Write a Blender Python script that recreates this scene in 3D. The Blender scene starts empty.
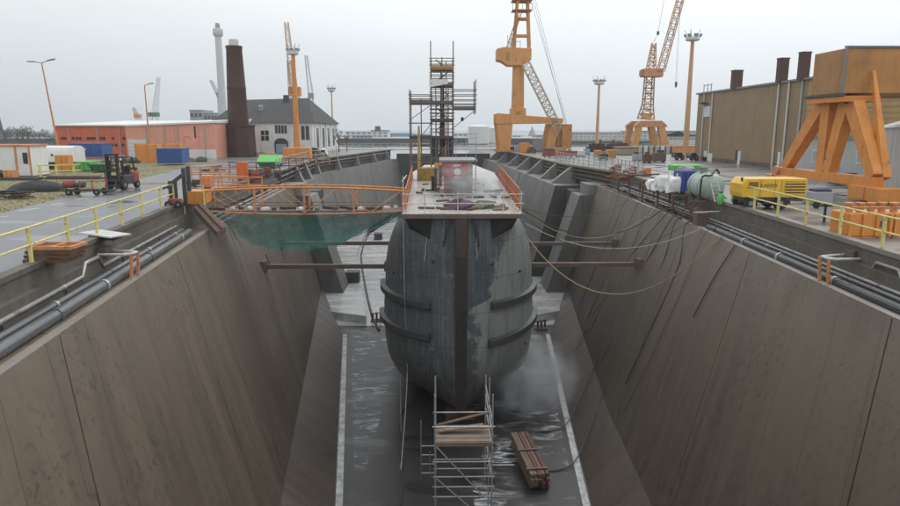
import bpy, bmesh, math, random
from mathutils import Vector, Matrix
random.seed(7)
R = math.radians
sc = bpy.context.scene
COL = sc.collection
V = Vector
# ------------------------------------------------------------------ survey helpers
CAM_H = 4.2; FPX = 650.0
PITCH = math.atan(123 / 650.0); YAW = math.atan(10 / 650.0)
def ray(u, v):
    x = (u - 450) / FPX; y = (253 - v) / FPX
    cp, sp = math.cos(PITCH), math.sin(PITCH)
    Y = cp + y * sp; Z = -sp + y * cp
    c, s = math.cos(YAW), math.sin(YAW)
    return V((x * c + Y * s, -x * s + Y * c, Z))
def az(u, v, z=0.0):
    r = ray(u, v); t = (z - CAM_H) / r.z
    return V((r.x * t, r.y * t, z))
def ay(u, v, y):
    r = ray(u, v); t = y / r.y
    return V((r.x * t, y, CAM_H + r.z * t))
def lerp(a, b, t): return a + (b - a) * t
def interp(pl, y):
    if y <= pl[0][1]: a, b = pl[0], pl[1]
    else:
        for a, b in zip(pl, pl[1:]):
            if y <= b[1]: break
    return a[0] + (b[0] - a[0]) * (y - a[1]) / (b[1] - a[1])
# ------------------------------------------------------------------ mesh builder
class MB:
    def __init__(s): s.bm = bmesh.new()
    def face(s, pts):
        vs = [s.bm.verts.new(p) for p in pts]
        return s.bm.faces.new(vs)
    def hexa(s, b, t):
        vb = [s.bm.verts.new(p) for p in b]; vt = [s.bm.verts.new(p) for p in t]
        n = len(vb)
        s.bm.faces.new(vb[::-1]); s.bm.faces.new(vt)
        for i in range(n):
            j = (i + 1) % n
            s.bm.faces.new((vb[i], vb[j], vt[j], vt[i]))
        return s
    def box(s, x0, y0, z0, x1, y1, z1):
        if x1 < x0: x0, x1 = x1, x0
        if y1 < y0: y0, y1 = y1, y0
        if z1 < z0: z0, z1 = z1, z0
        return s.hexa([(x0,y0,z0),(x1,y0,z0),(x1,y1,z0),(x0,y1,z0)], [(x0,y0,z1),(x1,y0,z1),(x1,y1,z1),(x0,y1,z1)])
    def cbox(s, c, sx, sy, sz, rz=0, ry=0, rx=0):
        m = Matrix.Rotation(rz, 3, 'Z') @ Matrix.Rotation(ry, 3, 'Y') @ Matrix.Rotation(rx, 3, 'X')
        c = V(c)
        f = lambda z: [c + m @ V((a * sx / 2, b * sy / 2, z)) for a, b in ((-1,-1),(1,-1),(1,1),(-1,1))]
        return s.hexa(f(-sz / 2), f(sz / 2))
    def beam(s, p, q, w, h, up=(0, 0, 1)):
        p, q = V(p), V(q); d = (q - p).normalized(); up = V(up)
        if abs(d.dot(up)) > 0.98: up = V((0, 1, 0))
        a = d.cross(up).normalized() * w / 2; b = a.cross(d).normalized() * h / 2
        f = lambda c: [c - a - b, c + a - b, c + a + b, c - a + b]
        return s.hexa(f(p), f(q))
    def tbeam(s, p, q, w0, h0, w1, h1, up=(0, 0, 1)):
        p, q = V(p), V(q); d = (q - p).normalized(); up = V(up)
        if abs(d.dot(up)) > 0.98: up = V((0, 1, 0))
        a = d.cross(up).normalized(); b = a.cross(d).normalized()
        f = lambda c, w, h: [c - a*w/2 - b*h/2, c + a*w/2 - b*h/2, c + a*w/2 + b*h/2, c - a*w/2 + b*h/2]
        return s.hexa(f(p, w0, h0), f(q, w1, h1))
    def tube(s, p, q, r, n=7, r1=None):
        p, q = V(p), V(q); d = (q - p)
        if d.length < 1e-6: return s
        d.normalize(); up = V((0, 0, 1)) if abs(d.z) < 0.95 else V((1, 0, 0))
        a = d.cross(up).normalized(); b = a.cross(d); r1 = r if r1 is None else r1
        ring = lambda c, rr: [c + (a * math.cos(2*math.pi*i/n) + b * math.sin(2*math.pi*i/n)) * rr for i in range(n)]
        return s.hexa(ring(p, r)[::-1], ring(q, r1)[::-1])
    def path(s, pts, r, n=8):
        pts = [V(p) for p in pts]; rings = []
        for i, p in enumerate(pts):
            d = (pts[min(i + 1, len(pts) - 1)] - pts[max(i - 1, 0)]).normalized()
            up = V((0, 0, 1)) if abs(d.z) < 0.97 else V((1, 0, 0))
            a = d.cross(up).normalized(); b = a.cross(d)
            rings.append([s.bm.verts.new(p + (a * math.cos(2*math.pi*k/n) + b * math.sin(2*math.pi*k/n)) * r) for k in range(n)])
        for A, B in zip(rings, rings[1:]):
            for k in range(n):
                j = (k + 1) % n; s.bm.faces.new((A[k], A[j], B[j], B[k]))
        s.bm.faces.new(rings[0][::-1]); s.bm.faces.new(rings[-1])
        return s
    def lathe(s, c, prof, n=16, axis='Z'):
        c = V(c); rings = []
        for r, h in prof:
            ring = []
            for k in range(n):
                a = 2 * math.pi * k / n; x, y = r * math.cos(a), r * math.sin(a)
                o = V((x, y, h)) if axis == 'Z' else (V((h, x, y)) if axis == 'X' else V((y, h, x)))
                ring.append(s.bm.verts.new(c + o))
            rings.append(ring)
        for A, B in zip(rings, rings[1:]):
            for k in range(n):
                j = (k + 1) % n; s.bm.faces.new((A[k], A[j], B[j], B[k]))
        s.bm.faces.new(rings[0][::-1]); s.bm.faces.new(rings[-1])
        return s
    def prism(s, poly, axis, a, b):
        f = {'X': lambda p, c: (c, p[0], p[1]), 'Y': lambda p, c: (p[0], c, p[1]), 'Z': lambda p, c: (p[0], p[1], c)}[axis]
        return s.hexa([f(p, a) for p in poly], [f(p, b) for p in poly])
    def grid(s, rows):
        vs = [[s.bm.verts.new(p) for p in r] for r in rows]
        for A, B in zip(vs, vs[1:]):
            for i in range(len(A) - 1):
                s.bm.faces.new((A[i], A[i+1], B[i+1], B[i]))
        return s
    def lattice(s, p, q, w0, w1, n, rc, rb, up=(0, 0, 1), depth=None):
        p, q = V(p), V(q); d = (q - p).normalized(); up = V(up)
        if abs(d.dot(up)) > 0.9: up = V((0, 1, 0))
        a = d.cross(up).normalized(); b = a.cross(d).normalized()
        k = 1 if depth is None else depth
        def cor(t):
            w = lerp(w0, w1, t) / 2; c = p.lerp(q, t)
            return [c - a*w - b*w*k, c + a*w - b*w*k, c + a*w + b*w*k, c - a*w + b*w*k]
        C0, C1 = cor(0), cor(1)
        for i in range(4): s.tube(C0[i], C1[i], rc, 5)
        for i in range(n):
            A, B = cor(i / n), cor((i + 1) / n)
            for j in range(4):
                jj = (j + 1) % 4
                if i % 2: s.tube(A[j], B[jj], rb, 4)
                else: s.tube(A[jj], B[j], rb, 4)
                s.tube(A[j], A[jj], rb, 4)
        return s
    def build(s, name, mat, parent=None, smooth=False, bevel=0.0, normals=True, uv=None):
        if normals: bmesh.ops.recalc_face_normals(s.bm, faces=s.bm.faces)
        me = bpy.data.meshes.new(name); s.bm.to_mesh(me); s.bm.free()
        o = bpy.data.objects.new(name, me); COL.objects.link(o)
        if mat: me.materials.append(mat)
        if parent is not None:
            off = V((0, 0, 0)); q = parent
            while q is not None: off += q.location; q = q.parent
            me.transform(Matrix.Translation(-off)); o.parent = parent
        if smooth:
            me.polygons.foreach_set('use_smooth', [True] * len(me.polygons))
            try: me.set_sharp_from_angle(angle=R(40))
            except Exception: pass
        if bevel:
            m = o.modifiers.new('edge', 'BEVEL'); m.width = bevel; m.segments = 2; m.limit_method = 'ANGLE'; m.angle_limit = R(40)
        return o
def tag(o, label, cat, group=None, kind=None):
    o['label'] = label; o['category'] = cat
    if group: o['group'] = group
    if kind: o['kind'] = kind
    return o
def thing(name, loc, label, cat, group=None):
    o = bpy.data.objects.new(name, None); COL.objects.link(o); o.location = V(loc); o.empty_display_size = 0.3
    return tag(o, label, cat, group)
def struct(o, kind='structure'):
    o['kind'] = kind; return o
def dup(root, loc=None, rz=None, label=None, group=None, parent=None):
    c = root.copy(); COL.objects.link(c)
    if parent is not None: c.parent = parent
    for ch in list(root.children): dup(ch, parent=c)
    if loc is not None: c.location = V(loc)
    if rz is not None: c.rotation_euler.z = rz
    if label: c['label'] = label
    if group: c['group'] = group
    return c
def catenary(p, q, sag, n=18):
    p, q = V(p), V(q)
    return [p.lerp(q, i / n) - V((0, 0, sag * 4 * (i / n) * (1 - i / n))) for i in range(n + 1)]
# ------------------------------------------------------------------ materials
def newmat(name):
    m = bpy.data.materials.new(name); m.use_nodes = True
    nt = m.node_tree; b = nt.nodes['Principled BSDF']
    return m, nt, b
def N(nt, t, **kw):
    n = nt.nodes.new(t)
    for k, v in kw.items():
        if k in n.inputs: n.inputs[k].default_value = v
        else: setattr(n, k, v)
    return n
def pos(nt, scale=(1, 1, 1), world=True):
    if world: src = N(nt, 'ShaderNodeNewGeometry').outputs['Position']
    else: src = N(nt, 'ShaderNodeTexCoord').outputs['Object']
    mp = N(nt, 'ShaderNodeMapping'); mp.inputs['Scale'].default_value = scale
    nt.links.new(src, mp.inputs[0]); return mp.outputs[0]
def noise(nt, vec, scale, detail=6, rough=0.6, dist=0.0):
    n = N(nt, 'ShaderNodeTexNoise'); n.inputs['Scale'].default_value = scale; n.inputs['Detail'].default_value = detail
    n.inputs['Roughness'].default_value = rough; n.inputs['Distortion'].default_value = dist
    nt.links.new(vec, n.inputs['Vector']); return n.outputs['Fac']
def ramp(nt, fac, stops):
    r = N(nt, 'ShaderNodeValToRGB'); e = r.color_ramp.elements
    while len(e) < len(stops): e.new(0.5)
    for el, (p, c) in zip(e, stops):
        el.position = p; el.color = (*c, 1) if isinstance(c, tuple) else (c, c, c, 1)
    nt.links.new(fac, r.inputs[0]); return r.outputs[0]
def mix(nt, fac, a, b):
    m = N(nt, 'ShaderNodeMix', data_type='RGBA')
    if isinstance(fac, float): m.inputs[0].default_value = fac
    else: nt.links.new(fac, m.inputs[0])
    for i, x in ((6, a), (7, b)):
        if isinstance(x, tuple): m.inputs[i].default_value = (*x, 1)
        else: nt.links.new(x, m.inputs[i])
    return m.outputs[2]
def math_(nt, op, a, b=0.0):
    m = N(nt, 'ShaderNodeMath', operation=op)
    for i, x in ((0, a), (1, b)):
        if isinstance(x, (int, float)): m.inputs[i].default_value = x
        else: nt.links.new(x, m.inputs[i])
    return m.outputs[0]
def bump(nt, b, h, strength=0.3, dist=0.02):
    n = N(nt, 'ShaderNodeBump'); n.inputs['Strength'].default_value = strength; n.inputs['Distance'].default_value = dist
    nt.links.new(h, n.inputs['Height']); nt.links.new(n.outputs[0], b.inputs['Normal'])
MATS = {}
def paint(name, c, rough=0.5, dirt=0.35, scale=1.0, rust=0.0, metal=0.0, world=False, dirtc=(0.06, 0.05, 0.04), streak=0.0):
    """painted or weathered surface: base colour, dirt clouds, drips and rust spots"""
    if name in MATS: return MATS[name]
    m, nt, b = newmat(name); L = nt.links
    p = pos(nt, world=world); pz = pos(nt, (1, 1, 0.12), world=world)
    n1 = noise(nt, p, 1.3 * scale, 8, 0.65); n2 = noise(nt, pz, 5 * scale, 5, 0.6); n3 = noise(nt, p, 14 * scale, 4, 0.6)
    d = ramp(nt, n1, [(0.42, 0.0), (0.75, 1.0)])
    col = mix(nt, math_(nt, 'MULTIPLY', d, dirt), c, dirtc)
    col = mix(nt, math_(nt, 'MULTIPLY', ramp(nt, n2, [(0.5, 0.0), (0.72, 1.0)]), max(dirt * 0.6, streak)), col, dirtc)
    col = mix(nt, math_(nt, 'MULTIPLY', ramp(nt, n3, [(0.3, 0.0), (0.7, 1.0)]), 0.18), col, tuple(min(1, x * 1.5 + 0.01) for x in c))
    if rust:
        k = ramp(nt, noise(nt, p, 3.1 * scale, 9, 0.72), [(0.62 - 0.2 * rust, 0.0), (0.7 - 0.15 * rust, 1.0)])
        col = mix(nt, k, col, mix(nt, n3, (0.16, 0.06, 0.025), (0.05, 0.022, 0.014)))
    L.new(col, b.inputs['Base Color'])
    L.new(ramp(nt, n1, [(0.3, max(0.05, rough - 0.12)), (0.7, min(1, rough + 0.15))]), b.inputs['Roughness'])
    b.inputs['Metallic'].default_value = metal
    bump(nt, b, n3, 0.12, 0.01)
    MATS[name] = m; return m
def concrete(name, c1, c2, dark, rough=(0.35, 0.8), scale=1.0, streak=0.5, stain=0.5, lines=None):
    m, nt, b = newmat(name); L = nt.links
    p = pos(nt); pv = pos(nt, (1, 1, 0.06))
    n1 = noise(nt, p, 0.35 * scale, 10, 0.62, 0.3); n2 = noise(nt, p, 3.0 * scale, 8, 0.7); n3 = noise(nt, p, 30 * scale, 4, 0.6)
    s = noise(nt, pv, 1.6 * scale, 8, 0.65)
    col = mix(nt, ramp(nt, n1, [(0.3, 0.0), (0.7, 1.0)]), c1, c2)
    col = mix(nt, math_(nt, 'MULTIPLY', ramp(nt, s, [(0.45, 0.0), (0.75, 1.0)]), streak), col, dark)
    n4 = noise(nt, p, 1.1 * scale, 12, 0.75, 0.8)
    col = mix(nt, math_(nt, 'MULTIPLY', ramp(nt, n4, [(0.56, 0.0), (0.66, 1.0)]), stain), col, dark)
    col = mix(nt, math_(nt, 'MULTIPLY', ramp(nt, n2, [(0.35, 0.0), (0.7, 1.0)]), 0.3), col, tuple(x * 1.35 for x in c2))
    if lines:
        sx = N(nt, 'ShaderNodeSeparateXYZ'); L.new(p, sx.inputs[0])
        for ax, per, w, k in lines:
            f = math_(nt, 'FRACT', math_(nt, 'DIVIDE', sx.outputs[ax], per))
            f = math_(nt, 'LESS_THAN', f, w / per)
            col = mix(nt, math_(nt, 'MULTIPLY', f, k), col, dark)
    L.new(col, b.inputs['Base Color'])
    L.new(ramp(nt, n1, [(0.25, rough[0]), (0.75, rough[1])]), b.inputs['Roughness'])
    h = math_(nt, 'ADD', math_(nt, 'MULTIPLY', n2, 0.6), math_(nt, 'MULTIPLY', n3, 0.4))
    bump(nt, b, h, 0.25, 0.03)
    MATS[name] = m; return m
def wet_ground(name, c1, c2, c3, puddle=0.5, scale=1.0, pr=0.05):
    m, nt, b = newmat(name); L = nt.links
    p = pos(nt); pf = pos(nt, (0.4, 1, 1))
    n1 = noise(nt, p, 0.12 * scale, 9, 0.6, 0.4); n2 = noise(nt, p, 1.4 * scale, 8, 0.7); n3 = noise(nt, p, 22, 4, 0.7)
    col = mix(nt, ramp(nt, n1, [(0.35, 0.0), (0.65, 1.0)]), c1, c2)
    col = mix(nt, math_(nt, 'MULTIPLY', ramp(nt, n2, [(0.4, 0.0), (0.75, 1.0)]), 0.6), col, c3)
    n4 = noise(nt, pf, 0.28 * scale, 7, 0.55, 0.5)
    wet = ramp(nt, n4, [(puddle - 0.04, 1.0), (puddle + 0.06, 0.0)])
    col = mix(nt, math_(nt, 'MULTIPLY', wet, 0.45), col, tuple(x * 0.4 for x in c1))
    L.new(col, b.inputs['Base Color'])
    rr = N(nt, 'ShaderNodeMapRange'); rr.inputs[3].default_value = 0.42; rr.inputs[4].default_value = pr
    L.new(wet, rr.inputs[0]); L.new(rr.outputs[0], b.inputs['Roughness'])
    h = math_(nt, 'MULTIPLY', math_(nt, 'ADD', n2, n3), math_(nt, 'SUBTRACT', 1.0, wet))
    bump(nt, b, h, 0.3, 0.02)
    MATS[name] = m; return m
def netmat(name, c, cell, wire, opacity, axes=('y', 'z'), cover=0.25):
    """woven net: threads on a grid with holes between them"""
    m, nt, b = newmat(name); L = nt.links
    p = pos(nt); sx = N(nt, 'ShaderNodeSeparateXYZ'); L.new(p, sx.inputs[0])
    f = []
    for a in axes:
        i = 'xyz'.index(a)
        f.append(math_(nt, 'LESS_THAN', math_(nt, 'FRACT', math_(nt, 'DIVIDE', sx.outputs[i], cell)), wire / cell))
    w = math_(nt, 'MAXIMUM', f[0], f[1])
    nn = noise(nt, p, 1.3, 6, 0.6)
    a = math_(nt, 'MAXIMUM', math_(nt, 'MULTIPLY', w, opacity), math_(nt, 'MULTIPLY', ramp(nt, nn, [(0.3, 0.0), (0.7, 1.0)]), cover))
    L.new(mix(nt, nn, c, tuple(x * 0.55 for x in c)), b.inputs['Base Color'])
    L.new(a, b.inputs['Alpha']); b.inputs['Roughness'].default_value = 0.8
    MATS[name] = m; return m
M = {}
def wallmat(name, c1, c2, low_tone, dark, k=1.0):
    """cast concrete: run marks follow the pour joints down the slope, black mould spots, darker towards the foot"""
    m, nt, b = newmat(name); L = nt.links
    p = pos(nt); sx = N(nt, 'ShaderNodeSeparateXYZ'); L.new(p, sx.inputs[0])
    s = math_(nt, 'SUBTRACT', sx.outputs[1], math_(nt, 'MULTIPLY', sx.outputs[2], .5))
    cb = N(nt, 'ShaderNodeCombineXYZ'); L.new(s, cb.inputs[0]); L.new(math_(nt, 'MULTIPLY', sx.outputs[2], .07), cb.inputs[1]); L.new(math_(nt, 'SIGN', sx.outputs[0]), cb.inputs[2])
    st = noise(nt, cb.outputs[0], 1.5, 10, .68); st2 = noise(nt, cb.outputs[0], .35, 5, .6)
    n1 = noise(nt, p, .22, 9, .62, .4); n2 = noise(nt, p, 2.2, 10, .72, .3); n3 = noise(nt, p, 26, 4, .65)
    col = mix(nt, ramp(nt, n1, [(.35, 0.0), (.65, 1.0)]), c1, c2)
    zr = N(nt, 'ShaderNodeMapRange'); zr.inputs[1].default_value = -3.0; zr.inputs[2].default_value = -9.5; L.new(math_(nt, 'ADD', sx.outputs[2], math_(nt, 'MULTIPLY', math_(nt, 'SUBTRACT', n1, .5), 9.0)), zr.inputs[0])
    col = mix(nt, math_(nt, 'MULTIPLY', zr.outputs[0], .75), col, low_tone)  # blends to a darker tone towards the wall foot
    col = mix(nt, math_(nt, 'MULTIPLY', ramp(nt, st, [(.48, 0.0), (.74, 1.0)]), .32), col, dark)
    col = mix(nt, math_(nt, 'MULTIPLY', ramp(nt, st2, [(.5, 0.0), (.75, 1.0)]), .28), col, tuple(x * 1.4 for x in c1))
    sp = math_(nt, 'MULTIPLY', ramp(nt, noise(nt, p, 3.4, 12, .78, .5), [(.53, 0.0), (.60, 1.0)]), ramp(nt, noise(nt, p, .3, 4, .5), [(.44, 0.0), (.58, 1.0)]))
    col = mix(nt, math_(nt, 'MULTIPLY', sp, .6), col, tuple(x * .55 for x in dark))
    col = mix(nt, math_(nt, 'MULTIPLY', ramp(nt, n2, [(.4, 0.0), (.7, 1.0)]), .3), col, tuple(x * 1.5 for x in c2))
    rs = math_(nt, 'MULTIPLY', ramp(nt, noise(nt, cb.outputs[0], 2.6, 6, .6), [(.66, 0.0), (.74, 1.0)]), .45)
    col = mix(nt, rs, col, (.10, .055, .03))
    f = math_(nt, 'LESS_THAN', math_(nt, 'FRACT', math_(nt, 'DIVIDE', math_(nt, 'ADD', s, math_(nt, 'MULTIPLY', n2, .12)), 2.45)), .018)
    col = mix(nt, math_(nt, 'MULTIPLY', f, .45), col, dark)
    f = math_(nt, 'LESS_THAN', math_(nt, 'FRACT', math_(nt, 'DIVIDE', math_(nt, 'ADD', sx.outputs[2], math_(nt, 'MULTIPLY', n2, .15)), 3.3)), .012)
    col = mix(nt, math_(nt, 'MULTIPLY', f, .14), col, dark)
    L.new(col, b.inputs['Base Color']); L.new(ramp(nt, st, [(.3, .62), (.7, .35)]), b.inputs['Roughness'])
    bump(nt, b, math_(nt, 'ADD', math_(nt, 'MULTIPLY', n2, .7), math_(nt, 'MULTIPLY', n3, .35)), .35, .04)
    return m
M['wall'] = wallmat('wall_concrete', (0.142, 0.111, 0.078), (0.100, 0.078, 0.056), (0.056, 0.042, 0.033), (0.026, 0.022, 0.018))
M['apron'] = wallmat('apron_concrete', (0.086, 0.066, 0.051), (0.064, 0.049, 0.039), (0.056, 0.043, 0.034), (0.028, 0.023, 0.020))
M['wallfar'] = concrete('far_wall_concrete', (0.20, 0.195, 0.185), (0.14, 0.138, 0.132), (0.06, 0.058, 0.056), (0.4, 0.75), 0.8, 0.5, 0.3, lines=[(1, 4.2, 0.09, 0.5)])
M['post'] = concrete('post_concrete', (0.24, 0.235, 0.225), (0.17, 0.165, 0.16), (0.06, 0.058, 0.056), (0.4, 0.75), 1.2, 0.5, 0.3)
M['dark_conc'] = concrete('dark_concrete', (0.075, 0.072, 0.070), (0.05, 0.048, 0.047), (0.02, 0.02, 0.02), (0.35, 0.7), 1.0, 0.6, 0.4)  # darkest concrete tone, for grooves, slots, upper band and gate
M['trench'] = concrete('trench_concrete', (0.15, 0.13, 0.11), (0.095, 0.083, 0.07), (0.035, 0.03, 0.026), (0.5, 0.85), 1.6, 0.6, 0.5)
M['coping'] = concrete('coping_concrete', (0.26, 0.23, 0.20), (0.19, 0.17, 0.15), (0.07, 0.06, 0.055), (0.5, 0.8), 2.0, 0.2, 0.4)
M['floor'] = wet_ground('wet_dock_floor', (0.022, 0.020, 0.022), (0.016, 0.015, 0.017), (0.036, 0.032, 0.032), 0.40, 1.6, 0.28)
M['asphalt'] = wet_ground('wet_asphalt', (0.165, 0.17, 0.18), (0.13, 0.134, 0.142), (0.20, 0.203, 0.21), 0.42, 1.0, 0.12)
M['quay'] = wet_ground('wet_concrete_yard', (0.21, 0.205, 0.20), (0.15, 0.147, 0.145), (0.26, 0.25, 0.235), 0.43, 1.3, 0.1)
def slabfloor():
    m, nt, b = newmat('pale_floor_slabs'); L = nt.links
    p = pos(nt); ps = pos(nt, (0.25, 1, 1))
    n1 = noise(nt, ps, 0.7, 10, 0.65, 0.5); n2 = noise(nt, p, 5, 6, 0.7)
    col = mix(nt, ramp(nt, n1, [(0.35, 0.0), (0.62, 1.0)]), (0.56, 0.565, 0.57), (0.38, 0.38, 0.385))
    n5 = noise(nt, p, 1.2, 10, 0.75)
    col = mix(nt, ramp(nt, n5, [(0.6, 0.0), (0.67, 1.0)]), col, (0.12, 0.115, 0.11))
    sx = N(nt, 'ShaderNodeSeparateXYZ'); L.new(p, sx.inputs[0])
    f = math_(nt, 'LESS_THAN', math_(nt, 'FRACT', math_(nt, 'DIVIDE', sx.outputs[1], 2.6)), 0.035)
    col = mix(nt, math_(nt, 'MULTIPLY', f, 0.6), col, (0.1, 0.1, 0.1))
    L.new(col, b.inputs['Base Color']); L.new(ramp(nt, n1, [(0.4, 0.35), (0.6, 0.12)]), b.inputs['Roughness'])
    bump(nt, b, n2, 0.2, 0.02); return m
M['slab'] = slabfloor()  # paler than the near floor, sky reflection partly put into the colour
def foammat():
    m, nt, b = newmat('foamy_runoff'); L = nt.links
    p = pos(nt, (0.5, 1.3, 1)); n = noise(nt, p, 0.9, 12, 0.72, 1.6); n2 = noise(nt, pos(nt), 0.22, 4, 0.5)
    a = math_(nt, 'MULTIPLY', ramp(nt, n, [(0.5, 0.0), (0.62, 1.0)]), ramp(nt, n2, [(0.42, 0.0), (0.6, 0.85)]))
    b.inputs['Base Color'].default_value = (0.62, 0.64, 0.67, 1); b.inputs['Roughness'].default_value = 0.5
    L.new(a, b.inputs['Alpha']); return m
M['foam'] = foammat()
def grassmat():
    m, nt, b = newmat('worn_winter_grass'); L = nt.links
    p = pos(nt); n1 = noise(nt, p, 0.25, 8, 0.65, 0.4); n2 = noise(nt, p, 2.5, 8, 0.75)
    col = mix(nt, ramp(nt, n1, [(0.35, 0.0), (0.65, 1.0)]), (0.19, 0.18, 0.07), (0.24, 0.20, 0.13))
    col = mix(nt, ramp(nt, n2, [(0.5, 0.0), (0.75, 0.7)]), col, (0.095, 0.105, 0.035))
    L.new(col, b.inputs['Base Color']); b.inputs['Roughness'].default_value = 0.9
    bump(nt, b, n2, 0.6, 0.08); return m
M['grass'] = grassmat()
def hullmat():
    m, nt, b = newmat('weathered_hull_paint'); L = nt.links
    p = pos(nt); pv = pos(nt, (1, 1, 0.1)); sx = N(nt, 'ShaderNodeSeparateXYZ'); L.new(p, sx.inputs[0])
    n1 = noise(nt, p, 0.45, 10, 0.62, 0.6); n2 = noise(nt, pv, 2.2, 8, 0.68); n3 = noise(nt, p, 9, 6, 0.7)
    col = mix(nt, ramp(nt, n1, [(0.35, 0.0), (0.65, 1.0)]), (0.060, 0.073, 0.086), (0.102, 0.116, 0.128))
    # old pale primer on the starboard bow, ragged edge
    e = math_(nt, 'ADD', math_(nt, 'MULTIPLY', math_(nt, 'SUBTRACT', sx.outputs[0], 2.6), 0.55), math_(nt, 'MULTIPLY', math_(nt, 'SUBTRACT', n1, 0.5), 3.4))
    zz = N(nt, 'ShaderNodeMapRange'); zz.inputs[1].default_value = -1.2; zz.inputs[2].default_value = -5.5; L.new(sx.outputs[2], zz.inputs[0])
    e = math_(nt, 'ADD', e, math_(nt, 'SUBTRACT', math_(nt, 'MULTIPLY', zz.outputs[0], 0.9), 0.7))
    k = ramp(nt, e, [(0.0, 0.0), (0.18, 0.8)])
    col = mix(nt, k, col, mix(nt, n2, (0.36, 0.38, 0.35), (0.20, 0.215, 0.20)))
    col = mix(nt, math_(nt, 'MULTIPLY', ramp(nt, n2, [(0.52, 0.0), (0.7, 1.0)]), 0.55), col, (0.022, 0.024, 0.028))
    # scraped flakes
    n6 = noise(nt, p, 1.1, 12, 0.78, 0.3)
    col = mix(nt, ramp(nt, n6, [(0.60, 0.0), (0.63, 0.7)]), col, (0.24, 0.26, 0.27))
    n7 = noise(nt, pos(nt, (1.2, 1.2, 0.5)), 1.7, 10, 0.72)
    col = mix(nt, ramp(nt, n7, [(0.64, 0.0), (0.69, 0.8)]), col, (0.03, 0.026, 0.026))
    low = N(nt, 'ShaderNodeMapRange'); low.inputs[1].default_value = -7.5; low.inputs[2].default_value = -9.5; L.new(math_(nt, 'ADD', sx.outputs[2], math_(nt, 'MULTIPLY', n1, 2.0)), low.inputs[0])
    col = mix(nt, math_(nt, 'MULTIPLY', low.outputs[0], 0.6), col, (0.05, 0.046, 0.040))
    d1 = noise(nt, pos(nt, (1, 1, .05)), 5.5, 8, .7)
    col = mix(nt, math_(nt, 'MULTIPLY', ramp(nt, d1, [(.50, 0.0), (.64, 1.0)]), .5), col, (.19, .21, .22))
    d2 = noise(nt, p, 2.6, 12, .8, .8)
    col = mix(nt, math_(nt, 'MULTIPLY', ramp(nt, d2, [(.54, 0.0), (.60, 1.0)]), .6), col, (.15, .165, .165))
    d3 = noise(nt, pos(nt, (1, 1, .12)), 3.3, 9, .7)
    col = mix(nt, math_(nt, 'MULTIPLY', ramp(nt, d3, [(.60, 0.0), (.68, 1.0)]), .55), col, (.085, .048, .03))
    vx = math_(nt, 'LESS_THAN', math_(nt, 'FRACT', math_(nt, 'DIVIDE', math_(nt, 'ADD', sx.outputs[0], math_(nt, 'MULTIPLY', math_(nt, 'FLOOR', math_(nt, 'DIVIDE', sx.outputs[2], 2.1)), .7)), 2.2)), .013)
    col = mix(nt, math_(nt, 'MULTIPLY', vx, .5), col, (.02, .02, .022))
    # plate seams
    for ax, per, w in ((2, 2.1, 0.035),):
        f = math_(nt, 'LESS_THAN', math_(nt, 'FRACT', math_(nt, 'DIVIDE', sx.outputs[ax], per)), w / per)
        col = mix(nt, math_(nt, 'MULTIPLY', f, 0.55), col, (0.02, 0.02, 0.022))
    L.new(col, b.inputs['Base Color']); L.new(ramp(nt, n1, [(0.3, 0.28), (0.7, 0.5)]), b.inputs['Roughness'])
    bump(nt, b, math_(nt, 'ADD', n3, math_(nt, 'MULTIPLY', n1, 2.0)), 0.25, 0.05); return m
M['hull'] = hullmat()
def brickmat():
    m, nt, b = newmat('dark_brick'); L = nt.links
    p = pos(nt, world=False); n1 = noise(nt, p, 0.5, 8, 0.6); n2 = noise(nt, p, 7, 5, 0.6)
    col = mix(nt, ramp(nt, n1, [(0.35, 0.0), (0.65, 1.0)]), (0.075, 0.034, 0.028), (0.05, 0.027, 0.025))
    col = mix(nt, ramp(nt, n2, [(0.45, 0.0), (0.7, 0.5)]), col, (0.11, 0.06, 0.05))
    sx = N(nt, 'ShaderNodeSeparateXYZ'); L.new(p, sx.inputs[0])
    f = math_(nt, 'LESS_THAN', math_(nt, 'FRACT', math_(nt, 'DIVIDE', sx.outputs[2], 0.3)), 0.12)
    col = mix(nt, math_(nt, 'MULTIPLY', f, 0.3), col, (0.16, 0.13, 0.12))
    L.new(col, b.inputs['Base Color']); b.inputs['Roughness'].default_value = 0.85; return m
M['brick'] = brickmat()
def ribbed(name, c, per=0.5, axis=1, depth=0.35, dirt=0.35, rough=0.55, shade=0.75):
    m, nt, b = newmat(name); L = nt.links
    p = pos(nt); sx = N(nt, 'ShaderNodeSeparateXYZ'); L.new(p, sx.inputs[0])
    f = math_(nt, 'PINGPONG', math_(nt, 'DIVIDE', sx.outputs[axis], per), 0.5)
    n1 = noise(nt, p, 0.35, 8, 0.6); n2 = noise(nt, pos(nt, (1, 1, 0.08)), 1.5, 7, 0.65)
    col = mix(nt, ramp(nt, n1, [(0.35, 0.0), (0.7, 1.0)]), c, tuple(x * 0.82 for x in c))
    col = mix(nt, math_(nt, 'MULTIPLY', ramp(nt, n2, [(0.48, 0.0), (0.75, 1.0)]), dirt), col, tuple(x * 0.5 for x in c))
    f2 = math_(nt, 'LESS_THAN', math_(nt, 'FRACT', math_(nt, 'DIVIDE', sx.outputs[axis], per * 6)), 0.04)
    col = mix(nt, math_(nt, 'MULTIPLY', f2, 0.35), col, tuple(x * 0.5 for x in c))
    L.new(col, b.inputs['Base Color']); b.inputs['Roughness'].default_value = rough
    bump(nt, b, ramp(nt, f, [(0.15, 0.0), (0.3, 1.0)]), depth, 0.06); MATS[name] = m; return m
P_ = paint
M['yellow'] = P_('yellow_rail_paint', (0.68, 0.60, 0.24), 0.5, 0.3, 1.5, 0.25)
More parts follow.
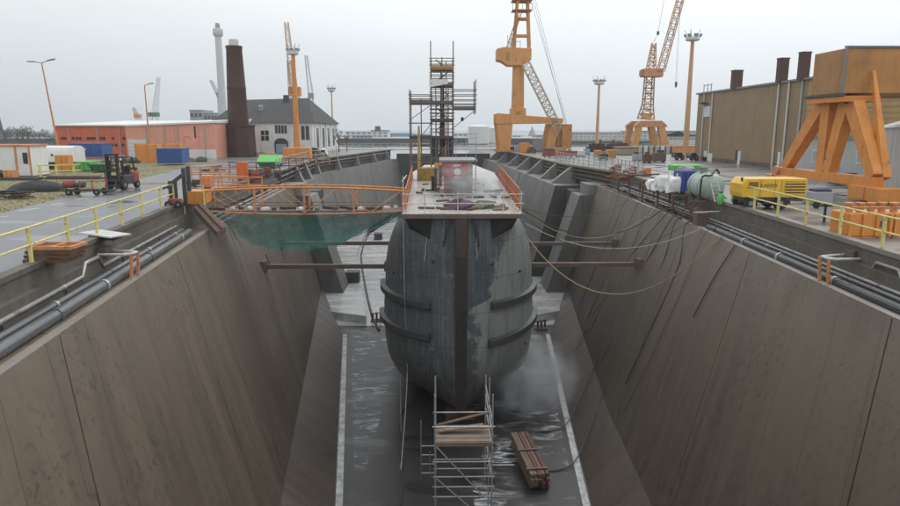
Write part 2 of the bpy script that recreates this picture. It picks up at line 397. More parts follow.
M['orange'] = P_('orange_crane_paint', (0.68, 0.262, 0.052), 0.5, 0.4, 0.5, 0.06, streak=.3, dirtc=(.22, .10, .045))
M['ochre'] = P_('haze_paled_ochre_paint', (0.62, 0.295, 0.085), 0.55, 0.4, 0.35, 0.06, streak=.35, dirtc=(.24, .12, .06))  # paler crane orange, distance haze put into the colour
M['tanorange'] = P_('faded_orange_panels', (0.50, 0.24, 0.075), 0.6, 0.35, 0.4, 0.0, streak=0.35)
M['tandark'] = P_('brown_orange_panels', (0.38, 0.195, 0.075), 0.6, 0.35, 0.4, 0.0, streak=0.3)
M['galv'] = P_('galvanised_tube', (0.42, 0.43, 0.44), 0.4, 0.3, 2, 0.25, 0.4)
M['scaf'] = P_('weathered_scaffold_tube', (0.20, 0.155, 0.13), 0.5, 0.35, 2, 0.35, 0.3)
M['whitetube'] = P_('pale_tube', (0.60, 0.59, 0.57), 0.45, 0.3, 2, 0.25)
M['pipegrey'] = P_('grey_pipe', (0.13, 0.14, 0.15), 0.28, 0.35, 1.0, 0.12, 0.3)
M['pipelight'] = P_('light_grey_pipe', (0.30, 0.30, 0.29), 0.35, 0.4, 1.0, 0.25, 0.2)
M['pipeblack'] = P_('black_pipe', (0.035, 0.038, 0.044), 0.22, 0.3, 1.0, 0.06)
M['rust'] = P_('rusty_steel', (0.13, 0.062, 0.036), 0.75, 0.5, 1.5, 0.5)
M['brownsteel'] = P_('brown_primer_steel', (0.14, 0.095, 0.08), 0.6, 0.4, 1.2, 0.1)
M['rustorange'] = P_('orange_primer', (0.60, 0.25, 0.11), 0.6, 0.35, 1.5, 0.3)
M['stem'] = P_('dark_stem_bar', (0.026, 0.022, 0.021), 0.55, 0.4, 0.9, 0.12, world=True)
M['stemrust'] = P_('rusty_stem_head', (0.062, 0.042, 0.033), 0.7, 0.6, 0.9, 0.35, world=True)
M['fender'] = P_('dark_fender_paint', (0.045, 0.050, 0.058), 0.45, 0.4, 0.8, 0.15, world=True)
M['black'] = P_('black_rubber', (0.016, 0.016, 0.017), 0.6, 0.2)
M['darkgrey'] = P_('dark_grey_metal', (0.05, 0.052, 0.056), 0.45, 0.3, 1, 0.12)
M['grey'] = P_('mid_grey_paint', (0.24, 0.25, 0.26), 0.5, 0.3)
M['red'] = P_('red_paint', (0.33, 0.06, 0.05), 0.55, 0.55, 1.5, 0.25)
M['redtarp'] = P_('red_tarpaulin', (0.36, 0.055, 0.065), 0.55, 0.35)
M['blue'] = P_('blue_container_paint', (0.035, 0.095, 0.30), 0.5, 0.3, 0.5, 0.1)
M['green'] = P_('bright_green_paint', (0.12, 0.50, 0.10), 0.5, 0.25)
M['darkgreen'] = P_('dark_green_paint', (0.03, 0.14, 0.06), 0.55, 0.35, 1, 0.15)
M['palegreen'] = P_('pale_green_tank_paint', (0.36, 0.46, 0.40), 0.45, 0.35, 0.8, 0.08)
M['white'] = P_('white_paint', (0.72, 0.72, 0.70), 0.5, 0.22, 0.6)
M['offwhite'] = P_('offwhite_render', (0.74, 0.74, 0.72), 0.8, 0.3, 0.25)
M['whitebag'] = P_('white_woven_plastic', (0.75, 0.75, 0.74), 0.7, 0.2, 2)
M['hallorange'] = ribbed('orange_hall_cladding', (0.58, 0.14, 0.065), 0.6, 0, 0.2, 0.3)
M['hallsalmon'] = ribbed('salmon_hall_cladding', (0.74, 0.345, 0.25), 0.6, 0, 0.2, 0.25)
M['shedbrown'] = ribbed('brown_shed_cladding', (0.295, 0.205, 0.115), 0.5, 1, 0.5, 0.4)
M['shedyellow'] = ribbed('ochre_shed_cladding', (0.42, 0.28, 0.11), 0.5, 2, 0.3, 0.35)
M['shedgrey'] = ribbed('pale_grey_cladding', (0.42, 0.45, 0.44), 0.5, 1, 0.3, 0.25)
M['shedwhite'] = ribbed('white_cladding', (0.62, 0.64, 0.63), 0.5, 1, 0.3, 0.2)
M['roofslate'] = P_('dark_slate_roof', (0.036, 0.037, 0.043), 0.8, 0.3, 0.6, 0.0, world=True)
M['roofwhite'] = P_('pale_roof_membrane', (0.70, 0.70, 0.70), 0.6, 0.15, 0.2)
M['roofgrey'] = P_('grey_roof_sheet', (0.20, 0.205, 0.21), 0.5, 0.3, 0.3)
M['wood'] = P_('grey_scaffold_boards', (0.22, 0.165, 0.125), 0.8, 0.45, 2)
M['timber'] = P_('weathered_timber', (0.15, 0.105, 0.085), 0.8, 0.4, 2)
M['redtimber'] = P_('red_stained_timber', (0.13, 0.055, 0.042), 0.8, 0.4, 2)
M['deck'] = P_('pale_wet_deck', (0.50, 0.50, 0.48), 0.3, 0.75, 0.9, 0.45, world=True, dirtc=(.16, .13, .11))
M['purple'] = P_('purple_tarp', (0.115, 0.06, 0.105), 0.6, 0.6, 3)
M['olive'] = P_('olive_tarp', (0.17, 0.165, 0.12), 0.7, 0.6, 3)
M['compyellow'] = P_('compressor_yellow', (0.78, 0.46, 0.035), 0.35, 0.15, 0.8)
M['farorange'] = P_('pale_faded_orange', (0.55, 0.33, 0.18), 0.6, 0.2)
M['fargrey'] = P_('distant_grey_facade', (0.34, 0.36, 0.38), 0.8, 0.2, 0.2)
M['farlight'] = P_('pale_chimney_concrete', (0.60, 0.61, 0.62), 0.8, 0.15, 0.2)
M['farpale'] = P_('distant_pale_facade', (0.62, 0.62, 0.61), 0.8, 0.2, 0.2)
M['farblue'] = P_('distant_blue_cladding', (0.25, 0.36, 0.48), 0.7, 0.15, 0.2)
M['glass'] = P_('dark_window_glass', (0.03, 0.035, 0.04), 0.12, 0.1)
M['cable'] = P_('dark_cable', (0.035, 0.033, 0.032), 0.6, 0.1)
M['yhose'] = P_('yellowish_hose', (0.30, 0.25, 0.12), 0.6, 0.2)
M['marks'] = P_('worn_white_line', (0.5, 0.5, 0.48), 0.6, 0.5, 2, world=True)
M['bark'] = P_('grey_bark', (0.12, 0.10, 0.085), 0.9, 0.3)
M['twig'] = P_('bare_twigs', (0.16, 0.14, 0.115), 0.9, 0.3)
M['fartree'] = P_('distant_tree_foliage', (0.10, 0.11, 0.085), 0.9, 0.4)
M['net'] = netmat('teal_debris_net', (0.11, 0.40, 0.36), 0.12, 0.020, 0.75, ('x', 'z'), 0.48)
M['meshor'] = netmat('orange_safety_mesh', (0.50, 0.10, 0.035), 0.13, 0.055, 0.95, ('y', 'z'), 0.8)
M['fence'] = netmat('pale_wire_mesh', (0.55, 0.53, 0.5), 0.12, 0.02, 0.7, ('y', 'z'), 0.12)
HAZE = 0.0004
# ================================================================== THE DOCK (setting)
M['postdark'] = concrete('shaded_post_concrete', (0.15, 0.143, 0.135), (0.11, 0.105, 0.10), (0.03, 0.03, 0.03), (0.4, 0.7), 1.0, 0.6, 0.4)  # darker copy of the post concrete, shade put into its colour
ZC, ZB, ZF = -1.3, -11.8, -13.3        # coping ledge, break line, floor
RC = [(12.4, 2), (13.54, 18.2), (14.84, 36.5), (15.98, 66)]
RB = [(7.9, 2), (9.14, 25.5), (9.73, 35.3), (13.3, 66.7)]
LC = [(-8.7, 2), (-10.06, 14.2), (-12.9, 35.5), (-14.9, 66)]
LB = [(-4.0, 2), (-6.96, 25.7), (-12.4, 66.6)]
RS = [(4.29, 2), (6.73, 27.9), (9.17, 54.2)]
LS = [(-1.2, 2), (-4.64, 28.1), (-8.11, 54.3)]
RQ = [(13.9, 2), (15.0, 18.2), (16.4, 36.5), (17.7, 66), (15.6, 80), (14.0, 122), (12.2, 144)]
LQ = [(-10.4, 2), (-11.75, 14.2), (-14.6, 35.5), (-16.6, 66), (-17.3, 76), (-18.2, 94), (-14.0, 122), (-10.8, 144)]
RF = [(13.1, 74), (11.3, 119), (9.6, 144)]
LF = [(-15.6, 74), (-17.0, 94), (-12.8, 122), (-9.2, 144)]
def sheet(name, pts, mat, kind='structure'):
    m = MB(); m.face(pts); return struct(m.build(name, mat), kind)
YG = 146.0
# yards: one sheet per side out to the horizon, far land behind the basin
mb = MB(); pts = [V((x, y, 0)) for x, y in RQ]
mb.face([V((4000, 2, 0))] + [V((4000, YG, 0))] + pts[::-1])
struct(mb.build('yard_ground', M['quay']))
mb = MB(); pts = [V((x, y, 0)) for x, y in LQ]
mb.face(pts + [V((-4000, YG - 2, 0)), V((-4000, 2, 0))])
struct(mb.build('yard_road', M['asphalt']))
mb = MB(); mb.face([(-4000, -300, 0), (4000, -300, 0), (4000, 2, 0), (-4000, 2, 0)]); struct(mb.build('pavement', M['quay']))
sheet('water', [(-4000, YG, -2.2), (4000, YG, -2.2), (4000, 340, -2.2), (-4000, 340, -2.2)], wet_ground('grey_water', (0.05, 0.06, 0.065), (0.06, 0.07, 0.075), (0.05, 0.06, 0.06), 0.6, 1, 0.05))
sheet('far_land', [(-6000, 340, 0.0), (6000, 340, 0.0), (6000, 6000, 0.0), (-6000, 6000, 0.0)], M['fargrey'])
sheet('quay_edge', [(-4000, 340, -2.4), (4000, 340, -2.4), (4000, 340, 0), (-4000, 340, 0)], M['dark_conc'])
for sx, Qx in ((-1, -11.5), (1, 13.0)):
    sheet('quay_edge', [(Qx, YG - 1, -2.4), (sx * 4000, YG - 1, -2.4), (sx * 4000, YG - 1, 0), (Qx, YG - 1, 0)], M['dark_conc'])
# dock floor
sheet('dock_floor', [(-20, 1, ZF), (22, 1, ZF), (22, YG, ZF), (-20, YG, ZF)], M['floor'])
sheet('pale_floor', [(-18, 57.0, ZF + .004), (17, 57.0, ZF + .004), (17, YG, ZF + .004), (-18, YG, ZF + .004)], M['slab'])
sheet('foamy_runoff', [(6.1, 24, ZF + .008), (8.8, 54, ZF + .008), (1.6, 54, ZF + .008), (1.6, 24, ZF + .008)], M['foam'], 'stuff')
sheet('foamy_runoff', [(-4.2, 29, ZF + .008), (-4.0, 29, ZF + .008), (-3.2, 56, ZF + .008), (-8.0, 56, ZF + .008)], M['foam'], 'stuff')
M['gutter'] = P_('pale_gutter_strip', (0.44, 0.455, 0.46), 0.4, 0.95, 1.6, world=True)
for S, sg in ((RS, 1), (LS, -1)):
    a = V((interp(S, 6), 6, ZF)); b = V((S[-1][0], S[-1][1], ZF)); w = V((0.34 * sg, 0, 0)); u = V((0, 0, .05))
    m = MB(); m.hexa([a, a + w, b + w, b], [a + u, a + w + u, b + w + u, b + u]); struct(m.build('floor_kerb', M['gutter']))
# side benches on the pale floor (their inner edge curves)
def bench(pts_px, outer, name='floor_bench'):
    top = [az(u, v, ZF + .75) for u, v in pts_px]; out = [V((o[0], o[1], ZF + .75)) for o in outer]
    poly = top + out
    m = MB(); m.hexa([V((p.x, p.y, ZF + .01)) for p in poly], poly); struct(m.build(name, M['slab']))
bench([(366, 316), (364, 300), (361, 285), (358, 268), (357, 255), (360, 243), (366, 232), (374, 222)], [(-8.0, 142), (-15.6, 97), (-14.2, 74), (-12.2, 72), (-12.2, 60)])
bench([(528, 316), (530, 300), (531, 285), (531, 268), (529, 255), (527, 243), (523, 232), (516, 222)], [(13.5, 140), (13.0, 60)])
m = MB()   # dark drain slot along the left bench
pp = [az(u, v, ZF + .05) for u, v in ((379, 330), (372, 316), (368, 300), (365, 285), (362, 268), (361, 255), (364, 243), (370, 232))]
m.path(pp, 0.12, 6); tag(m.build('drain_pipe', M['darkgrey']), 'thin dark curved drain pipe on the pale floor left of the hull', 'pipe')
# ---- near side walls: battered concrete panels with open joints, apron below
def near_wall(C, B, S, seams, side, label):
    t = thing('dock_wall', (interp(C, 30), 30, ZF), label, 'wall'); lean = 5.2 if side > 0 else 6.5
    for a, b in zip(seams, seams[1:]):
        g = 0.035
        y0, y1 = a + g, b - g; th = 0.6 * side
        yb = lambda y: y - lean * min(1, max(0, (66 - y) / 22)) * min(1, max(0, (y - 2) / 14))
        f = lambda y: (V((interp(C, y), y, ZC - .001)), V((interp(B, yb(y)), yb(y), ZB)))
        ys = [lerp(y0, y1, i / 6) for i in range(7)]
        m = MB(); rows_t, rows_b = [f(y)[0] for y in ys], [f(y)[1] for y in ys]
        o = V((th, 0, 0)); nz = 6
        rows = [[a_.lerp(b_, k / nz) for a_, b_ in zip(rows_t, rows_b)] for k in range(nz + 1)]
        m.grid(rows); m.grid([[p + o for p in r] for r in rows])
        m.grid([[r[0], r[0] + o] for r in rows]); m.grid([[r[-1], r[-1] + o] for r in rows])
        m.grid([rows[0], [p + o for p in rows[0]]]); m.grid([rows[-1], [p + o for p in rows[-1]]])
        bmesh.ops.remove_doubles(m.bm, verts=m.bm.verts, dist=1e-4)
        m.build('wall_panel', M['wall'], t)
    ys = [y for y in seams] ; m = MB()
    yq = lambda y: y - lean * min(1, max(0, (66 - y) / 22)) * min(1, max(0, (y - 2) / 14))
    for y in seams[1:-1]:
        a, b = V((interp(C, y) + .2 * side, y - .3, ZC - .05)), V((interp(B, yq(y)) + .2 * side, yq(y) - .3, ZB))
        d6, dx = V((0, .6, 0)), V((.3 * side, 0, 0))
        m.hexa([a, b, b + d6, a + d6], [a + dx, b + dx, b + d6 + dx, a + d6 + dx])
    m.build('joint_backing', M['dark_conc'], t)
    # apron
    m = MB(); sec = (2, 14, 25.6, 35.4, 54.2)
    w = 0.425 * side
    top = [[V((interp(S, y) + w, y, ZF + .012)), V((interp(B, y) + .02 * side, y, ZB))] for y in sec]
    m.grid(top)
    e0, e1 = top[-1]; e2 = V((interp(B, 66.6), 66.3, ZB)); m.face([e0, e2, e1])
    m.face([e0, V((e2.x, e2.y, ZF + .012)), e2])
    m.build('sloped_apron', M['apron'], t)
    # coping lip + trench floor
    m = MB(); sec = (2, 14.2, 18.2, 25, 36, 50, 66)
    for a, b in zip(sec, sec[1:]):
        A, Bx = interp(C, a), interp(C, b)
        m.hexa([(A, a, ZC - .3), (A + .32*side, a, ZC - .3), (Bx + .32*side, b, ZC - .3), (Bx, b, ZC - .3)], [(A, a, ZC), (A + .32*side, a, ZC), (Bx + .32*side, b, ZC), (Bx, b, ZC)])
    m.build('coping', M['coping'], t)
    return t
seamsR = [2, 9.5, 18.6, 29.3, 38.8, 47.5, 56.5, 66]
seamsL = [2, 9, 17.3, 29.5, 40, 48, 57, 66]
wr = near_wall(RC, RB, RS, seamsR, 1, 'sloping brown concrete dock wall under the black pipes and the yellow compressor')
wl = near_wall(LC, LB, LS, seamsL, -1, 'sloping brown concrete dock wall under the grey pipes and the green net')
def strip_solid(t, name, mat, P, Q, z0, z1, ys):
    """solid between two polylines in plan"""
    m = MB(); ys = sorted(ys)
    for a, b in zip(ys, ys[1:]):
        m.hexa([(interp(P,a),a,z0),(interp(Q,a),a,z0),(interp(Q,b),b,z0),(interp(P,b),b,z0)], [(interp(P,a),a,z1),(interp(Q,a),a,z1),(interp(Q,b),b,z1),(interp(P,b),b,z1)])
    bmesh.ops.remove_doubles(m.bm, verts=m.bm.verts, dist=1e-4)
    return m.build(name, mat, t)
off = lambda PL, d: [(x + d, y) for x, y in PL]
for C, Q, sd, w in ((RC, RQ, 1, wr), (LC, LQ, -1, wl)):
    ys = (2, 14.2, 18.2, 25, 36, 50, 66)
    strip_solid(w, 'trench_floor', M['trench'], off(C, .321*sd), off(Q, .3*sd), ZC - .5, ZC - .22, ys)
    strip_solid(w, 'trench_wall', M['trench'], Q, off(Q, .4*sd), ZC - .22, -.012, ys)
    strip_solid(w, 'trench_step', M['trench'], off(Q, -.25*sd), off(Q, -.003*sd), ZC - .22, -.55, ys)
    strip_solid(w, 'quay_kerb', M['coping'] if sd > 0 else M['trench'], off(Q, -.06*sd), off(Q, .34*sd), -.01, .16, ys)
# ---- far side walls
def far_wall(F, Q, side, label):
    t = thing('dock_wall', (interp(F, 100), 100, ZF), label, 'wall')
    ys = [74, 94, 119, 122, 144]; m = MB(); ins = 2.9 if side > 0 else 2.0
    for a, b in zip(ys, ys[1:]):
        A, Bx = interp(F, a), interp(F, b); k = -ins * side; o = 7 * side
        m.hexa([(A + k, a, ZF - .1), (A + o, a, ZF - .1), (Bx + o, b, ZF - .1), (Bx + k, b, ZF - .1)], [(A, a, -2.0), (A + o, a, -2.0), (Bx + o, b, -2.0), (Bx, b, -2.0)])
    bmesh.ops.remove_doubles(m.bm, verts=m.bm.verts, dist=1e-4); m.build('lower_wall', M['wallfar'], t)
    m = MB()
    ys = [66, 76, 80, 94, 119, 122, 144]
    for a, b in zip(ys, ys[1:]):
        A, Bx = interp(Q, a), interp(Q, b); o = 5 * side
        m.hexa([(A, a, -2.6), (A + o, a, -2.6), (Bx + o, b, -2.6), (Bx, b, -2.6)], [(A, a, -.012), (A + o, a, -.012), (Bx + o, b, -.012), (Bx, b, -.012)])
    bmesh.ops.remove_doubles(m.bm, verts=m.bm.verts, dist=1e-4); m.build('upper_band', M['dark_conc'], t)
    strip_solid(t, 'quay_kerb', M['coping'], off(Q, -.5*side), off(Q, .4*side), -.01, .18, [66, 76, 80, 94, 122, 144])
    for y in (77, 84, 94, 104, 115, 127, 138):   # buttresses down the upper band
        A = interp(Q, y); Bx = interp(F, y) + .15 * side; m = MB()
        m.hexa([(Bx, y, -2.0), (A, y, -2.0), (A, y + 1.0, -2.0), (Bx, y + 1.0, -2.0)], [(A - .45*side, y, -.02), (A, y, -.02), (A, y + 1.0, -.02), (A - .45*side, y + 1.0, -.02)])
        m.build('buttress', M['post'], t)
    for y in (98, 121, 138):      # dark recesses running down the lower wall
        A = interp(F, y); m = MB(); q = .03 * side
        m.hexa([(A - q - ins*side, y, ZF), (A + q*9 - ins*side, y, ZF), (A + q*9 - ins*side, y + 1.4, ZF), (A - q - ins*side, y + 1.4, ZF)], [(A - q, y, -2.02), (A + q*9, y, -2.02), (A + q*9, y + 1.4, -2.02), (A - q, y + 1.4, -2.02)])
        m.build('guide_slot', M['dark_conc'], t)
    return t
fr = far_wall(RF, RQ, 1, 'paler far dock wall with buttresses, right of the ship, below the portal crane')
fl = far_wall(LF, LQ, -1, 'paler far dock wall with buttresses, left of the ship, behind the gangway')
# caisson posts closing the near walls
for side, t, xo, name in ((1, fr, 0, 'post'), (-1, fl, 0, 'post')):
    xt, xb = (14.3, 10.9) if side > 0 else (-13.2, -9.9); o = 5 * side
    m = MB(); m.hexa([(xb, 66.35, ZF), (xb + o + 3*side, 66.35, ZF), (xb + o + 3*side, 70.5, ZF), (xb, 70.5, ZF)], [(xt, 66.35, -2.4), (xt + o, 66.35, -2.4), (xt + o, 70.5, -2.4), (xt, 70.5, -2.4)])
    m.build('caisson_post', M['post'], t, bevel=.04)
    m = MB(); xx = xt + .8*side
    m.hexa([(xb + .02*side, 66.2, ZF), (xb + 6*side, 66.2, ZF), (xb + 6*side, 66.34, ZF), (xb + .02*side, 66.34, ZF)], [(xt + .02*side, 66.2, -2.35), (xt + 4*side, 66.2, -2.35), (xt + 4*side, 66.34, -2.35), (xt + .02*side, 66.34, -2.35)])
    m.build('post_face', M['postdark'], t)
    m = MB(); m.box(xt + .9*side, 66.4, -2.38, xt + 5*side, 70.4, -1.3); m.build('post_cap', M['post'], t)
    m = MB(); m.box(xt - .0*side, 70.6, ZF, xt + 6*side, 73.8, -2.3)
    m.build('groove_wall', M['dark_conc'], t)
    F0 = 13.1 if side > 0 else -15.6
    m = MB(); m.hexa([(F0 - 2.88*side, 73.85, ZF), (F0 + 7*side, 73.85, ZF), (F0 + 7*side, 73.985, ZF), (F0 - 2.88*side, 73.985, ZF)], [(F0 + .02*side, 73.85, -2.02), (F0 + 7*side, 73.85, -2.02), (F0 + 7*side, 73.985, -2.02), (F0 + .02*side, 73.985, -2.02)])
    m.build('groove_face', M['dark_conc'], t)
# dock head wall under the viewer
t = thing('head_wall', (1.5, 2, ZF), 'concrete head wall closing the near end of the dock', 'wall')
m = MB(); m.box(-12, .6, ZF, 15, 1.9, -.02); m.build('wall', M['wall'], t)
# dock gate with footbridge
t = thing('dock_gate', (0.5, 144, ZF), 'dark dock gate closing the far end of the dock under a pale walkway', 'gate')
m = MB(); m.box(-9.5, 144, ZF, 11, 145.8, -.9); m.build('gate_panel', M['dark_conc'], t)
for x in (-7, -4, -1, 2, 5, 8):
    m = MB(); m.box(x, 143.5, ZF, x + .5, 143.99, -1.0); m.build('gate_rib', M['darkgrey'], t)
m = MB(); m.box(-22, 143, -.15, 14, 146.8, .25); m.build('walkway', M['farpale'], t)
m = MB()
for i in range(25): m.tube((-22 + 1.5*i, 143.1, .25), (-22 + 1.5*i, 143.1, 1.35), .045, 5)
for h in (.8, 1.35): m.tube((-22, 143.1, h), (14, 143.1, h), .04, 5)
m.build('railing', M['galv'], t)
# grass and road markings
g = [az(u, v, .004) for u, v in ((-260, 290), (-60, 231), (0, 213), (75, 195), (128, 182), (186, 167), (222, 160), (60, 159), (-60, 160), (-500, 165))]
sheet('grass', [V((p.x, p.y, .004)) for p in g], M['grass'], 'stuff')
rnd = random.Random(99); m = MB(); n_ = 0
gp = [(p.x, p.y) for p in g]
def inside(x, y):
    c = False
    for (xa, ya), (xb, yb) in zip(gp, gp[1:] + gp[:1]):
        if (ya > y) != (yb > y) and x < (xb - xa) * (y - ya) / (yb - ya) + xa: c = not c
    return c
while n_ < 12000:
    y = 22 + 66 * rnd.random() ** 1.3; x = rnd.uniform(-.85 * y - 3, -.3 * y)
    if not inside(x, y): continue
    n_ += 1; a = rnd.uniform(0, 6.28); l = rnd.uniform(.03, .10) * (1.8 if rnd.random() < .05 else 1); dx, dy = .035 * math.cos(a), .05 * math.sin(a)
    m.face([(x - dx, y - dy, .003), (x + dx, y + dy, .003), (x + rnd.uniform(-.08, .08), y + rnd.uniform(-.08, .08), l)])
struct(m.build('grass_tufts', M['grass'], normals=False), 'stuff')
for u, v, u1, v1 in ((18, 211, 40, 208), (50, 205, 64, 203), (0, 217, 9, 216), (75, 199.5, 88, 198)):
    a, b = az(u, v, .008), az(u1, v1, .008); d = (b - a).normalized(); w = V((-d.y, d.x, 0)) * .14
    sheet('road_marking', [a - w, b - w, b + w, a + w], M['marks'])
# crane rails on the yard at right
for x in (22.6, 26.3):
    m = MB(); m.box(x, 5, .004, x + .09, 140, .04); struct(m.build('road_rail', M['darkgrey']))
for pl in ([(598, 163), (640, 160), (690, 172), (640, 178)],):
    pass
# ================================================================== PIPES AND RAILS ALONG THE COPING
def pipe_run(C, side, offs, z, r, mat, y0, y1, label, seed, jog=None):
    rnd = random.Random(seed)
    pts = []; ys = [y0]
    y = y0
    while y < y1: y += 3.0; ys.append(min(y, y1))
    t = thing('steam_pipe', (interp(C, y0) + offs*side, y0, z - r), label, 'pipe', 'pipes along the dock coping')
    for y in ys:
        if jog and jog - 1.2 < y < jog + 1.2: continue
        pts.append((interp(C, y) + offs*side, y, z))
    if jog:
        X = lambda y: interp(C, y) + offs*side
        pts += [(X(jog - .95), jog - .95, z), (X(jog - .6), jog - .6, z + .42), (X(jog + .6), jog + .6, z + .42), (X(jog + .95), jog + .95, z)]
        pts.sort(key=lambda p: p[1])
    m = MB(); m.path(pts, r, 12); m.build('pipe', mat, t, smooth=True)
    y = y0 + rnd.uniform(1, 3)
    while y < min(y1, 70):
        if not jog or abs(y - jog) > 1.5:
            X = interp(C, y) + offs*side; m = MB(); m.lathe((X, y, z), [(r*1.18, -.06), (r*1.18, .06)], 12, 'Y')
            m.build('pipe_collar', M['galv'] if rnd.random() < .4 else mat, t)
            m = MB(); m.box(X - .04, y + .1, ZC - .22, X + .04, y + .18, z - r); m.build('pipe_support', M['rust'], t)
        y += rnd.uniform(3.5, 5.5)
    return t
pipe_run(LC, -1, .62, ZC + .16, .19, M['pipegrey'], 3, 34.5, 'thick grey pipe nearest the dock edge on the left quay', 1)
pipe_run(LC, -1, 1.08, ZC + .2, .12, M['pipegrey'], 3, 34.8, 'medium grey pipe in the middle of the three left pipes', 2)
pipe_run(LC, -1, 1.45, ZC + .4, .08, M['pipelight'], 3, 35, 'thin pale pipe with a raised bend beside the left trench wall', 3, jog=23.5)
pipe_run(RC, 1, .48, ZC + .10, .17, M['pipeblack'], 3, 36.5, 'thick black pipe nearest the dock edge on the right quay', 4)
pipe_run(RC, 1, .92, ZC + .20, .085, M['pipegrey'], 3, 60, 'medium grey pipe beside the thick black one on the right quay', 5)
pipe_run(RC, 1, 1.15, ZC + .30, .065, M['pipelight'], 3, 60, 'pale thin pipe in the middle of the right pipe trench', 6)
pipe_run(RC, 1, 1.38, ZC + .55, .06, M['pipelight'], 3, 60, 'thin pipe with a raised bend beside the right trench wall', 7, jog=21.3)
for i, (o, z, r, mt, lb) in enumerate(((.55, .05, .13, 'pipegrey', 'long grey pipe behind the gangway along the left dock edge'), (.95, .16, .08, 'pipelight', 'pale pipe behind the gangway, second from the left dock edge'), (1.35, .35, .07, 'rust', 'rusty thin pipe behind the gangway by the left trench wall'))):
    pipe_run(LC if 0 else LC, -1, o, ZC + z, r, M[mt], 40, 66, lb, 20 + i)
for i, (o, z, r, mt, lb) in enumerate(((-.35, -.5, .12, 'pipegrey', 'grey pipe on the far left upper wall band'), (-.3, -1.0, .09, 'rust', 'rusty pipe low on the far left upper wall band'))):
    t = thing('steam_pipe', (interp(LQ, 67) - o, 67, z), lb, 'pipe', 'pipes along the dock coping')
    m = MB(); m.path([(interp(LQ, y) - o, y, z) for y in (67, 76, 94, 122, 142)], r, 8); m.build('pipe', M[mt], t)
for i, (o, z, r, mt, lb) in enumerate(((-.35, -.4, .1, 'rust', 'upper rusty pipe on the far right wall band'), (-.3, -.85, .08, 'brownsteel', 'brown pipe in the middle of the far right wall band'), (-.35, -1.3, .1, 'darkgrey', 'dark lowest pipe on the far right wall band'))):
    t = thing('steam_pipe', (interp(RQ, 67) + o, 67, z), lb, 'pipe', 'pipes along the dock coping')
    m = MB(); m.path([(interp(RQ, y) + o, y, z) for y in (60, 66, 80, 122, 140)], r, 8); m.build('pipe', M[mt], t)
# bent pipe guards with orange legs
def pipe_guard(y, C, side, label):
    X = interp(C, y); t = thing('pipe_guard', (X, y, ZC), label, 'pipe guard', 'bent pipe guards over the pipe trenches')
    a, b = X + .1*side, X + 1.55*side
    m = MB(); m.path([(b, y - .15, -.45), (a + .25*side, y - .55, -.38), (a, y - .42, -.36), (a, y - .1, -.36), (a + .3*side, y + .1, -.38), (b, y + .75, -.45)], .05, 8); m.build('bent_rail', M['whitetube'], t, smooth=True)
    for dy in (-.45, .1):
        m = MB(); m.beam((a + .05*side, y + dy, -.38), (a + .1*side, y + dy - .05, ZC), .09, .09); m.build('leg', M['rustorange'], t)
    m = MB(); m.cbox((b - .02*side, y + .3, -.42), .35, .5, .4); m.build('valve_block', M['trench'], t)
    return t
pipe_guard(24.6, LC, -1, 'bent white pipe guard on two orange legs over the left pipes')
pipe_guard(23.3, RC, 1, 'bent white pipe guard on two orange legs over the black right pipes')
# yellow guard rails
def guard_rail(base, posts_y, label, mat, hh=1.1, rails=(1.1, .56), r=.036, pr=.045, name='guard_rail', grp='yellow guard rails along the dock', netting=None):
    t = thing(name, (interp(base, posts_y[0]), posts_y[0], 0), label, 'railing', grp)
    for y in posts_y:
        m = MB(); x = interp(base, y); m.box(x - pr, y - pr, 0.17, x + pr, y + pr, hh + .165); m.build('post', mat, t)
    for h in rails:
        m = MB(); y0, y1 = posts_y[0] - .05, posts_y[-1] + .05
        ys = [y0] + [p[1] for p in base if y0 < p[1] < y1] + [y1]
        m.path([(interp(base, y), y, h + .165) for y in ys], r, 8); m.build('rail', mat, t, smooth=True)
    if netting:
        m = MB(); ys = [posts_y[0]] + [p[1] for p in base if posts_y[0] < p[1] < posts_y[-1]] + [posts_y[-1]]
        m.grid([[(interp(base, y) + .03, y, .2) for y in ys], [(interp(base, y) + .03, y, hh + .1) for y in ys]]); m.build('netting', netting, t)
    return t
guard_rail(off(LQ, -.12), [6, 9, 12, 14.6, 17.2, 19.9, 22.6, 25.2, 28, 30.8, 33.8, 36.2], 'yellow tube guard rail on the left quay beside the wet road', M['yellow'])
guard_rail(off(RQ, .12), [6, 9.5, 13, 16.5, 19.3, 22.1, 24.9, 27.7, 30.5, 33.3, 36.0], 'yellow tube guard rail on the right quay beside the compressor', M['yellow'])
guard_rail(off(RQ, .2), [56 + 1.6*i for i in range(21)], 'pale rusty railing with wire mesh along the far right quay', M['galv'], 1.2, (1.2, .6, .25), .03, .035, 'mesh_railing', 'pale mesh railings on the far quays', M['fence'])
guard_rail(off(LQ, -.2), [68 + 2*i for i in range(20)], 'pale railing along the far left quay in front of the white building', M['galv'], 1.1, (1.1, .55), .035, .04, 'mesh_railing', 'pale mesh railings on the far quays')
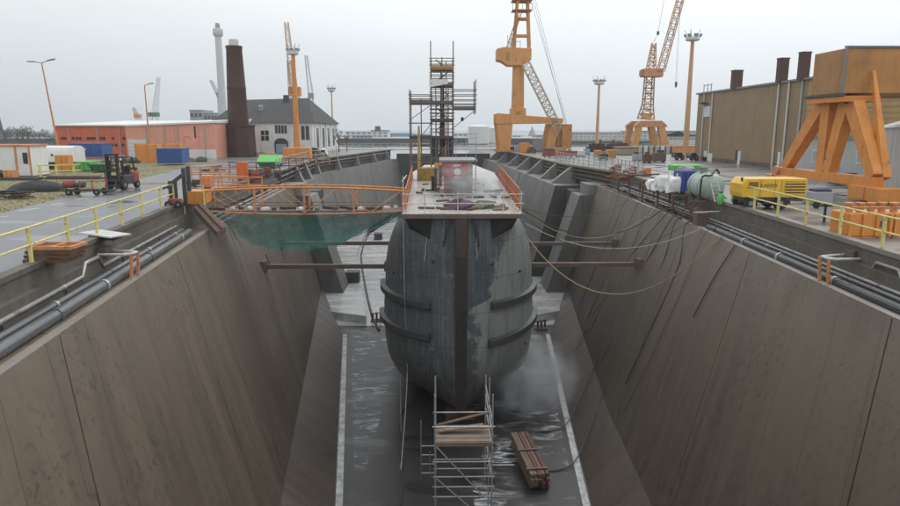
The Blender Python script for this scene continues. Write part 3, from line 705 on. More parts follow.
# ================================================================== THE SHIP
XC = 1.2; YS = 36.3
LEV = [(-.62, 3.36, 4.4, 2.6), (-1.1, 3.7, 4.7, 2.5), (-2.0, 4.2, 5.2, 2.35), (-3.0, 4.55, 5.6, 2.25), (-4.2, 4.76, 5.8, 2.15), (-5.4, 4.82, 6.0, 2.1), (-6.8, 4.92, 6.0, 2.1), (-8.2, 4.93, 6.0, 2.1), (-9.0, 4.90, 6.0, 2.0), (-9.9, 4.82, 6.0, 1.85), (-10.7, 4.68, 6.0, 1.62), (-11.3, 4.45, 6.0, 1.4), (-11.8, 4.15, 5.8, 1.22), (-12.15, 3.6, 5.6, 1.1), (-12.35, 2.6, 5.2, 1.02), (-12.45, .5, 4.0, 1.0)]
def lev(z):
    for a, b in zip(LEV, LEV[1:]):
        if b[0] <= z <= a[0]:
            t = (z - a[0]) / (b[0] - a[0]); return tuple(lerp(p, q, t) for p, q in zip(a, b))
    return LEV[0] if z > LEV[0][0] else LEV[-1]
def hull_pt(z, s, a, out=0.0):
    """a: 0 at stem .. 1 at full breadth"""
    _, b, Ln, n = lev(z); th = a * math.pi / 2
    x = b * math.sin(th) ** (2 / n) if a > 0 else 0; y = Ln * (1 - math.cos(th) ** (2 / n))
    nx, ny = math.sin(th), -math.cos(th)
    return V((XC + s * (x + nx * out), YS + y + ny * out, z))
ship = thing('ship', (XC, 60, ZF), 'old ship with grey weathered hull and rusty stem standing in the dry dock', 'ship')
rows = []
zs = sorted(set([l[0] for l in LEV] + [-1.5, -2.5, -3.6, -4.8, -6.1, -7.5, -8.8, -9.9, -10.8]), reverse=True)
for z in zs:
    row = []
    AA = [0, .06, .12, .2, .28, .36, .44, .52, .6, .68, .76, .84, .92, 1.0]
    port = [hull_pt(z, -1, a) for a in AA[::-1]]; star = [hull_pt(z, 1, a) for a in AA[1:]]
    b = lev(z)[1]
    st = [V((XC - b * .3, 92, z))] + [V((XC - b * .8, 85, z)), V((XC - b, 70, z))]
    row = st + port + star + [V((XC + b, 70, z)), V((XC + b * .8, 85, z)), V((XC + b * .3, 92, z))]
    rows.append(row)
m = MB(); m.grid(rows); m.face(rows[-1]); m.face(rows[0][::-1])
for r0, r1 in zip(rows, rows[1:]): m.face([r0[0], r1[0], r1[-1], r0[-1]])
bmesh.ops.remove_doubles(m.bm, verts=m.bm.verts, dist=1e-4)
m.build('hull', M['hull'], ship, smooth=True)
# stem bar
m = MB(); wv = .34
for z0, z1, y0, y1, w0, w1 in ((-.62, -6, YS - .22, YS - .20, .36, .34), (-6, -12.55, YS - .20, YS - .12, .34, .30)):
    m.hexa([(XC - w1, y1, z1), (XC + w1, y1, z1), (XC + w1, YS + .6, z1), (XC - w1, YS + .6, z1)], [(XC - w0, y0, z0), (XC + w0, y0, z0), (XC + w0, YS + .6, z0), (XC - w0, YS + .6, z0)])
m.build('stem', M['stem'], ship, bevel=.02)
m = MB(); m.hexa([(XC - .3, YS - .24, -2.9), (XC + .3, YS - .24, -2.9), (XC + .3, YS - .19, -2.9), (XC - .3, YS - .19, -2.9)], [(XC - .33, YS - .26, -.66), (XC + .33, YS - .26, -.66), (XC + .33, YS - .19, -.66), (XC - .33, YS - .19, -.66)]); m.build('stem_head', M['stemrust'], ship)
m = MB(); m.box(XC - .3, YS + .4, -12.7, XC + .3, 88, -12.3); m.build('keel', M['stem'], ship)
# rubbing strakes
def fender(zl, s, a0, a1, dz, r=.2):
    m = MB(); A = [lerp(a0, a1, i / 16) for i in range(17)]
    rows = []
    for a in A:
        z = zl + dz * (a - a0) / (a1 - a0)
        c = hull_pt(z, s, a, .02); o = hull_pt(z, s, a, .32)
        d = (o - c)
        rows.append([c + V((0, 0, .26)), o + V((0, 0, .2)), o + V((0, 0, -.16)), c + V((0, 0, -.3))])
    m.grid(rows); m.face(rows[0]); m.face(rows[-1][::-1])
    m.build('fender', M['fender'], ship)
fender(-5.85, -1, .22, .98, .15); fender(-5.85, 1, .22, .98, .2)
fender(-7.75, -1, .22, .98, .1); fender(-8.15, 1, .2, .98, .7)
# brackets under the fore deck, corner pair black to paint the shadow there
for s in (-1, 1):
    for a, xx in ((.45, 3.0),):
        h = hull_pt(-2.5, s, .3, -.02); m = MB()
        p0 = V((XC + s * 3.15, YS - .08, -.66)); p1 = V((XC + s * 2.35, YS - .08, -.66))
        hh = hull_pt(-2.7, s, .33, .02); hb = hull_pt(-.75, s, .6, -.1)
        q = hull_pt(-1.95, s, .24, -.02)
        m.face([p0, V((XC + s * 1.7, YS + .15, -.66)), q]); m.face([p0, q, hull_pt(-1.5, s, .52, -.03)]); m.build('deck_bracket', M['black'], ship)
    m = MB(); p = V((XC + s * .75, YS - .05, -.7)); q = hull_pt(-2.3, s, .12, .05); m.tbeam(p, q, .22, .5, .06, .08); m.build('deck_bracket', M['fender'], ship)
for s, a, z in ((-1, .2, -3.2), (1, .22, -3.4), (-1, .62, -4.3), (1, .52, -4.1), (1, .64, -9.0)):
    m = MB(); c = hull_pt(z, s, a, .03); m.lathe(c, [(.075, -.1), (.075, .02)], 10, 'Y'); m.build('hull_port', M['black'], ship)
# loose pale cables down the bow face
for s, a, z0, z1 in ((-1, .12, -.7, -2.0), (1, .1, -.7, -3.0), (-1, .27, -1.6, -3.2)):
    m = MB(); m.path([hull_pt(lerp(z0, z1, i / 8), s, a + .004 * math.sin(i * 2), .03) for i in range(9)], .014, 5); m.build('hanging_line', M['whitetube'], ship)
# deck slab, following the deck edge
DX0, DX1, DY0 = -2.12, 4.62, 36.1
m = MB(); m.hexa([(DX0, DY0, -.62), (DX1, DY0, -.62), (5.95, 72, -.62), (4.6, 88, -.62), (-2.0, 88, -.62), (-3.1, 72, -.62)], [(DX0, DY0, -.4), (DX1, DY0, -.4), (5.95, 72, -.4), (4.6, 88, -.4), (-2.0, 88, -.4), (-3.1, 72, -.4)])
m.build('deck', M['deck'], ship)
m = MB(); m.box(DX0 - .03, DY0 - .08, -.66, DX1 + .03, DY0 - .003, -.42); m.build('deck_edge', M['brownsteel'], ship)
# wheelhouse with red tarp
wh = MB(); x0, x1, y0, y1 = .3, 2.35, 47, 51.5
wh.box(x0, y0, -.4, x1, y1, 1.98); wh_o = wh.build('wheelhouse', P_('dull_pinkish_boards', (0.36, 0.26, 0.225), 0.75, 0.45, 0.8, world=True), ship)
m = MB(); m.box(x0 - .35, y0 - .3, 1.983, x1 + .35, y1 + .3, 2.1); m.build('roof', M['grey'], wh_o)
m = MB(); rows = []
for i in range(9):
    z = lerp(1.95, .8, i / 8)
    rows.append([V((lerp(x0 - .02, x1 - .35, j / 10), y0 - .05 - .03 * math.sin(j * 1.7 + i * .6), z + .04 * math.sin(j * 1.1) * i / 8)) for j in range(11)])
m.grid(rows); m.build('tarp', M['redtarp'], wh_o, smooth=True, normals=False)
m = MB(); yy = y0 - .105; cx = .5 * (x0 + x1) - .1
m.box(cx - .26, yy, 1.66, cx + .26, yy + .02, 1.76); m.box(cx - .24, yy, .82, cx + .26, yy + .02, .92); m.lathe((cx + .03, yy + .015, 1.25), [(.25, 0), (.25, -.02)], 14, 'Y')
'''
pts = [(cx + .22 - .48 * (1 - math.cos(a)) * .5, yy, 1.62 - .55 * a / 3.1) for a in [i * .39 for i in range(9)]]
m.path(pts, .045, 5); m.box(cx - .5, yy, 1.72, cx - .4, yy + .02, 1.8)
'''
m.build('tarp_emblem', M['white'], wh_o)
for z in (.0, .35, .7):
    m = MB(); m.tube((x0 - .5, y0 - .35, z), (x1 + .3, y0 - .35, z), .035, 6); m.build('cross_rail', M['rust'], wh_o)
for x in (x0 - .4, x1 + .2):
    m = MB(); m.tube((x, y0 - .35, -.4), (x, y0 - .35, 2.25), .035, 6); m.build('upright', M['scaf'], wh_o)
# mast + funnel casing
m = MB(); m.lathe((.25, 66.8, -.4), [(.32, 0), (.3, 3), (.24, 6), (.17, 9.6)], 10); m.build('mast', P_('rust_ochre_mast', (0.30, 0.13, 0.055), 0.6, 0.4, 1, 0.35), ship)
m = MB(); m.lathe((-2.0, 63.0, -.4), [(.16, 0), (.14, 3), (.1, 5)], 8); m.build('derrick_post', P_('ochre_post', (0.42, 0.30, 0.10), 0.6, 0.4, 1, 0.2), ship)
for x0_, x1_, nm in ((-.95, -.15, 'deck_locker'), (.65, 1.35, 'deck_locker')):
    m = MB(); m.box(x0_, 65.5, 1.6, x1_, 66.3, 3.4); m.build(nm, P_('dark_blue_locker', (0.03, 0.045, 0.10), 0.5, 0.3), ship, bevel=.03)
m = MB(); m.box(-2.1, 60, -.4, -.35, 62, .75); m.build('winch_house', P_('ochre_plate', (0.34, 0.21, 0.05), 0.65, 0.6, 1.5, 0.3), ship)
m = MB(); m.box(-.5, 57.5, -.4, .15, 58.5, 1.3); m.build('winch_house', M['orange'], ship)
for x, y, h in ((-.35, 53, 1.4), (.05, 54, 1.6), (-.55, 50, 1.0)):
    m = MB(); m.lathe((x, y, -.4), [(.12, 0), (.12, h), (.2, h + .02), (.2, h + .15)], 8); m.build('vent_pipe', M['darkgrey'], ship)
rnd = random.Random(3)
for i in range(46):
    x, y = rnd.uniform(-1.8, 4.6), rnd.uniform(37.5, 60); m = MB(); m.cbox((x, y, -.4 + .06), rnd.uniform(.2, 1.1), rnd.uniform(.12, .4), .12, rnd.uniform(0, 3)); m.build('deck_plate', rnd.choice([M['rust'], M['darkgrey'], M['wood'], M['brownsteel']]), ship)
# heaps of tarp on the fore deck
def heap(c, rx, ry, h, seed, n=14, rag=.35):
    rnd = random.Random(seed); m = MB(); rows = []
    for i in range(7):
        t = i / 6; rows.append([])
        for k in range(n + 1):
            kk = k % n; a = 2 * math.pi * kk / n; rr = math.cos(t * math.pi / 2) ** .7
            q = 1 + rag * (math.sin(a * 3 + seed) * .5 + math.sin(a * 7 + seed * 2 + i) * .3 + .3 * math.sin(i * 5.1 + a * 2))
            rows[-1].append(V((c[0] + rx * rr * q * math.cos(a), c[1] + ry * rr * q * math.sin(a), c[2] + h * math.sin(t * math.pi / 2) * (1 + .3 * rag * math.sin(a * 4 + seed)))))
    m.grid(rows); bmesh.ops.remove_doubles(m.bm, verts=m.bm.verts, dist=1e-3); return m
tag(heap((1.1, 38.3, -.42), .8, .5, .55, 4, rag=.7).build('tarp_heap', M['purple'], smooth=True), 'crumpled purple tarp heap on the fore deck', 'tarp')
tag(heap((2.45, 38.6, -.42), .8, .45, .42, 8, rag=.7).build('tarp_heap', M['olive'], smooth=True), 'crumpled olive tarp heap on the fore deck, right of the purple one', 'tarp')
# deck side railings with orange mesh
def deck_rail(x0, y0, x1, y1, n, label):
    t = thing('deck_railing', (x0, y0, -.4), label, 'railing', 'railings along the ship deck')
    for i in range(n + 1):
        x, y = lerp(x0, x1, i / n), lerp(y0, y1, i / n); m = MB(); m.tube((x, y, -.4), (x, y, .95), .03, 6); m.build('post', M['rustorange'], t)
    for h in (.2, .9):
        m = MB(); m.tube((x0, y0, h), (x1, y1, h), .028, 6); m.build('rail', M['rustorange'], t)
    m = MB(); rr = [[], []]
    for i in range(n * 2 + 1):
        q = i / (2 * n); rr[0].append(V((lerp(x0, x1, q) + .05 * math.sin(i * 1.9), lerp(y0, y1, q), -.36))); rr[1].append(V((lerp(x0, x1, q), lerp(y0, y1, q), .92 - (.12 if i % 2 else 0))))
    m.grid(rr); m.build('safety_mesh', M['meshor'], t, normals=False)
deck_rail(-1.98, 37.2, -2.6, 62, 12, 'railing hung with orange safety mesh along the left deck edge')
deck_rail(4.55, 37.2, 5.6, 62, 12, 'railing hung with orange safety mesh along the right deck edge')
# pale tube railing across the bow
t = thing('bow_railing', (XC, 36.3, -.4), 'pale scaffold tube railing across the front edge of the deck', 'railing')
for x, h in ((-2.05, 2.1), (-.85, 1.35), (1.0, 1.25), (3.55, 1.35), (4.55, 1.25)):
    m = MB(); m.tube((x, 36.3, -.9 if h > 2 else -.4), (x, 36.3, -.4 + h), .03, 6); m.build('post', M['whitetube'], t)
for z in (.16, .68):
    m = MB(); m.tube((-2.15, 36.25, z), (4.7, 36.25, z), .028, 6); m.build('rail', M['whitetube'], t)
m = MB(); m.tube((-2.1, 36.2, 1.4), (-2.1, 41, 1.4), .03, 6); m.build('rail', M['whitetube'], t)
# ------------------------------------------------------------------ mast scaffold
M['scafdeck'] = P_('brown_scaffold_decking', (0.135, 0.105, 0.10), 0.75, 0.4, 2)
t = thing('mast_scaffold', (.2, 66, -.4), 'tall tube scaffold tower with wing platforms around the mast of the ship', 'scaffold')
Y0, Y1 = 65.2, 68.0
def px(u, v, y=66.0): return ay(u, v, y)
XL, XR = px(431, 100).x, px(453, 100).x; XW, XE = px(410, 100).x, px(475, 100).x
def Z(v): return px(440, v).z
def std(x, y, z0, z1, r=.06):
    m = MB(); m.tube((x, y, z0), (x, y, z1), r, 6); m.build('standard', M['scaf'], t)
for y in (Y0, Y1):
    std(XL, y, -.4, Z(42 if y == Y0 else 57)); std(XR, y, -.4, Z(42 if y == Y0 else 57)); std(XW, y, -.4, Z(90)); std(XE, y, Z(114), Z(80))
for q in (.22, .78):
    std(lerp(XL, XR, q), Y0 + .02, -.4, Z(88)); std(lerp(XL, XR, q), Y1, -.4, Z(97))
std((XW + XL) / 2, Y1, -.4, Z(97))
for k in range(9):
    m = MB(); zz = Z(165) + k * 1.15
    a_, b_ = (XL + .5, XR - .5) if k % 2 else (XR - .5, XL + .5)
    m.beam((a_, Y0 + 1.5, zz), (b_, Y0 + 1.5, zz + 1.1), .4, .08); m.build('stair_flight', M['scafdeck'], t)
std((XL + XR) / 2, Y0, Z(108), Z(58)); std(px(441, 100).x, Y1, -.4, Z(60)); std(px(446, 100).x, Y0, -.4, Z(62))
def led(x0, x1, v, y=None, r=.044):
    for yy in ((Y0, Y1) if y is None else (y,)):
        m = MB(); m.tube((x0 - .15, yy, Z(v)), (x1 + .15, yy, Z(v)), r, 5); m.build('ledger', M['scaf'], t)
for v in (59, 62, 66, 73, 77, 92, 96, 109, 113, 119, 129, 138, 148, 158): led(XL, XR, v)
for v in (95, 99, 123, 136, 146, 155, 162): led(XW, XL, v)
for v in (68, 82, 89, 99, 106, 116, 124, 132, 143, 152): led(XL, XR, v, Y0 + .9, .036)
for v in (90, 95, 100, 104): led(XR, XE, v)
for x in (XW, XL, XR, XE):
    for v in ((95, 123, 150) if x == XW else (60, 77, 92, 120, 138, 155) if x != XE else (90, 104)):
        m = MB(); m.tube((x, Y0 - .1, Z(v)), (x, Y1 + .1, Z(v)), .034, 5); m.build('transom', M['scaf'], t)
def plat(x0, x1, v, mat, th=.16):
    m = MB(); m.box(x0 - .05, Y0 - .12, Z(v) - th, x1 + .05, Y1 + .12, Z(v)); m.build('platform', mat, t)
    m = MB(); m.box(x0 - .05, Y0 - .16, Z(v) + .005, x1 + .05, Y0 - .125, Z(v) + .16); m.build('toe_board', mat, t)
M['scafdeck'] = P_('brown_scaffold_decking', (0.135, 0.105, 0.10), 0.75, 0.4, 2)
plat(XL, XR, 68.5, P_('ochre_boards', (0.38, 0.26, 0.10), 0.7, 0.3)); plat(XL, XR, 85, M['scafdeck']); plat(XW, XR, 102.5, M['scafdeck']); plat(XR + .1, XE, 108, M['scafdeck'])
plat(XL, XR, 121, M['darkgrey'], .1); plat(XW, XR, 137.5, M['darkgrey'], .1)
for p, q in (((XW, 120), (XL - .1, 106)), ((XE - .1, 111), (XR, 128)), ((XL, 160), (XR, 140)), ((XL, 118), (XR, 106)), ((XW, 150), (XL, 124)), ((XL, 84), (XR, 70))):
    m = MB(); m.tube((p[0], Y0 - .06, Z(p[1])), (q[0], Y0 - .06, Z(q[1])), .036, 5); m.build('brace', M['scaf'], t)
m = MB(); rows = [[V((lerp(XL - .15, XR - .5, j / 8), Y0 - .2 - .06 * math.sin(j * 2.1 + i), lerp(Z(80), Z(88) + .35 * j / 8, i / 5))) for j in range(9)] for i in range(6)]
m.grid(rows); m.build('pale_sheet', M['whitebag'], t, smooth=True, normals=False)
m = MB(); m.lathe((px(462, 119).x, Y0, Z(121)), [(.14, 0), (.14, .35)], 8); m.build('lamp', M['black'], t)
# thin free standing guard frame right of the tower
t2 = thing('tube_railing', (px(470, 150).x, 66, -.4), 'thin tube guard frame standing right of the mast scaffold', 'railing')
for u in (456, 466, 476):
    m = MB(); a = px(u, 150); m.tube((a.x, 66, -.4), (a.x, 66, Z(133)), .03, 5); m.build('post', M['galv'], t2)
for v in (134, 138, 148):
    m = MB(); m.tube((px(455, v).x, 66, Z(v)), (px(477, v).x, 66, Z(v)), .028, 5); m.build('rail', M['galv'], t2)
# ------------------------------------------------------------------ scaffold below the bow
def bow_scaffold():
    t = thing('bow_scaffold', (XC, 27, ZF), 'white tube scaffold with a plank deck on the dock floor below the bow', 'scaffold')
    XA, XB = ay(435, 440, 26.2).x, ay(492, 440, 26.2).x
    zt = ay(440, 393, 26.2).z
    for y in (26.0, 27.9, 30.2):
        for x in (XA, XB):
            m = MB(); m.tube((x, y, ZF), (x, y, zt if y < 28 else zt - .8), .036, 7); m.build('standard', M['galv'], t)
    for v in (427, 462, 477, 487, 497):
        z = ay(440, v, 26.0).z
        m = MB(); m.tube((XA - .1, 26.0, z), (XB + .1, 26.0, z), .032, 6); m.build('ledger', M['whitetube'] if v == 427 else M['galv'], t)
        if v < 490:
            m = MB(); m.tube((XA - .1, 27.9, z - .2), (XB + .1, 27.9, z - .2), .032, 6); m.build('ledger', M['galv'], t)
    zp = ay(440, 446, 26.0).z
    for i in range(6):
        y = 26.05 + i * .32; m = MB(); m.box(XA + .03, y, zp - .05 + .02 * (i % 2), XB - .03, y + .29, zp + .015 * (i % 3)); m.build('plank', M['wood'] if i % 3 else M['brownsteel'], t)
    m = MB(); m.box(XA, 25.96, zp - .02, XB, 26.0, zp + .16); m.build('toe_board', M['wood'], t)
    for x in (XA, XB):
        for z in (zp + .55, zp + 1.05, zp - .1, zp - 1.6):
            m = MB(); m.tube((x, 25.9, z), (x, 30.3, z), .03, 6); m.build('transom', M['galv'], t)
    for a, b in ((446, 498), (478, 520)):
        m = MB(); m.tube((XA + .05, 25.95, ay(440, a, 26).z), (XB - .3, 25.95, ay(440, b, 26).z), .03, 6); m.build('brace', M['galv'], t)
    m = MB(); m.tube((XB - .2, 26.2, ay(440, 468, 26).z), (ay(514, 468, 26.2).x, 26.2, ay(440, 468, 26).z), .03, 6); m.build('outrigger', M['galv'], t)
    m = MB(); m.tube((XA + .1, 27.6, zp + .2), (XB - .1, 27.9, zp + .65), .06, 6); m.build('loose_board', M['wood'], t)
    m = MB(); m.beam((XA + .2, 27.2, zp + .12), (XB - .3, 27.4, zp + .3), .25, .05); m.build('loose_board', M['wood'], t)
    # ladder hung on the left side
    for x in (ay(421, 440, 26.5).x, ay(430, 440, 26.5).x):
        m = MB(); m.tube((x, 26.5, ay(425, 478, 26.5).z), (x, 26.5, ay(425, 420 if x < ay(425, 440, 26.5).x else 452, 26.5).z), .028, 6); m.build('ladder_rail', M['wood'], t)
    for i in range(4):
        z = ay(425, 446 + 9 * i, 26.5).z; m = MB(); m.tube((ay(421, 440, 26.5).x, 26.5, z), (XA, 26.5, z), .022, 5); m.build('rung', M['galv'], t)
bow_scaffold()
# keel blocks
rnd = random.Random(5)
for i in range(16):
    y = 37.2 + i * 3.2; m = MB()
    m.box(XC - .9, y, ZF + .012, XC + .9, y + 1.1, ZF + .42); m.box(XC - .7, y + .05, ZF + .425, XC + .7, y + 1.0, -12.72)
    tag(m.build('keel_block', M['timber'] if i else M['rust'], bevel=.02), 'heavy timber keel block under the ship' if i else 'foremost keel block under the stem of the ship', 'keel block', 'keel blocks under the ship')
# bilge blocks on the pale floor
for u, v, w, lab in ((378, 240, 1.25, 'small dark square block on the pale floor, farther one left of the hull'), (352, 283, 1.5, 'dark square block on the pale floor below the left struts')):
    a = az(u, v, ZF + .012 if u > 370 else ZF + .76)
    m = MB(); m.box(a.x - w/2, a.y, a.z, a.x + w/2, a.y + w, a.z + w * .8); tag(m.build('bilge_block', M['darkgrey'], bevel=.03), lab, 'bilge block')
# rubble and red hydrant like fittings by the bench ends
for u, v, s, lab in ((376, 322, -1, 'small red standpipe beside the left floor bench end'), (541, 330, 1, 'rusty fitting pile beside the right floor bench end')):
    a = az(u, v, ZF); t = thing('standpipe', a, lab, 'standpipe')
    for k in range(3):
        m = MB(); m.lathe((a.x + k*.35 - .3, a.y + .2*k, a.z), [(.09, 0), (.09, .7), (.15, .72), (.15, .85)], 8); m.build('riser', M['rust'] if s > 0 else M['red'], t)
    m = MB(); m.box(a.x - .5, a.y - .1, a.z, a.x + .6, a.y + .6, a.z + .15); m.build('base', M['timber'], t)
# timber bundle
a, b = az(540, 490, ZF), az(519, 446, ZF); d = (b - a).normalized(); sdv = V((d.y, -d.x, 0))
t = thing('timber_bundle', (a + b) / 2, 'strapped bundle of long weathered beams with red stained ends on the wet floor', 'timber bundle')
for r in range(4):
    for c in range(5):
        o = sdv * ((c - 2) * .2 + rnd.uniform(-.02, .02)) + V((0, 0, .14 + r * .19)); e = rnd.uniform(-.12, .12)
        m = MB(); m.beam(a + o + d * e, b + o + d * e, .17, .17); m.build('beam', M['timber'] if (r == 3 and c % 2 or c < 2) else M['redtimber'], t, bevel=.012)
for q in (.12, .55):
    c = a.lerp(b, q); m = MB(); m.beam(c - sdv * .56 + V((0, 0, .86)), c + sdv * .56 + V((0, 0, .86)), .12, .04); m.build('strap', M['brownsteel'], t)
# spray above the floor and deck
def spray(name, c, r, dens, label, rot=0, col=(.9, .92, .95)):
    m = MB(); prof = [(r[0] * math.sin(math.pi * i / 10), -r[0] * math.cos(math.pi * i / 10)) for i in range(11)]
    prof[0] = (.001, -r[0]); prof[-1] = (.001, r[0]); m.lathe((0, 0, 0), prof, 20)
    mt, nt, bs = newmat(name + '_volume'); nt.nodes.remove(bs)
    pv = N(nt, 'ShaderNodeVolumePrincipled'); pv.inputs['Color'].default_value = (*col, 1)
    tc = N(nt, 'ShaderNodeTexCoord'); L = nt.links
    vl = N(nt, 'ShaderNodeVectorMath', operation='LENGTH'); L.new(tc.outputs['Object'], vl.inputs[0])
    f = N(nt, 'ShaderNodeMapRange'); f.inputs[1].default_value = r[0]; f.inputs[2].default_value = 0.1 * r[0]; f.inputs[3].default_value = 0; f.inputs[4].default_value = 1
    L.new(vl.outputs['Value'], f.inputs[0])
    nn = noise(nt, tc.outputs['Object'], .9, 3, .5)
    dn = math_(nt, 'MULTIPLY', math_(nt, 'MULTIPLY', math_(nt, 'POWER', f.outputs[0], 2.2), ramp(nt, nn, [(.38, .0), (.62, 1.0)])), dens)
    L.new(dn, pv.inputs['Density']); L.new(pv.outputs[0], nt.nodes['Material Output'].inputs['Volume'])
    o = m.build(name, mt, None, smooth=True); o.location = V(c); o.rotation_euler = rot if rot else (0, 0, 0)
    o.scale = (1, r[1] / r[0], r[2] / r[0]); struct(o, 'stuff'); o['label'] = label; return o
if 1:
    spray('spray_mist', (5.4, 40.6, -11.5), (4.4, 6.0, 2.7), 3.2, 'pale water spray drifting beside the lower right bow')
    spray('spray_mist', (2.3, 45.0, .4), (3.4, 2.4, 1.7), 2.2, 'pale blasting spray drifting from the red wheelhouse', (0, R(25), 0))
# ------------------------------------------------------------------ shores between hull and dock walls
def wallx(y, z, side):
    C, B = (RC, RB) if side > 0 else (LC, LB)
    return lerp(interp(C, y), interp(B, y), (ZC - z) / (ZC - ZB))
def shore(y, z, side, label):
    b = lev(z)[1]; x0 = XC + side * (b + .02); x1 = wallx(y, z, side) - .02 * side
    t = thing('shoring_beam', (x0, y, z), label, 'shoring beam', 'shoring beams between hull and dock walls')
    m = MB(); m.beam((x0, y, z), (x1 - .3*side, y, z), .26, .28); m.build('beam', M['brownsteel'], t)
    m = MB(); m.box(x1 - .3*side, y - .35, z - .4, x1, y + .35, z + .4); m.build('wall_pad', M['timber'], t)
    m = MB(); m.beam((x1 - .5*side, y, z + .15), (x1 - .3*side, y - .1, z + .9), .1, .1); m.build('wedge', M['wood'], t)
    m = MB(); m.box(x0, y - .3, z - .3, x0 + .15*side, y + .3, z + .3); m.build('hull_pad', M['timber'], t)
for v, y, s, lb in ((266, 43, -1, 'lower near shoring beam left of the hull'), (243, 51, -1, 'upper far shoring beam left of the hull'), (265, 43, 1, 'lower near shoring beam right of the hull'), (244, 51, 1, 'upper far shoring beam right of the hull')):
    shore(y, ay(440, v, y).z, s, lb)
# ------------------------------------------------------------------ hoses and cables
def hose(p, q, sag, r, mat, label, n=20, kind='cable', via=None):
    m = MB()
    pts = catenary(p, q, sag, n) if via is None else via
    m.path(pts, r, 6); return tag(m.build('hose' if mat == 'yhose' else 'cable', M[mat], smooth=True), label, 'hose' if mat == 'yhose' else 'cable')
def smooth_path(P, n=6):
    P = [V(p) for p in P]; out = []
    for i in range(len(P) - 1):
        p0, p1, p2, p3 = P[max(i-1, 0)], P[i], P[i+1], P[min(i+2, len(P)-1)]
        for k in range(n):
            t = k / n; out.append(.5 * ((2*p1) + (p2 - p0)*t + (2*p0 - 5*p1 + 4*p2 - p3)*t*t + (3*p1 - p0 - 3*p2 + p3)*t**3))
    return out + [P[-1]]
W = lambda y, z, s=1: V((wallx(y, z, s) - .06 * s, y, z))
Rq = lambda y, dx=0: V((interp(RQ, y) + dx, y, .1))
hose(V((4.6, 37.5, -.2)), V((interp(RC, 44), 44, -1.2)), 1.7, .035, 'cable', 'dark cable sagging from the right deck edge to the coping')
hose(V((4.7, 39.5, -.3)), V((interp(RC, 45), 45.2, -1.2)), 2.1, .03, 'yhose', 'pale yellow hose sagging from the right deck edge to the coping')
hose(V((5.6, 41, -2.6)), V((interp(RC, 33), 33, -1.2)), 3.4, .035, 'yhose', 'long yellow hose hanging in a deep curve right of the hull')
hose(V((5.3, 40, -1.5)), V((interp(RC, 36), 36, -1.2)), 1.4, .02, 'galv', 'thin pale line sagging right of the hull above the yellow hose')
for a, (yt, pts, lb) in enumerate(((40, [(39, -4), (38.6, -8), (37.5, -11.6)], 'thick dark cable lying down the right wall to the apron'), (41, [(42, -4.5), (43, -8), (42, -11.5)], 'second dark cable down the right wall, farther from the viewer'), (38.2, [(36.5, -3.5), (35.5, -7), (34.8, -10)], 'dark cable down the right wall, nearest to the viewer'), (42.5, [(46, -5), (48, -9), (49, -11.6)], 'thin dark cable slanting far down the right wall'))):
    P = [Rq(yt + 1, .9), Rq(yt + .4, .1) + V((0, 0, .2)), V((interp(RC, yt) + .4, yt, ZC + .35)), W(yt, ZC - .3) + V((-.12, 0, .1))] + [W(y, z) for y, z in pts]
    e = P[-1]
    if pts[-1][1] < -11: P += [V((interp(RS, e.y - 3) + 1.2, e.y - 3, ZF + .8)), V((interp(RS, e.y - 6) - .2, e.y - 6, ZF + .12)), V((interp(RS, e.y - 7) - 2.2, e.y - 6.5, ZF + .06))]
    hose(None, None, 0, .035 if a < 3 else .025, 'cable', lb, via=smooth_path(P))
for i, (yt, y2, lb) in enumerate(((46, 47.5, 'thin line hanging down the right wall between the shoring beams'), (49.5, 50, 'thin line hanging down the right wall above the farther shoring beam'), (53, 55, 'thin line down the right wall, farthest of the thin lines'), (35, 33, 'thin line slanting down the right wall below the valve box'), (43.5, 41, 'thin line crossing the thick cables on the right wall'))):
    hose(None, None, 0, .016, 'cable', lb, via=smooth_path([V((interp(RC, yt) + .3, yt, ZC + .1)), W(yt, ZC - .3) + V((-.08, 0, .1)), W(lerp(yt, y2, .4), -4.5), W(lerp(yt, y2, .8), -8), W(y2, -11)]))
for i, (ya, za, yb_, lb) in enumerate(((38, -.2, 52, 'thin dark line sagging from deck to right coping, farthest'), (37, -.5, 38.5, 'thin dark line sagging from deck corner to the valve box'))):
    hose(V((4.6, ya, za)), V((interp(RC, yb_), yb_, -1.2)), 1.0 + i, .018, 'cable', lb)
for y0, z1, lb in ((31, -5.0, 'dark hose stub hanging at the wall joint right of the yellow hose'),):
    hose(None, None, 0, .03, 'cable', lb, via=smooth_path([W(y0, ZC), W(y0 + .3, -3), W(y0 + .2, z1)]))
hose(None, None, 0, .025, 'galv', 'thin pale line down the left wall below the green net', via=smooth_path([W(40, ZC - .2, -1), W(41.2, -5, -1), W(42.4, -7, -1)]))
a, b = ay(400, 375, 40), ay(399, 500, 28)
hose(None, None, 0, .018, 'galv', 'thin pale hanging line in front of the lower left bow', via=smooth_path([ay(400, 372, 40.5), ay(401, 430, 36), V((az(400, 470, ZF + .03)))]))
hose(None, None, 0, .025, 'galv', 'thin pale line from the deck corner down the left bow', via=smooth_path([V((-2.05, 36.2, -.5)), V((-2.07, 36.5, -5)), V((-2.05, 38.0, -10.6)), az(401, 470, ZF + .05)]))
hose(None, None, 0, .05, 'cable', 'dark hose lying along the left part of the wet floor', via=smooth_path([az(u, v, ZF + .06) for u, v in ((401, 506), (402, 470), (399, 430), (404, 408), (418, 400))]))
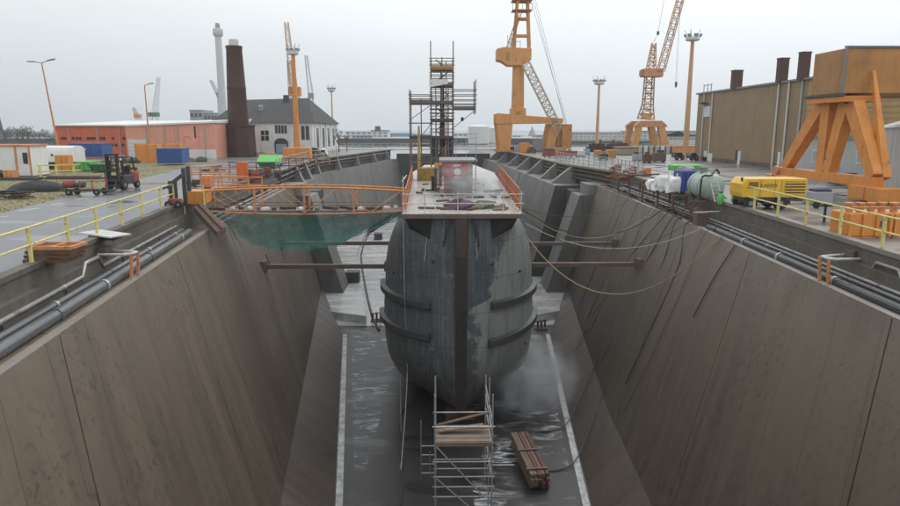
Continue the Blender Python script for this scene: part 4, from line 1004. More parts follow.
# ------------------------------------------------------------------ gangway with net
gy0, gy1 = 37.6, 39.2
gx0, gx1 = ay(205, 200, gy0).x, -2.15
t = thing('gangway', (gx0, gy0, -.6), 'orange lattice gangway from the left quay to the ship deck', 'gangway')
zt = lambda x, y: ay(300, 186, gy0).z + .2 * math.sin(math.pi * (x - gx0) / (gx1 - gx0)) - .28
zb = -.42
for y in (gy0, gy1):
    n = 12; mt = M['orange'] if y == gy0 else M['rustorange']
    m = MB(); m.path([(lerp(gx0, gx1, i / n), y, zt(lerp(gx0, gx1, i / n), y)) for i in range(n + 1)], .055, 8); m.build('top_chord', mt, t)
    m = MB(); m.path([(lerp(gx0, gx1, i / n), y, zb - .18 * math.sin(math.pi * i / n)) for i in range(n + 1)], .045, 8); m.build('bottom_chord', M['rustorange'], t)
    for i in range(0, n + 1, 3):
        x = lerp(gx0, gx1, i / n); m = MB(); m.beam((x, y, zb - .18 * math.sin(math.pi * i / n)), (x, y, zt(x, y)), .1, .1); m.build('post', M['rustorange'], t)
    for i in range(n // 2):
        x0_, x1_ = lerp(gx0, gx1, 2*i / n), lerp(gx0, gx1, (2*i + 2) / n); a, b = (x0_, x1_) if i % 2 else (x1_, x0_)
        m = MB(); m.tube((a, y, zb - .1), (b, y, zt(b, y)), .022, 6); m.build('brace', M['farorange'] if i % 2 else M['rustorange'], t)
    m = MB(); m.tube((gx0, y, zb + .35), (gx1, y, zb + .35), .03, 6); m.build('rail', M['scaf'], t)
m = MB(); m.box(gx0, gy0 + .08, zb - .05, gx1, gy1 - .08, zb + .02); m.build('walkway', M['brownsteel'], t)
rnd = random.Random(8)
for i in range(22):
    x = lerp(gx0 + .3, gx1 - .5, i / 21); m = MB(); m.cbox((x, gy0 + .3 + rnd.random(), zb + .1), rnd.uniform(.2, .7), .2, .14, rnd.uniform(0, 3)); m.build('loose_fitting', rnd.choice([M['rust'], M['darkgrey'], M['wood'], M['whitebag']]), t)
# orange end frame and box on the quay
t = thing('gangway_landing', (gx0 - .6, 38.2, 0), 'orange steel landing box with posts at the quay end of the gangway', 'platform')
m = MB(); m.box(gx0 - 1.1, 37.5, .0, gx0 - .1, 38.9, .75); m.build('landing_box', M['orange'], t, bevel=.02)
m = MB(); m.box(gx0 - .9, 39.5, .8, gx0 - .3, 40.3, 1.5); m.build('control_box', M['rustorange'], t, bevel=.02)
m = MB(); m.box(gx0 - .75, 39.7, 0, gx0 - .45, 40.0, .8); m.build('box_leg', M['rustorange'], t)
for x in (gx0 - 1.15, gx0 + .0):
    m = MB(); m.tube((x, 37.45, -.7), (x, 37.45, 1.1), .05, 6); m.build('post', M['yellow'], t)
# teal net below the gangway
m = MB(); rows = []; nx = 40
prof = [(0, .1), (.08, .9), (.18, 1.75), (.3, 2.0), (.5, 2.05), (.65, 1.75), (.8, 1.1), (.92, .7), (1, .3)]
def nd(q):
    for a, b in zip(prof, prof[1:]):
        if q <= b[0]: return lerp(a[1], b[1], (q - a[0]) / (b[0] - a[0]))
    return prof[-1][1]
for j in range(9):
    row = []
    for i in range(nx + 1):
        q = i / nx; x = lerp(gx0 - .1, gx1 + .05, q); w = .1 * math.sin(i * 1.3 + j * .5) + .07 * math.sin(i * 2.9)
        row.append(V((x, gy0 + .1 + 1.3 * math.sin(math.pi * j / 16) + w, zb - .1 - .15 * math.sin(math.pi * q) - 1.12 * nd(q) * j / 8 * (1 + .03 * math.sin(i * 1.7)))))
    rows.append(row)
m.grid(rows)
rows2 = []
for j in range(6):
    rows2.append([V((lerp(gx0 - .1, gx1 + .05, i / nx), lerp(gy0 + 1.4, gy1 + .3, j / 5) + .1 * math.sin(i * 1.1), lerp(rows[-1][i].z, zb - .1, j / 5))) for i in range(nx + 1)])
m.grid(rows2)
tag(m.build('debris_net', M['net'], smooth=True, normals=False), 'teal debris net hanging in folds below the orange gangway', 'net')
# brown trench cover plate leaning over the trench
t = thing('cover_plate', (-13.6, 36, -.8), 'slanted brown steel cover plate across the left pipe trench by the net', 'cover plate')
c = [ay(194, 207, 36.8), ay(203, 203, 37.2), ay(226, 226, 35.9), ay(217, 232, 35.4)]
m = MB(); m.hexa([p - V((0, 0, .35)) for p in c], c); m.build('plate', M['brownsteel'], t, bevel=.02)
m = MB(); m.beam(c[0].lerp(c[1], .5) + V((0, 0, .06)), c[2].lerp(c[3], .5) + V((0, 0, .06)), .12, .1); m.build('stiffener', M['rust'], t)
# ================================================================== LEFT YARD
def wheel(m_parent, c, r, w, axis='X', tm=None):
    m = MB(); m.lathe(c, [(r*.6, -w/2), (r*.95, -w/2), (r, -w*.3), (r, w*.3), (r*.95, w/2), (r*.6, w/2)], 18, axis); t = m.build('wheel', M['black'], m_parent, smooth=True)
    m = MB(); m.lathe(c, [(r*.25, -w*.52), (r*.58, -w*.46), (r*.58, w*.46), (r*.25, w*.52)], 12, axis); m.build('rim', M['grey'] if tm is None else tm, t)
# forklift
f = az(116, 190); S = 1.08
t = thing('forklift', (0, 0, 0), 'red and dark forklift with a tall black mast parked on the wet road', 'forklift')
m = MB(); m.box(-.5, .35, .35, .5, 1.9, .95); m.build('body', M['darkgrey'], t, bevel=.06)
m = MB(); m.box(-.52, 1.5, .3, .52, 2.2, 1.15); m.build('counterweight', M['red'], t, bevel=.12)
m = MB()
for x in (-.36, .36): m.box(x - .06, -.08, .1, x + .06, .08, 2.35); m.box(x * .75 - .045, -.02, .2, x * .75 + .045, .12, 2.2)
m.box(-.42, -.06, 2.25, .42, .1, 2.36); m.box(-.4, -.02, 1.2, .4, .08, 1.32); m.box(-.4, -.02, .5, .4, .08, .6)
m.build('mast', M['black'], t)
m = MB(); m.box(-.5, -.2, .2, .5, -.11, .36); m.box(-.5, -.2, .58, .5, -.11, .7); m.box(-.5, -.16, .7, -.42, -.11, 1.3); m.box(.42, -.16, .7, .5, -.11, 1.3); m.box(-.5, -.16, 1.24, .5, -.11, 1.3); m.build('carriage', M['darkgrey'], t)
for x in (-.3, .3):
    m = MB(); m.box(x - .06, -1.2, .06, x + .06, -.2, .11); m.box(x - .06, -.28, .06, x + .06, -.2, .7); m.build('fork', M['darkgrey'], t)
m = MB()
for x in (-.45, .45):
    m.beam((x, .4, .95), (x * .9, .55, 2.1), .07, .07); m.beam((x, 1.8, 1.1), (x * .9, 1.6, 2.1), .07, .07)
for y in (.55, .75, .95, 1.15, 1.35, 1.6): m.box(-.42, y - .03, 2.08, .42, y + .03, 2.13)
m.build('overhead_guard', M['black'], t)
m = MB(); m.box(-.26, 1.05, .95, .26, 1.5, 1.05); m.box(-.26, 1.42, 1.05, .26, 1.54, 1.5); m.build('seat', M['black'], t, bevel=.03)
m = MB(); m.tube((0, .55, .95), (0, .72, 1.3), .03); m.lathe((0, .73, 1.3), [(.17, -.02), (.17, .02)], 14); m.build('steering_wheel', M['darkgrey'], t)
for x in (-.48, .48):
    wheel(t, (x, .3, .33), .33, .24); wheel(t, (x, 1.85, .26), .26, .2)
for x in (-.4, .4):
    m = MB(); m.lathe((x, .3, 1.98), [(.07, -.05), (.09, .04)], 10, 'Y'); m.build('headlight', M['whitebag'], t)
t.location = f + V((-.1, 0, 0)); t.rotation_euler.z = R(-6); t.scale = (S, S, S)
# red pump trailer
p = az(86, 195)
t = thing('pump_trailer', p, 'small red pump trailer with a low frame on the grass edge near the forklift', 'trailer')
m = MB(); m.box(p.x - 1.6, p.y - .3, .25, p.x + 1.7, p.y - .2, .35); m.box(p.x - 1.6, p.y + .5, .25, p.x + 1.7, p.y + .6, .35)
for x in (-1.5, -.4, .7, 1.6): m.box(p.x + x, p.y - .2, .26, p.x + x + .08, p.y + .5, .34)
m.build('frame', M['darkgrey'], t)
m = MB(); m.lathe((p.x - 1.1, p.y + .15, .72), [(.15, -.35), (.26, -.32), (.28, .3), (.15, .36)], 14, 'X'); m.build('pump', M['red'], t, smooth=True)
m = MB(); m.lathe((p.x - .45, p.y + .15, .65), [(.16, -.3), (.2, .35)], 10, 'X'); m.build('motor', M['darkgrey'], t)
for x, h in ((-.2, .95), (.6, 1.25), (1.55, 1.3)):
    m = MB(); m.tube((p.x + x, p.y - .25, .3), (p.x + x, p.y - .25, h), .035, 6); m.build('upright', M['red'], t)
m = MB(); m.tube((p.x - .2, p.y - .25, .9), (p.x + 1.55, p.y - .25, .95), .03, 6); m.build('rail', M['red'], t)
for x in (-.9, .9):
    for y in (-.35, .65): wheel(t, (p.x + x, p.y + y, .22), .22, .14, 'Y')
# tarp heap and rubbish by the road
p = az(40, 191); tag(heap((p.x, p.y, -.02), 2.0, 1.1, .72, 3, rag=.2).build('tarp_heap', M['black'], smooth=True), 'low black tarp heap on the grass beside the road', 'tarp')
p = az(8, 199); t = thing('scrap_pile', p, 'low pile of dark boards and scrap on the grass at the left edge', 'scrap pile')
rnd = random.Random(2)
for i in range(12):
    m = MB(); m.cbox((p.x + rnd.uniform(-1.6, 1), p.y + rnd.uniform(-.7, .7), .1 + .05 * i % .4), rnd.uniform(.6, 1.9), rnd.uniform(.15, .5), .1, rnd.uniform(-.5, .5), rnd.uniform(-.15, .15)); m.build('scrap_board', rnd.choice([M['darkgrey'], M['rust'], M['wood'], M['black']]), t)
p = az(14, 180); t = thing('pallet_stack', p, 'dark pallets and orange box on the grass before the white site cabin', 'pallets')
m = MB(); m.box(p.x - 3, p.y - .6, 0, p.x + 2.2, p.y + .5, .25); m.build('pallet', M['darkgrey'], t)
m = MB(); m.box(p.x - .6, p.y - .4, .25, p.x + .2, p.y + .4, .85); m.build('box', M['rustorange'], t)
m = heap((p.x - 1.7, p.y, .22), 1.2, .6, .6, 6); m.build('tarp', M['black'], t, smooth=True)
p = az(73, 179); t = thing('pallet_stack', p, 'long dark timber stack on the grass below the yellow barrier', 'pallets')
m = MB()
m.box(p.x - 2.2, p.y - .5, .02, p.x + 2.6, p.y + .5, .16); m.build('beam_layer', M['darkgrey'], t); m = MB(); m.box(p.x - 2.0, p.y - .45, .17, p.x + 2.3, p.y + .4, .3); m.build('beam_layer', M['timber'], t)
# white site cabin
a = az(16, 177.5); b = az(33, 177); yb = b.y; xr = b.x; xs = ay(17.5, 177, yb).x
t = thing('site_cabin', (xr - 2, yb, 0), 'white site cabin with orange corner trim and a narrow window', 'site cabin')
m = MB(); m.box(xs - 5.5, yb, .12, xr, yb + 2.6, 2.75); m.build('wall', M['white'], t)
m = MB(); m.box(xs - 5.6, yb - .1, 2.753, xr + .1, yb + 2.7, 2.9); m.build('roof', M['rustorange'], t)
for x in (xs, xr - .15):
    m = MB(); m.box(x, yb - .06, .1, x + .16, yb - .003, 2.75); m.build('corner_trim', M['rustorange'], t)
wx = ay(25.5, 160, yb).x
m = MB(); m.box(wx - .2, yb - .05, 1.2, wx + .22, yb - .003, 2.2); w = m.build('window', M['darkgrey'], t)
m = MB(); m.box(wx - .14, yb - .06, 1.27, wx + .16, yb - .052, 2.13); m.build('pane', M['glass'], w)
m = MB(); m.box(xs - 5.5, yb + .1, 0, xr, yb + 2.5, .118); m.build('base', M['darkgrey'], t)
# white round topped trailer behind the cabin
a = ay(30, 175, 72); x0 = ay(-5, 150, 72).x; x1 = ay(72, 150, 72).x; zt_, zb_ = ay(40, 146, 72).z, ay(40, 162, 72).z
t = thing('tarpaulin_trailer', ((x0 + x1) / 2, 72, 0), 'long white round topped trailer behind the site cabin', 'trailer')
m = MB(); pr = [(72, zb_), (72, zt_ - .55), (72.25, zt_ - .15), (72.8, zt_), (73.8, zt_), (74.3, zt_ - .15), (74.55, zt_ - .55), (74.55, zb_)]
m.prism(pr, 'X', x0, x1); m.build('body', M['white'], t, smooth=True)
m = MB(); m.box(x0 + .3, 72.3, zb_ - .35, x1 - .3, 74.2, zb_ - .01); m.build('chassis', M['darkgrey'], t)
for x in (x0 + 2, x0 + 3.3, x1 - 4.4):
    for y in (72.3, 74.2): wheel(t, (x, y, .5), .5, .35, 'Y')
m = MB(); m.box(x1 - 4.9, 72.2, .12, x1 - 1.0, 74.0, zb_ - .36); m.build('side_skirt', M['black'], t)
m = MB(); m.lathe((ay(52, 155, 72).x, 71.99, ay(52, 155, 72).z), [(.14, 0), (.14, -.02)], 10, 'Y'); m.build('badge', M['darkgrey'], t)
# yellow barrier frame
a, b = az(41, 178), az(78, 176)
t = thing('tube_barrier', a, 'yellow tube barrier frame standing on the grass before the orange cabinet', 'barrier')
for q in (0, .42, .9): 
    c = a.lerp(b, q); m = MB(); m.box(c.x - .08, c.y - .08, 0, c.x + .08, c.y + .08, 1.15); m.build('post', M['yellow'], t)
for h in (1.1, .55):
    m = MB(); m.beam(a + V((-.2, -.1, h)), b + V((.4, -.1, h)), .07, .12); m.build('rail', M['yellow'], t)
# containers
def container(u0, u1, vt, vb, y, depth, mat, label, logo=False, cat='container', grp=None):
    A, B = ay(u0, vb, y), ay(u1, vt, y); zb0 = max(0, A.z)
    t = thing('shipping_container', ((A.x + B.x)/2, y, zb0), label, cat, grp)
    m = MB(); n = max(8, int((B.x - A.x) / .28)); pts = []
    for i in range(n):
        xx0, xx1 = lerp(A.x, B.x, i/n), lerp(A.x, B.x, (i+1)/n); w = (xx1 - xx0)
        pts += [(xx0, y), (xx0 + w*.4, y), (xx0 + w*.5, y + .05), (xx0 + w*.9, y + .05)]
    pts.append((B.x, y)); poly = pts + [(B.x, y + depth), (A.x, y + depth)]
    m.prism(poly, 'Z', zb0 + .12, B.z - .1); m.build('wall', mat, t)
    for x in (A.x, B.x):
        m = MB(); m.box(x - .06, y - .04, zb0, x + .06, y + .12, B.z); m.build('corner_post', mat, t)
    m = MB(); m.box(A.x - .05, y - .03, B.z - .1, B.x + .05, y + depth, B.z + .02); m.build('roof', mat, t)
    m = MB(); m.box(A.x, y - .02, zb0, B.x, y + depth, zb0 + .119); m.build('base_rail', mat, t)
    if logo:
        w = B.x - A.x; zc = lerp(zb0, B.z, .62); m = MB()
        pts = [(A.x + w*.28 + w*.22*i/10, y - .03, zc + .16*math.sin(i*.62)) for i in range(11)]; m.path(pts, .12, 6); m.build('painted_mark', M['white'], t)
    return t
container(70, 101, 143.5, 157, 76, 2.5, M['blue'], 'dark blue shipping container with a small white mark behind the green skips', True)
container(158, 181, 148.5, 163.5, 80, 2.5, M['blue'], 'blue container with pale roof edge beside the orange crates')
def skip(u0, u1, vt, vb, mat, label, lid=None, name='waste_skip', dp=1.8):
    A, B = az(u0, vb), az(u1, vb); y = A.y; zt = ay(u0, vt, y).z
    t = thing(name, ((A.x+B.x)/2, y, 0), label, 'skip')
    m = MB(); x0, x1 = A.x, B.x; k = (x1-x0)*.14
    m.hexa([(x0+k, y, .1), (x1-k, y, .1), (x1-k, y+dp, .1), (x0+k, y+dp, .1)], [(x0, y-.1, zt), (x1, y-.1, zt), (x1, y+dp+.1, zt), (x0, y+dp+.1, zt)]); m.build('body', mat, t, bevel=.04)
    m = MB(); m.box(x0-.05, y-.18, zt-.14, x1+.05, y-.105, zt); m.build('rim', mat, t)
    for x in (x0+k*1.3, (x0+x1)/2, x1-k*1.3):
        m = MB(); m.box(x-.05, y-.16, .15, x+.05, y-.06, zt-.15); m.build('rib', mat, t)
    if lid:
        m = MB(); m.hexa([(x0, y-.05, zt+.02), (x1, y-.05, zt+.02), (x1-.1, y+dp*.6, zt+.75), (x0+.1, y+dp*.6, zt+.75)], [(x0, y-.05, zt+.1), (x1, y-.05, zt+.1), (x1-.1, y+dp*.6, zt+.83), (x0+.1, y+dp*.6, zt+.83)]); m.build('lid', lid, t)
    return t
skip(77, 90, 161.5, 171.5, M['green'], 'bright green waste skip behind the yellow barrier')
skip(89, 106, 164, 172.5, M['darkgreen'], 'dark green waste skip behind the forklift')
skip(257, 282, 162.5, 168, M['darkgreen'], 'green skip with a bright green sloping lid on the left quay', P_('bright_lid_green', (0.14, 0.50, 0.14), 0.35, 0.1))
# orange crates in front of the hall
for u0, u1, vt, vb, y, lb in ((136, 147, 144, 157, 90, 'orange steel crate in front of the hall, left one of the pair'), (148, 156, 144.5, 160, 86, 'orange steel crate in front of the hall, right one of the pair'), (163, 179, 144, 148.3, 92, 'flat orange crate showing above the blue container')):
    A, B = ay(u0, vb, y), ay(u1, vt, y); zb0 = max(0, A.z) if vb > 150 else 1.6
    t = thing('steel_crate', ((A.x+B.x)/2, y, 0), lb, 'crate')
    m = MB(); m.box(A.x, y, 0 if vb > 150 else 0, B.x, y+1.6, B.z); m.build('body', M['orange'], t)
    for x in (A.x, B.x): m = MB(); m.box(x-.06, y-.05, 0, x+.06, y+.05, B.z+.08); m.build('corner_post', M['rustorange'], t)
# double arm lamp with orange cabinet, single arm lamp
def lamp_post(u, v0, vt, y, lean, arms, label):
    b = az(u, v0); y = b.y; top = ay(u, vt, y).z
    t = thing('lamp_post', b, label, 'street lamp', 'yard lamp posts')
    m = MB(); m.tube((b.x, b.y, 0), (b.x, b.y, top), .13, 8, .07); m.build('pole', M['rustorange'], t)
    for s, ln in arms:
        m = MB(); m.tube((b.x, b.y, top - .05), (b.x + s*ln*.5, b.y, top + .12), .05, 6); m.build('arm', M['grey'], t)
        m = MB(); m.cbox((b.x + s*ln*.78, b.y, top + .2), ln*.6, .32, .13, 0, -s*.12); m.build('lamp_head', M['grey'], t, bevel=.04)
    t.rotation_euler.y = lean
lamp_post(62, 166, 62, 0, R(-5), ((-1, 1.5), (1, 1.5)), 'tall thin orange lamp post with two lamp arms beside the white trailer')
lamp_post(151, 162, 85, 0, R(0), ((1, 1.1),), 'thin orange lamp post with one lamp arm before the salmon hall')
a = az(56, 172); b = az(69, 172)
t = thing('orange_cabinet', (a+b)/2, 'tall orange electric cabinet at the foot of the double arm lamp post', 'cabinet')
m = MB(); m.box(a.x, a.y, .05, b.x, a.y+1, ay(60, 155, a.y).z); m.build('body', M['orange'], t, bevel=.03)
m = MB(); m.box(a.x-.05, a.y-.05, -.005, b.x+.05, a.y+1.05, .05); m.build('plinth', M['dark_conc'], t)
m = MB(); m.box((a.x+b.x)/2-.02, a.y-.02, .15, (a.x+b.x)/2+.02, a.y-.003, ay(60, 156.5, a.y).z); m.build('door_seam', M['darkgrey'], t)
# salmon and orange hall
Y = 100; xl, xm, xr = ay(57, 150, Y).x, ay(127, 150, Y-1).x, ay(216, 150, Y-1).x
t = thing('workshop_hall', ((xl+xr)/2, Y, 0), 'long low hall, orange on the left and salmon on the right, with a pale roof', 'hall')
ze, zr = ay(100, 126, Y).z, 5.9
m = MB(); m.box(xl, Y, 0, xm - .05, Y+26, ze); m.build('orange_wall', M['hallorange'], t)
m = MB(); zsl, zsr = ay(127, 126.5, Y-1).z, ay(200, 121.5, Y-1).z
m.hexa([(xm, Y-1, 0), (xr, Y-1, 0), (xr, Y+24, 0), (xm, Y+24, 0)], [(xm, Y-1, zsl), (xr, Y-1, zsr-.2), (xr, Y+24, zsr-.2), (xm, Y+24, zsl)]); m.build('salmon_wall', M['hallsalmon'], t)
m = MB(); m.hexa([(xl-.2, Y-.3, ze+.01), (xm+.0, Y-.3, ze+.01), (xm+.0, Y+26, ze+.01), (xl-.2, Y+26, ze+.01)], [(xl-.2, Y-.3, ze+.2), (xm, Y-.3, ze+.2), (xm, Y+26, ze+1.2), (xl-.2, Y+26, ze+1.2)]); m.build('pale_roof', M['roofwhite'], t)
m = MB(); m.hexa([(xm+.02, Y-1.2, zsl+.01), (xr+.2, Y-1.2, zsr-.19), (xr+.2, Y+24, zsr-.19), (xm+.02, Y+24, zsl+.01)], [(xm+.02, Y-1.2, zsl+.25), (xr+.2, Y-1.2, zsr+.05), (xr+.2, Y+24, zsr+.9), (xm+.02, Y+24, zsl+1.2)]); m.build('pale_roof', M['roofwhite'], t)
for row, us in ((138.3, (62, 65, 73, 77, 80, 88, 91, 94, 101, 104, 113, 124)), (145, (82, 85, 92, 95, 101, 104, 112, 116, 123))):
    for u in us:
        c = ay(u, row, Y); m = MB(); m.box(c.x-.17, Y-.05, c.z-.2, c.x+.22, Y-.003, c.z+.2); m.build('window', M['glass'], t)
for u in (147, 165, 178, 205):
    c = ay(u, 140, Y-1); m = MB(); m.box(c.x-.06, Y-1.12, 0, c.x+.06, Y-1.003, ay(u, 125, Y-1).z); m.build('downpipe', M['fargrey'], t)
for u in (70, 98, 120):
    c = ay(u, 140, Y); m = MB(); m.box(c.x-.06, Y-.12, 0, c.x+.06, Y-.003, ze-.05); m.build('downpipe', M['fargrey'], t)
c0, c1 = ay(129.5, 156, Y-1), ay(146, 139.5, Y-1)
m = MB(); m.box(c0.x, Y-1.1, 0, c1.x, Y-1.003, c1.z); d = m.build('door', M['farpale'], t)
for i in range(4):
    m = MB(); z = c1.z*(i+1)/5; m.box(c0.x+.05, Y-1.12, z, c1.x-.05, Y-1.102, z+.04); m.build('door_joint', M['grey'], d)
c0, c1 = ay(180, 157, Y-1), ay(216, 149.5, Y-1)
m = MB(); m.box(c0.x, Y-1.08, 0, c1.x, Y-1.003, c1.z); m.build('pale_plinth', M['offwhite'], t)
c = ay(195, 132, Y-1); m = MB(); m.box(c.x-.12, Y-1.05, c.z-.9, c.x+.12, Y-1.003, c.z+.9); m.build('slot_window', M['glass'], t)
c = ay(187, 139.5, Y-1); m = MB(); m.path([(c.x + .5*math.cos(a), Y-1.03, c.z + .5*math.sin(a)) for a in [i*.5 for i in range(10)]], .05, 5); m.build('wall_mark', M['rustorange'], t)
m = MB(); m.box(ay(130, 122, 122).x, 122, 0, ay(192, 122, 122).x, 124, ay(150, 120.8, 122).z); tag(m.build('rear_hall', M['roofgrey']), 'dark grey flat roof hall behind the salmon hall', 'hall')
# boiler house
t = thing('boiler_house', (-32, 120, 0), 'white old boiler house with a steep dark slate hipped roof', 'house')
x0, x1, y0, y1 = ay(214, 150, 117).x, ay(313, 150, 117).x, 117, 146
ze = ay(280, 122, 117).z; zr = ay(300, 98.0, 131).z
m = MB(); m.box(x0, y0, 0, x1, y1, ze); m.build('wall', M['offwhite'], t)
e = .45; rx0, rx1 = ay(250, 100, 131).x, ay(308, 97, 131).x; ry = 131
m = MB(); vs = [(x0-e, y0-e, ze-.1), (x1+e, y0-e, ze-.1), (x1+e, y1+e, ze-.1), (x0-e, y1+e, ze-.1)]
R0, R1 = V((x0+1.2, ry, zr-.35)), V((rx1, ry, zr))
m.face([vs[0], vs[1], R1, R0]); m.face([vs[1], vs[2], R1]); m.face([vs[2], vs[3], R0, R1]); m.face([vs[3], vs[0], R0]); m.face([vs[3], vs[2], vs[1], vs[0]])
m.build('roof', M['roofslate'], t)
for u, v in ((261, 110.5), (261, 107)):
    c = ay(u, v, 123.5); m = MB(); m.cbox((c.x, 123.3, c.z), .7, .5, .55, 0, 0, R(20)); m.build('skylight', M['fargrey'], t)
c = ay(286.5, 100, 129); m = MB(); m.box(c.x-.5, 128.5, zr-1.6, c.x+.5, 129.5, zr+.45); m.build('chimney', M['darkgrey'], t)
def win(u0, u1, v0, v1, y, parent, nx=1, nz=1, mat='glass', arch=False):
    A, B = ay(u0, v1, y), ay(u1, v0, y); w = (B.x-A.x)
    if arch:
        m = MB(); pts = [(A.x, max(0, A.z)), (B.x, max(0, A.z)), (B.x, B.z-w*.35)] + [(A.x + w/2 + w/2*math.cos(a), B.z - w*.35 + w*.35*math.sin(a)) for a in [math.pi*i/8 for i in range(1, 8)]] + [(A.x, B.z-w*.35)]
        m.prism(pts, 'Y', y-.12, y-.003); o = m.build('window', M['darkgrey'], parent)
        m = MB(); m.box(A.x+.25, y-.16, max(0, A.z), B.x-.25, y-.125, lerp(A.z, B.z, .6)); m.build('door', M['farblue'], o); return
    for i in range(nx):
        for j in range(nz):
            xa, xb = lerp(A.x, B.x, (i+.12)/nx), lerp(A.x, B.x, (i+.88)/nx); za, zb2 = lerp(A.z, B.z, (j+.08)/nz), lerp(A.z, B.z, (j+.92)/nz)
            m = MB(); m.box(xa, y-.08, za, xb, y-.003, zb2); m.build('window', M[mat], parent)
win(261, 269, 130, 141, y0, t, 2, 2); win(275, 287, 124.5, 134, y0, t, 4, 1, 'darkgrey'); win(301, 309.5, 124.5, 141, y0, t, 2, 1, 'darkgrey')
win(275, 288, 138, 153, y0, t, arch=True); win(220, 224, 131, 141, y0, t, 1, 2)
for k in range(4):
    yy = y0 + 4 + k*6; m = MB(); m.box(x1+.003, yy, 1.0, x1+.08, yy+2.0, ze-1.0); m.build('window', M['glass'] if k != 1 else M['darkgrey'], t)
for k in range(5):
    yy = y0 + 1.5 + k*6; m = MB(); m.box(x1+.003, yy, 0, x1+.18, yy+.7, ze-.12); m.build('pilaster', M['offwhite'], t)
# chimneys
c = az(241, 156); c.y = 106; c.x = ay(241, 150, 106).x
t = thing('brick_chimney', (c.x, c.y, 0), 'thick dark brick chimney with a pale cap in front of the boiler house', 'chimney')
hb = ay(241, 125, 106).z; h1 = ay(238, 46, 106).z; h2 = ay(238, 39.5, 106).z; w = 106/650*.98
m = MB(); m.lathe((c.x, c.y, 0), [(15.6*w, 0), (14.8*w, hb-.3), (15.6*w, hb-.25), (15.6*w, hb)], 8); m.build('base', M['brick'], t)
m = MB(); m.lathe((c.x-.15, c.y, hb), [(10.2*w, 0), (9.0*w, (h1-hb)*.45), (9.2*w, (h1-hb)*.46), (9.2*w, (h1-hb)*.48), (8.9*w, (h1-hb)*.49), (7.5*w, h1-hb-.5), (8.0*w, h1-hb-.3), (8.0*w, h1-hb)], 16); m.build('shaft', M['brick'], t, smooth=True)
m = MB(); m.lathe((c.x-.15, c.y, h1+.003), [(4.9*w, 0), (4.5*w, h2-h1), (3.6*w, h2-h1+.02)], 14); m.build('cap', M['farpale'], t)
y = 200; c = ay(224, 128, y); h = ay(220, 37, y).z; w = y/650
t = thing('concrete_chimney', (c.x, y, 0), 'tall slender pale concrete chimney with a widened head', 'chimney')
m = MB(); m.lathe((c.x, y, 0), [(4.0*w, 0), (3.5*w, h*.5), (3.0*w, h)], 16); m.build('shaft', M['farlight'], t, smooth=True)
m = MB(); m.lathe((c.x, y, h), [(3.0*w, 0), (4.6*w, .6), (4.6*w, 2.2), (4.2*w, 2.4)], 16); m.build('head', M['farpale'], t, smooth=True)
m = MB(); m.lathe((c.x, y, h+2.4), [(2.0*w, 0), (2.3*w, .7), (1.7*w, 1.5)], 12); m.build('cap', M['fargrey'], t)
# floodlight masts
def flood_mast(u, vb, vt, label, y=None, n=8, spikes=True, r=.3, head=1.0, box=False):
    b = az(u, vb) if y is None else V((ay(u, vb, y).x, y, 0)); y = b.y; top = ay(u, vt, y).z
    t = thing('floodlight_mast', b, label, 'floodlight mast', 'floodlight masts over the yards')
    m = MB(); m.lathe((b.x, b.y, 0), [(r*1.5, 0), (r*1.5, .12), (r*1.2, .15), (r*.65, top-1.3)], 10); m.build('pole', M['farorange'] if not box else M['orange'], t, smooth=True)
    m = MB(); m.lathe((b.x, b.y, top-1.3), [(.5*head, -.1), (1.0*head, 0), (1.1*head, .15), (1.0*head, .5), (.3*head, .52)], 14); m.build('head_ring', M['farpale'], t)
    for k in range(n):
        a = 2*math.pi*k/n; x, yy = b.x + 1.25*head*math.cos(a), b.y + 1.25*head*math.sin(a)
        m = MB(); m.cbox((x, yy, top-.55), .12, .62*head, .45*head, a, .5); m.build('floodlight', M['fargrey'], t)
    if spikes:
        for k in range(5):
            a = 2*math.pi*k/5 + .3; m = MB(); m.tube((b.x+.8*head*math.cos(a), b.y+.8*head*math.sin(a), top-.9), (b.x+1.3*head*math.cos(a), b.y+1.3*head*math.sin(a), top+.35), .04, 4); m.build('rod', M['fargrey'], t)
    return t
flood_mast(685, 156, 32, 'tallest orange floodlight mast, beside the brown shed', r=.42)
flood_mast(596.5, 150, 78, 'orange floodlight mast with a pale head between the two portal cranes', r=.33, head=1.0)
flood_mast(297.5, 156, 46, 'bright orange floodlight mast in front of the boiler house', r=.45, head=.8, box=True)
flood_mast(333, 140, 86, 'thin grey floodlight mast behind the boiler house', y=165, r=.22, head=.8)
c = az(703, 160); 
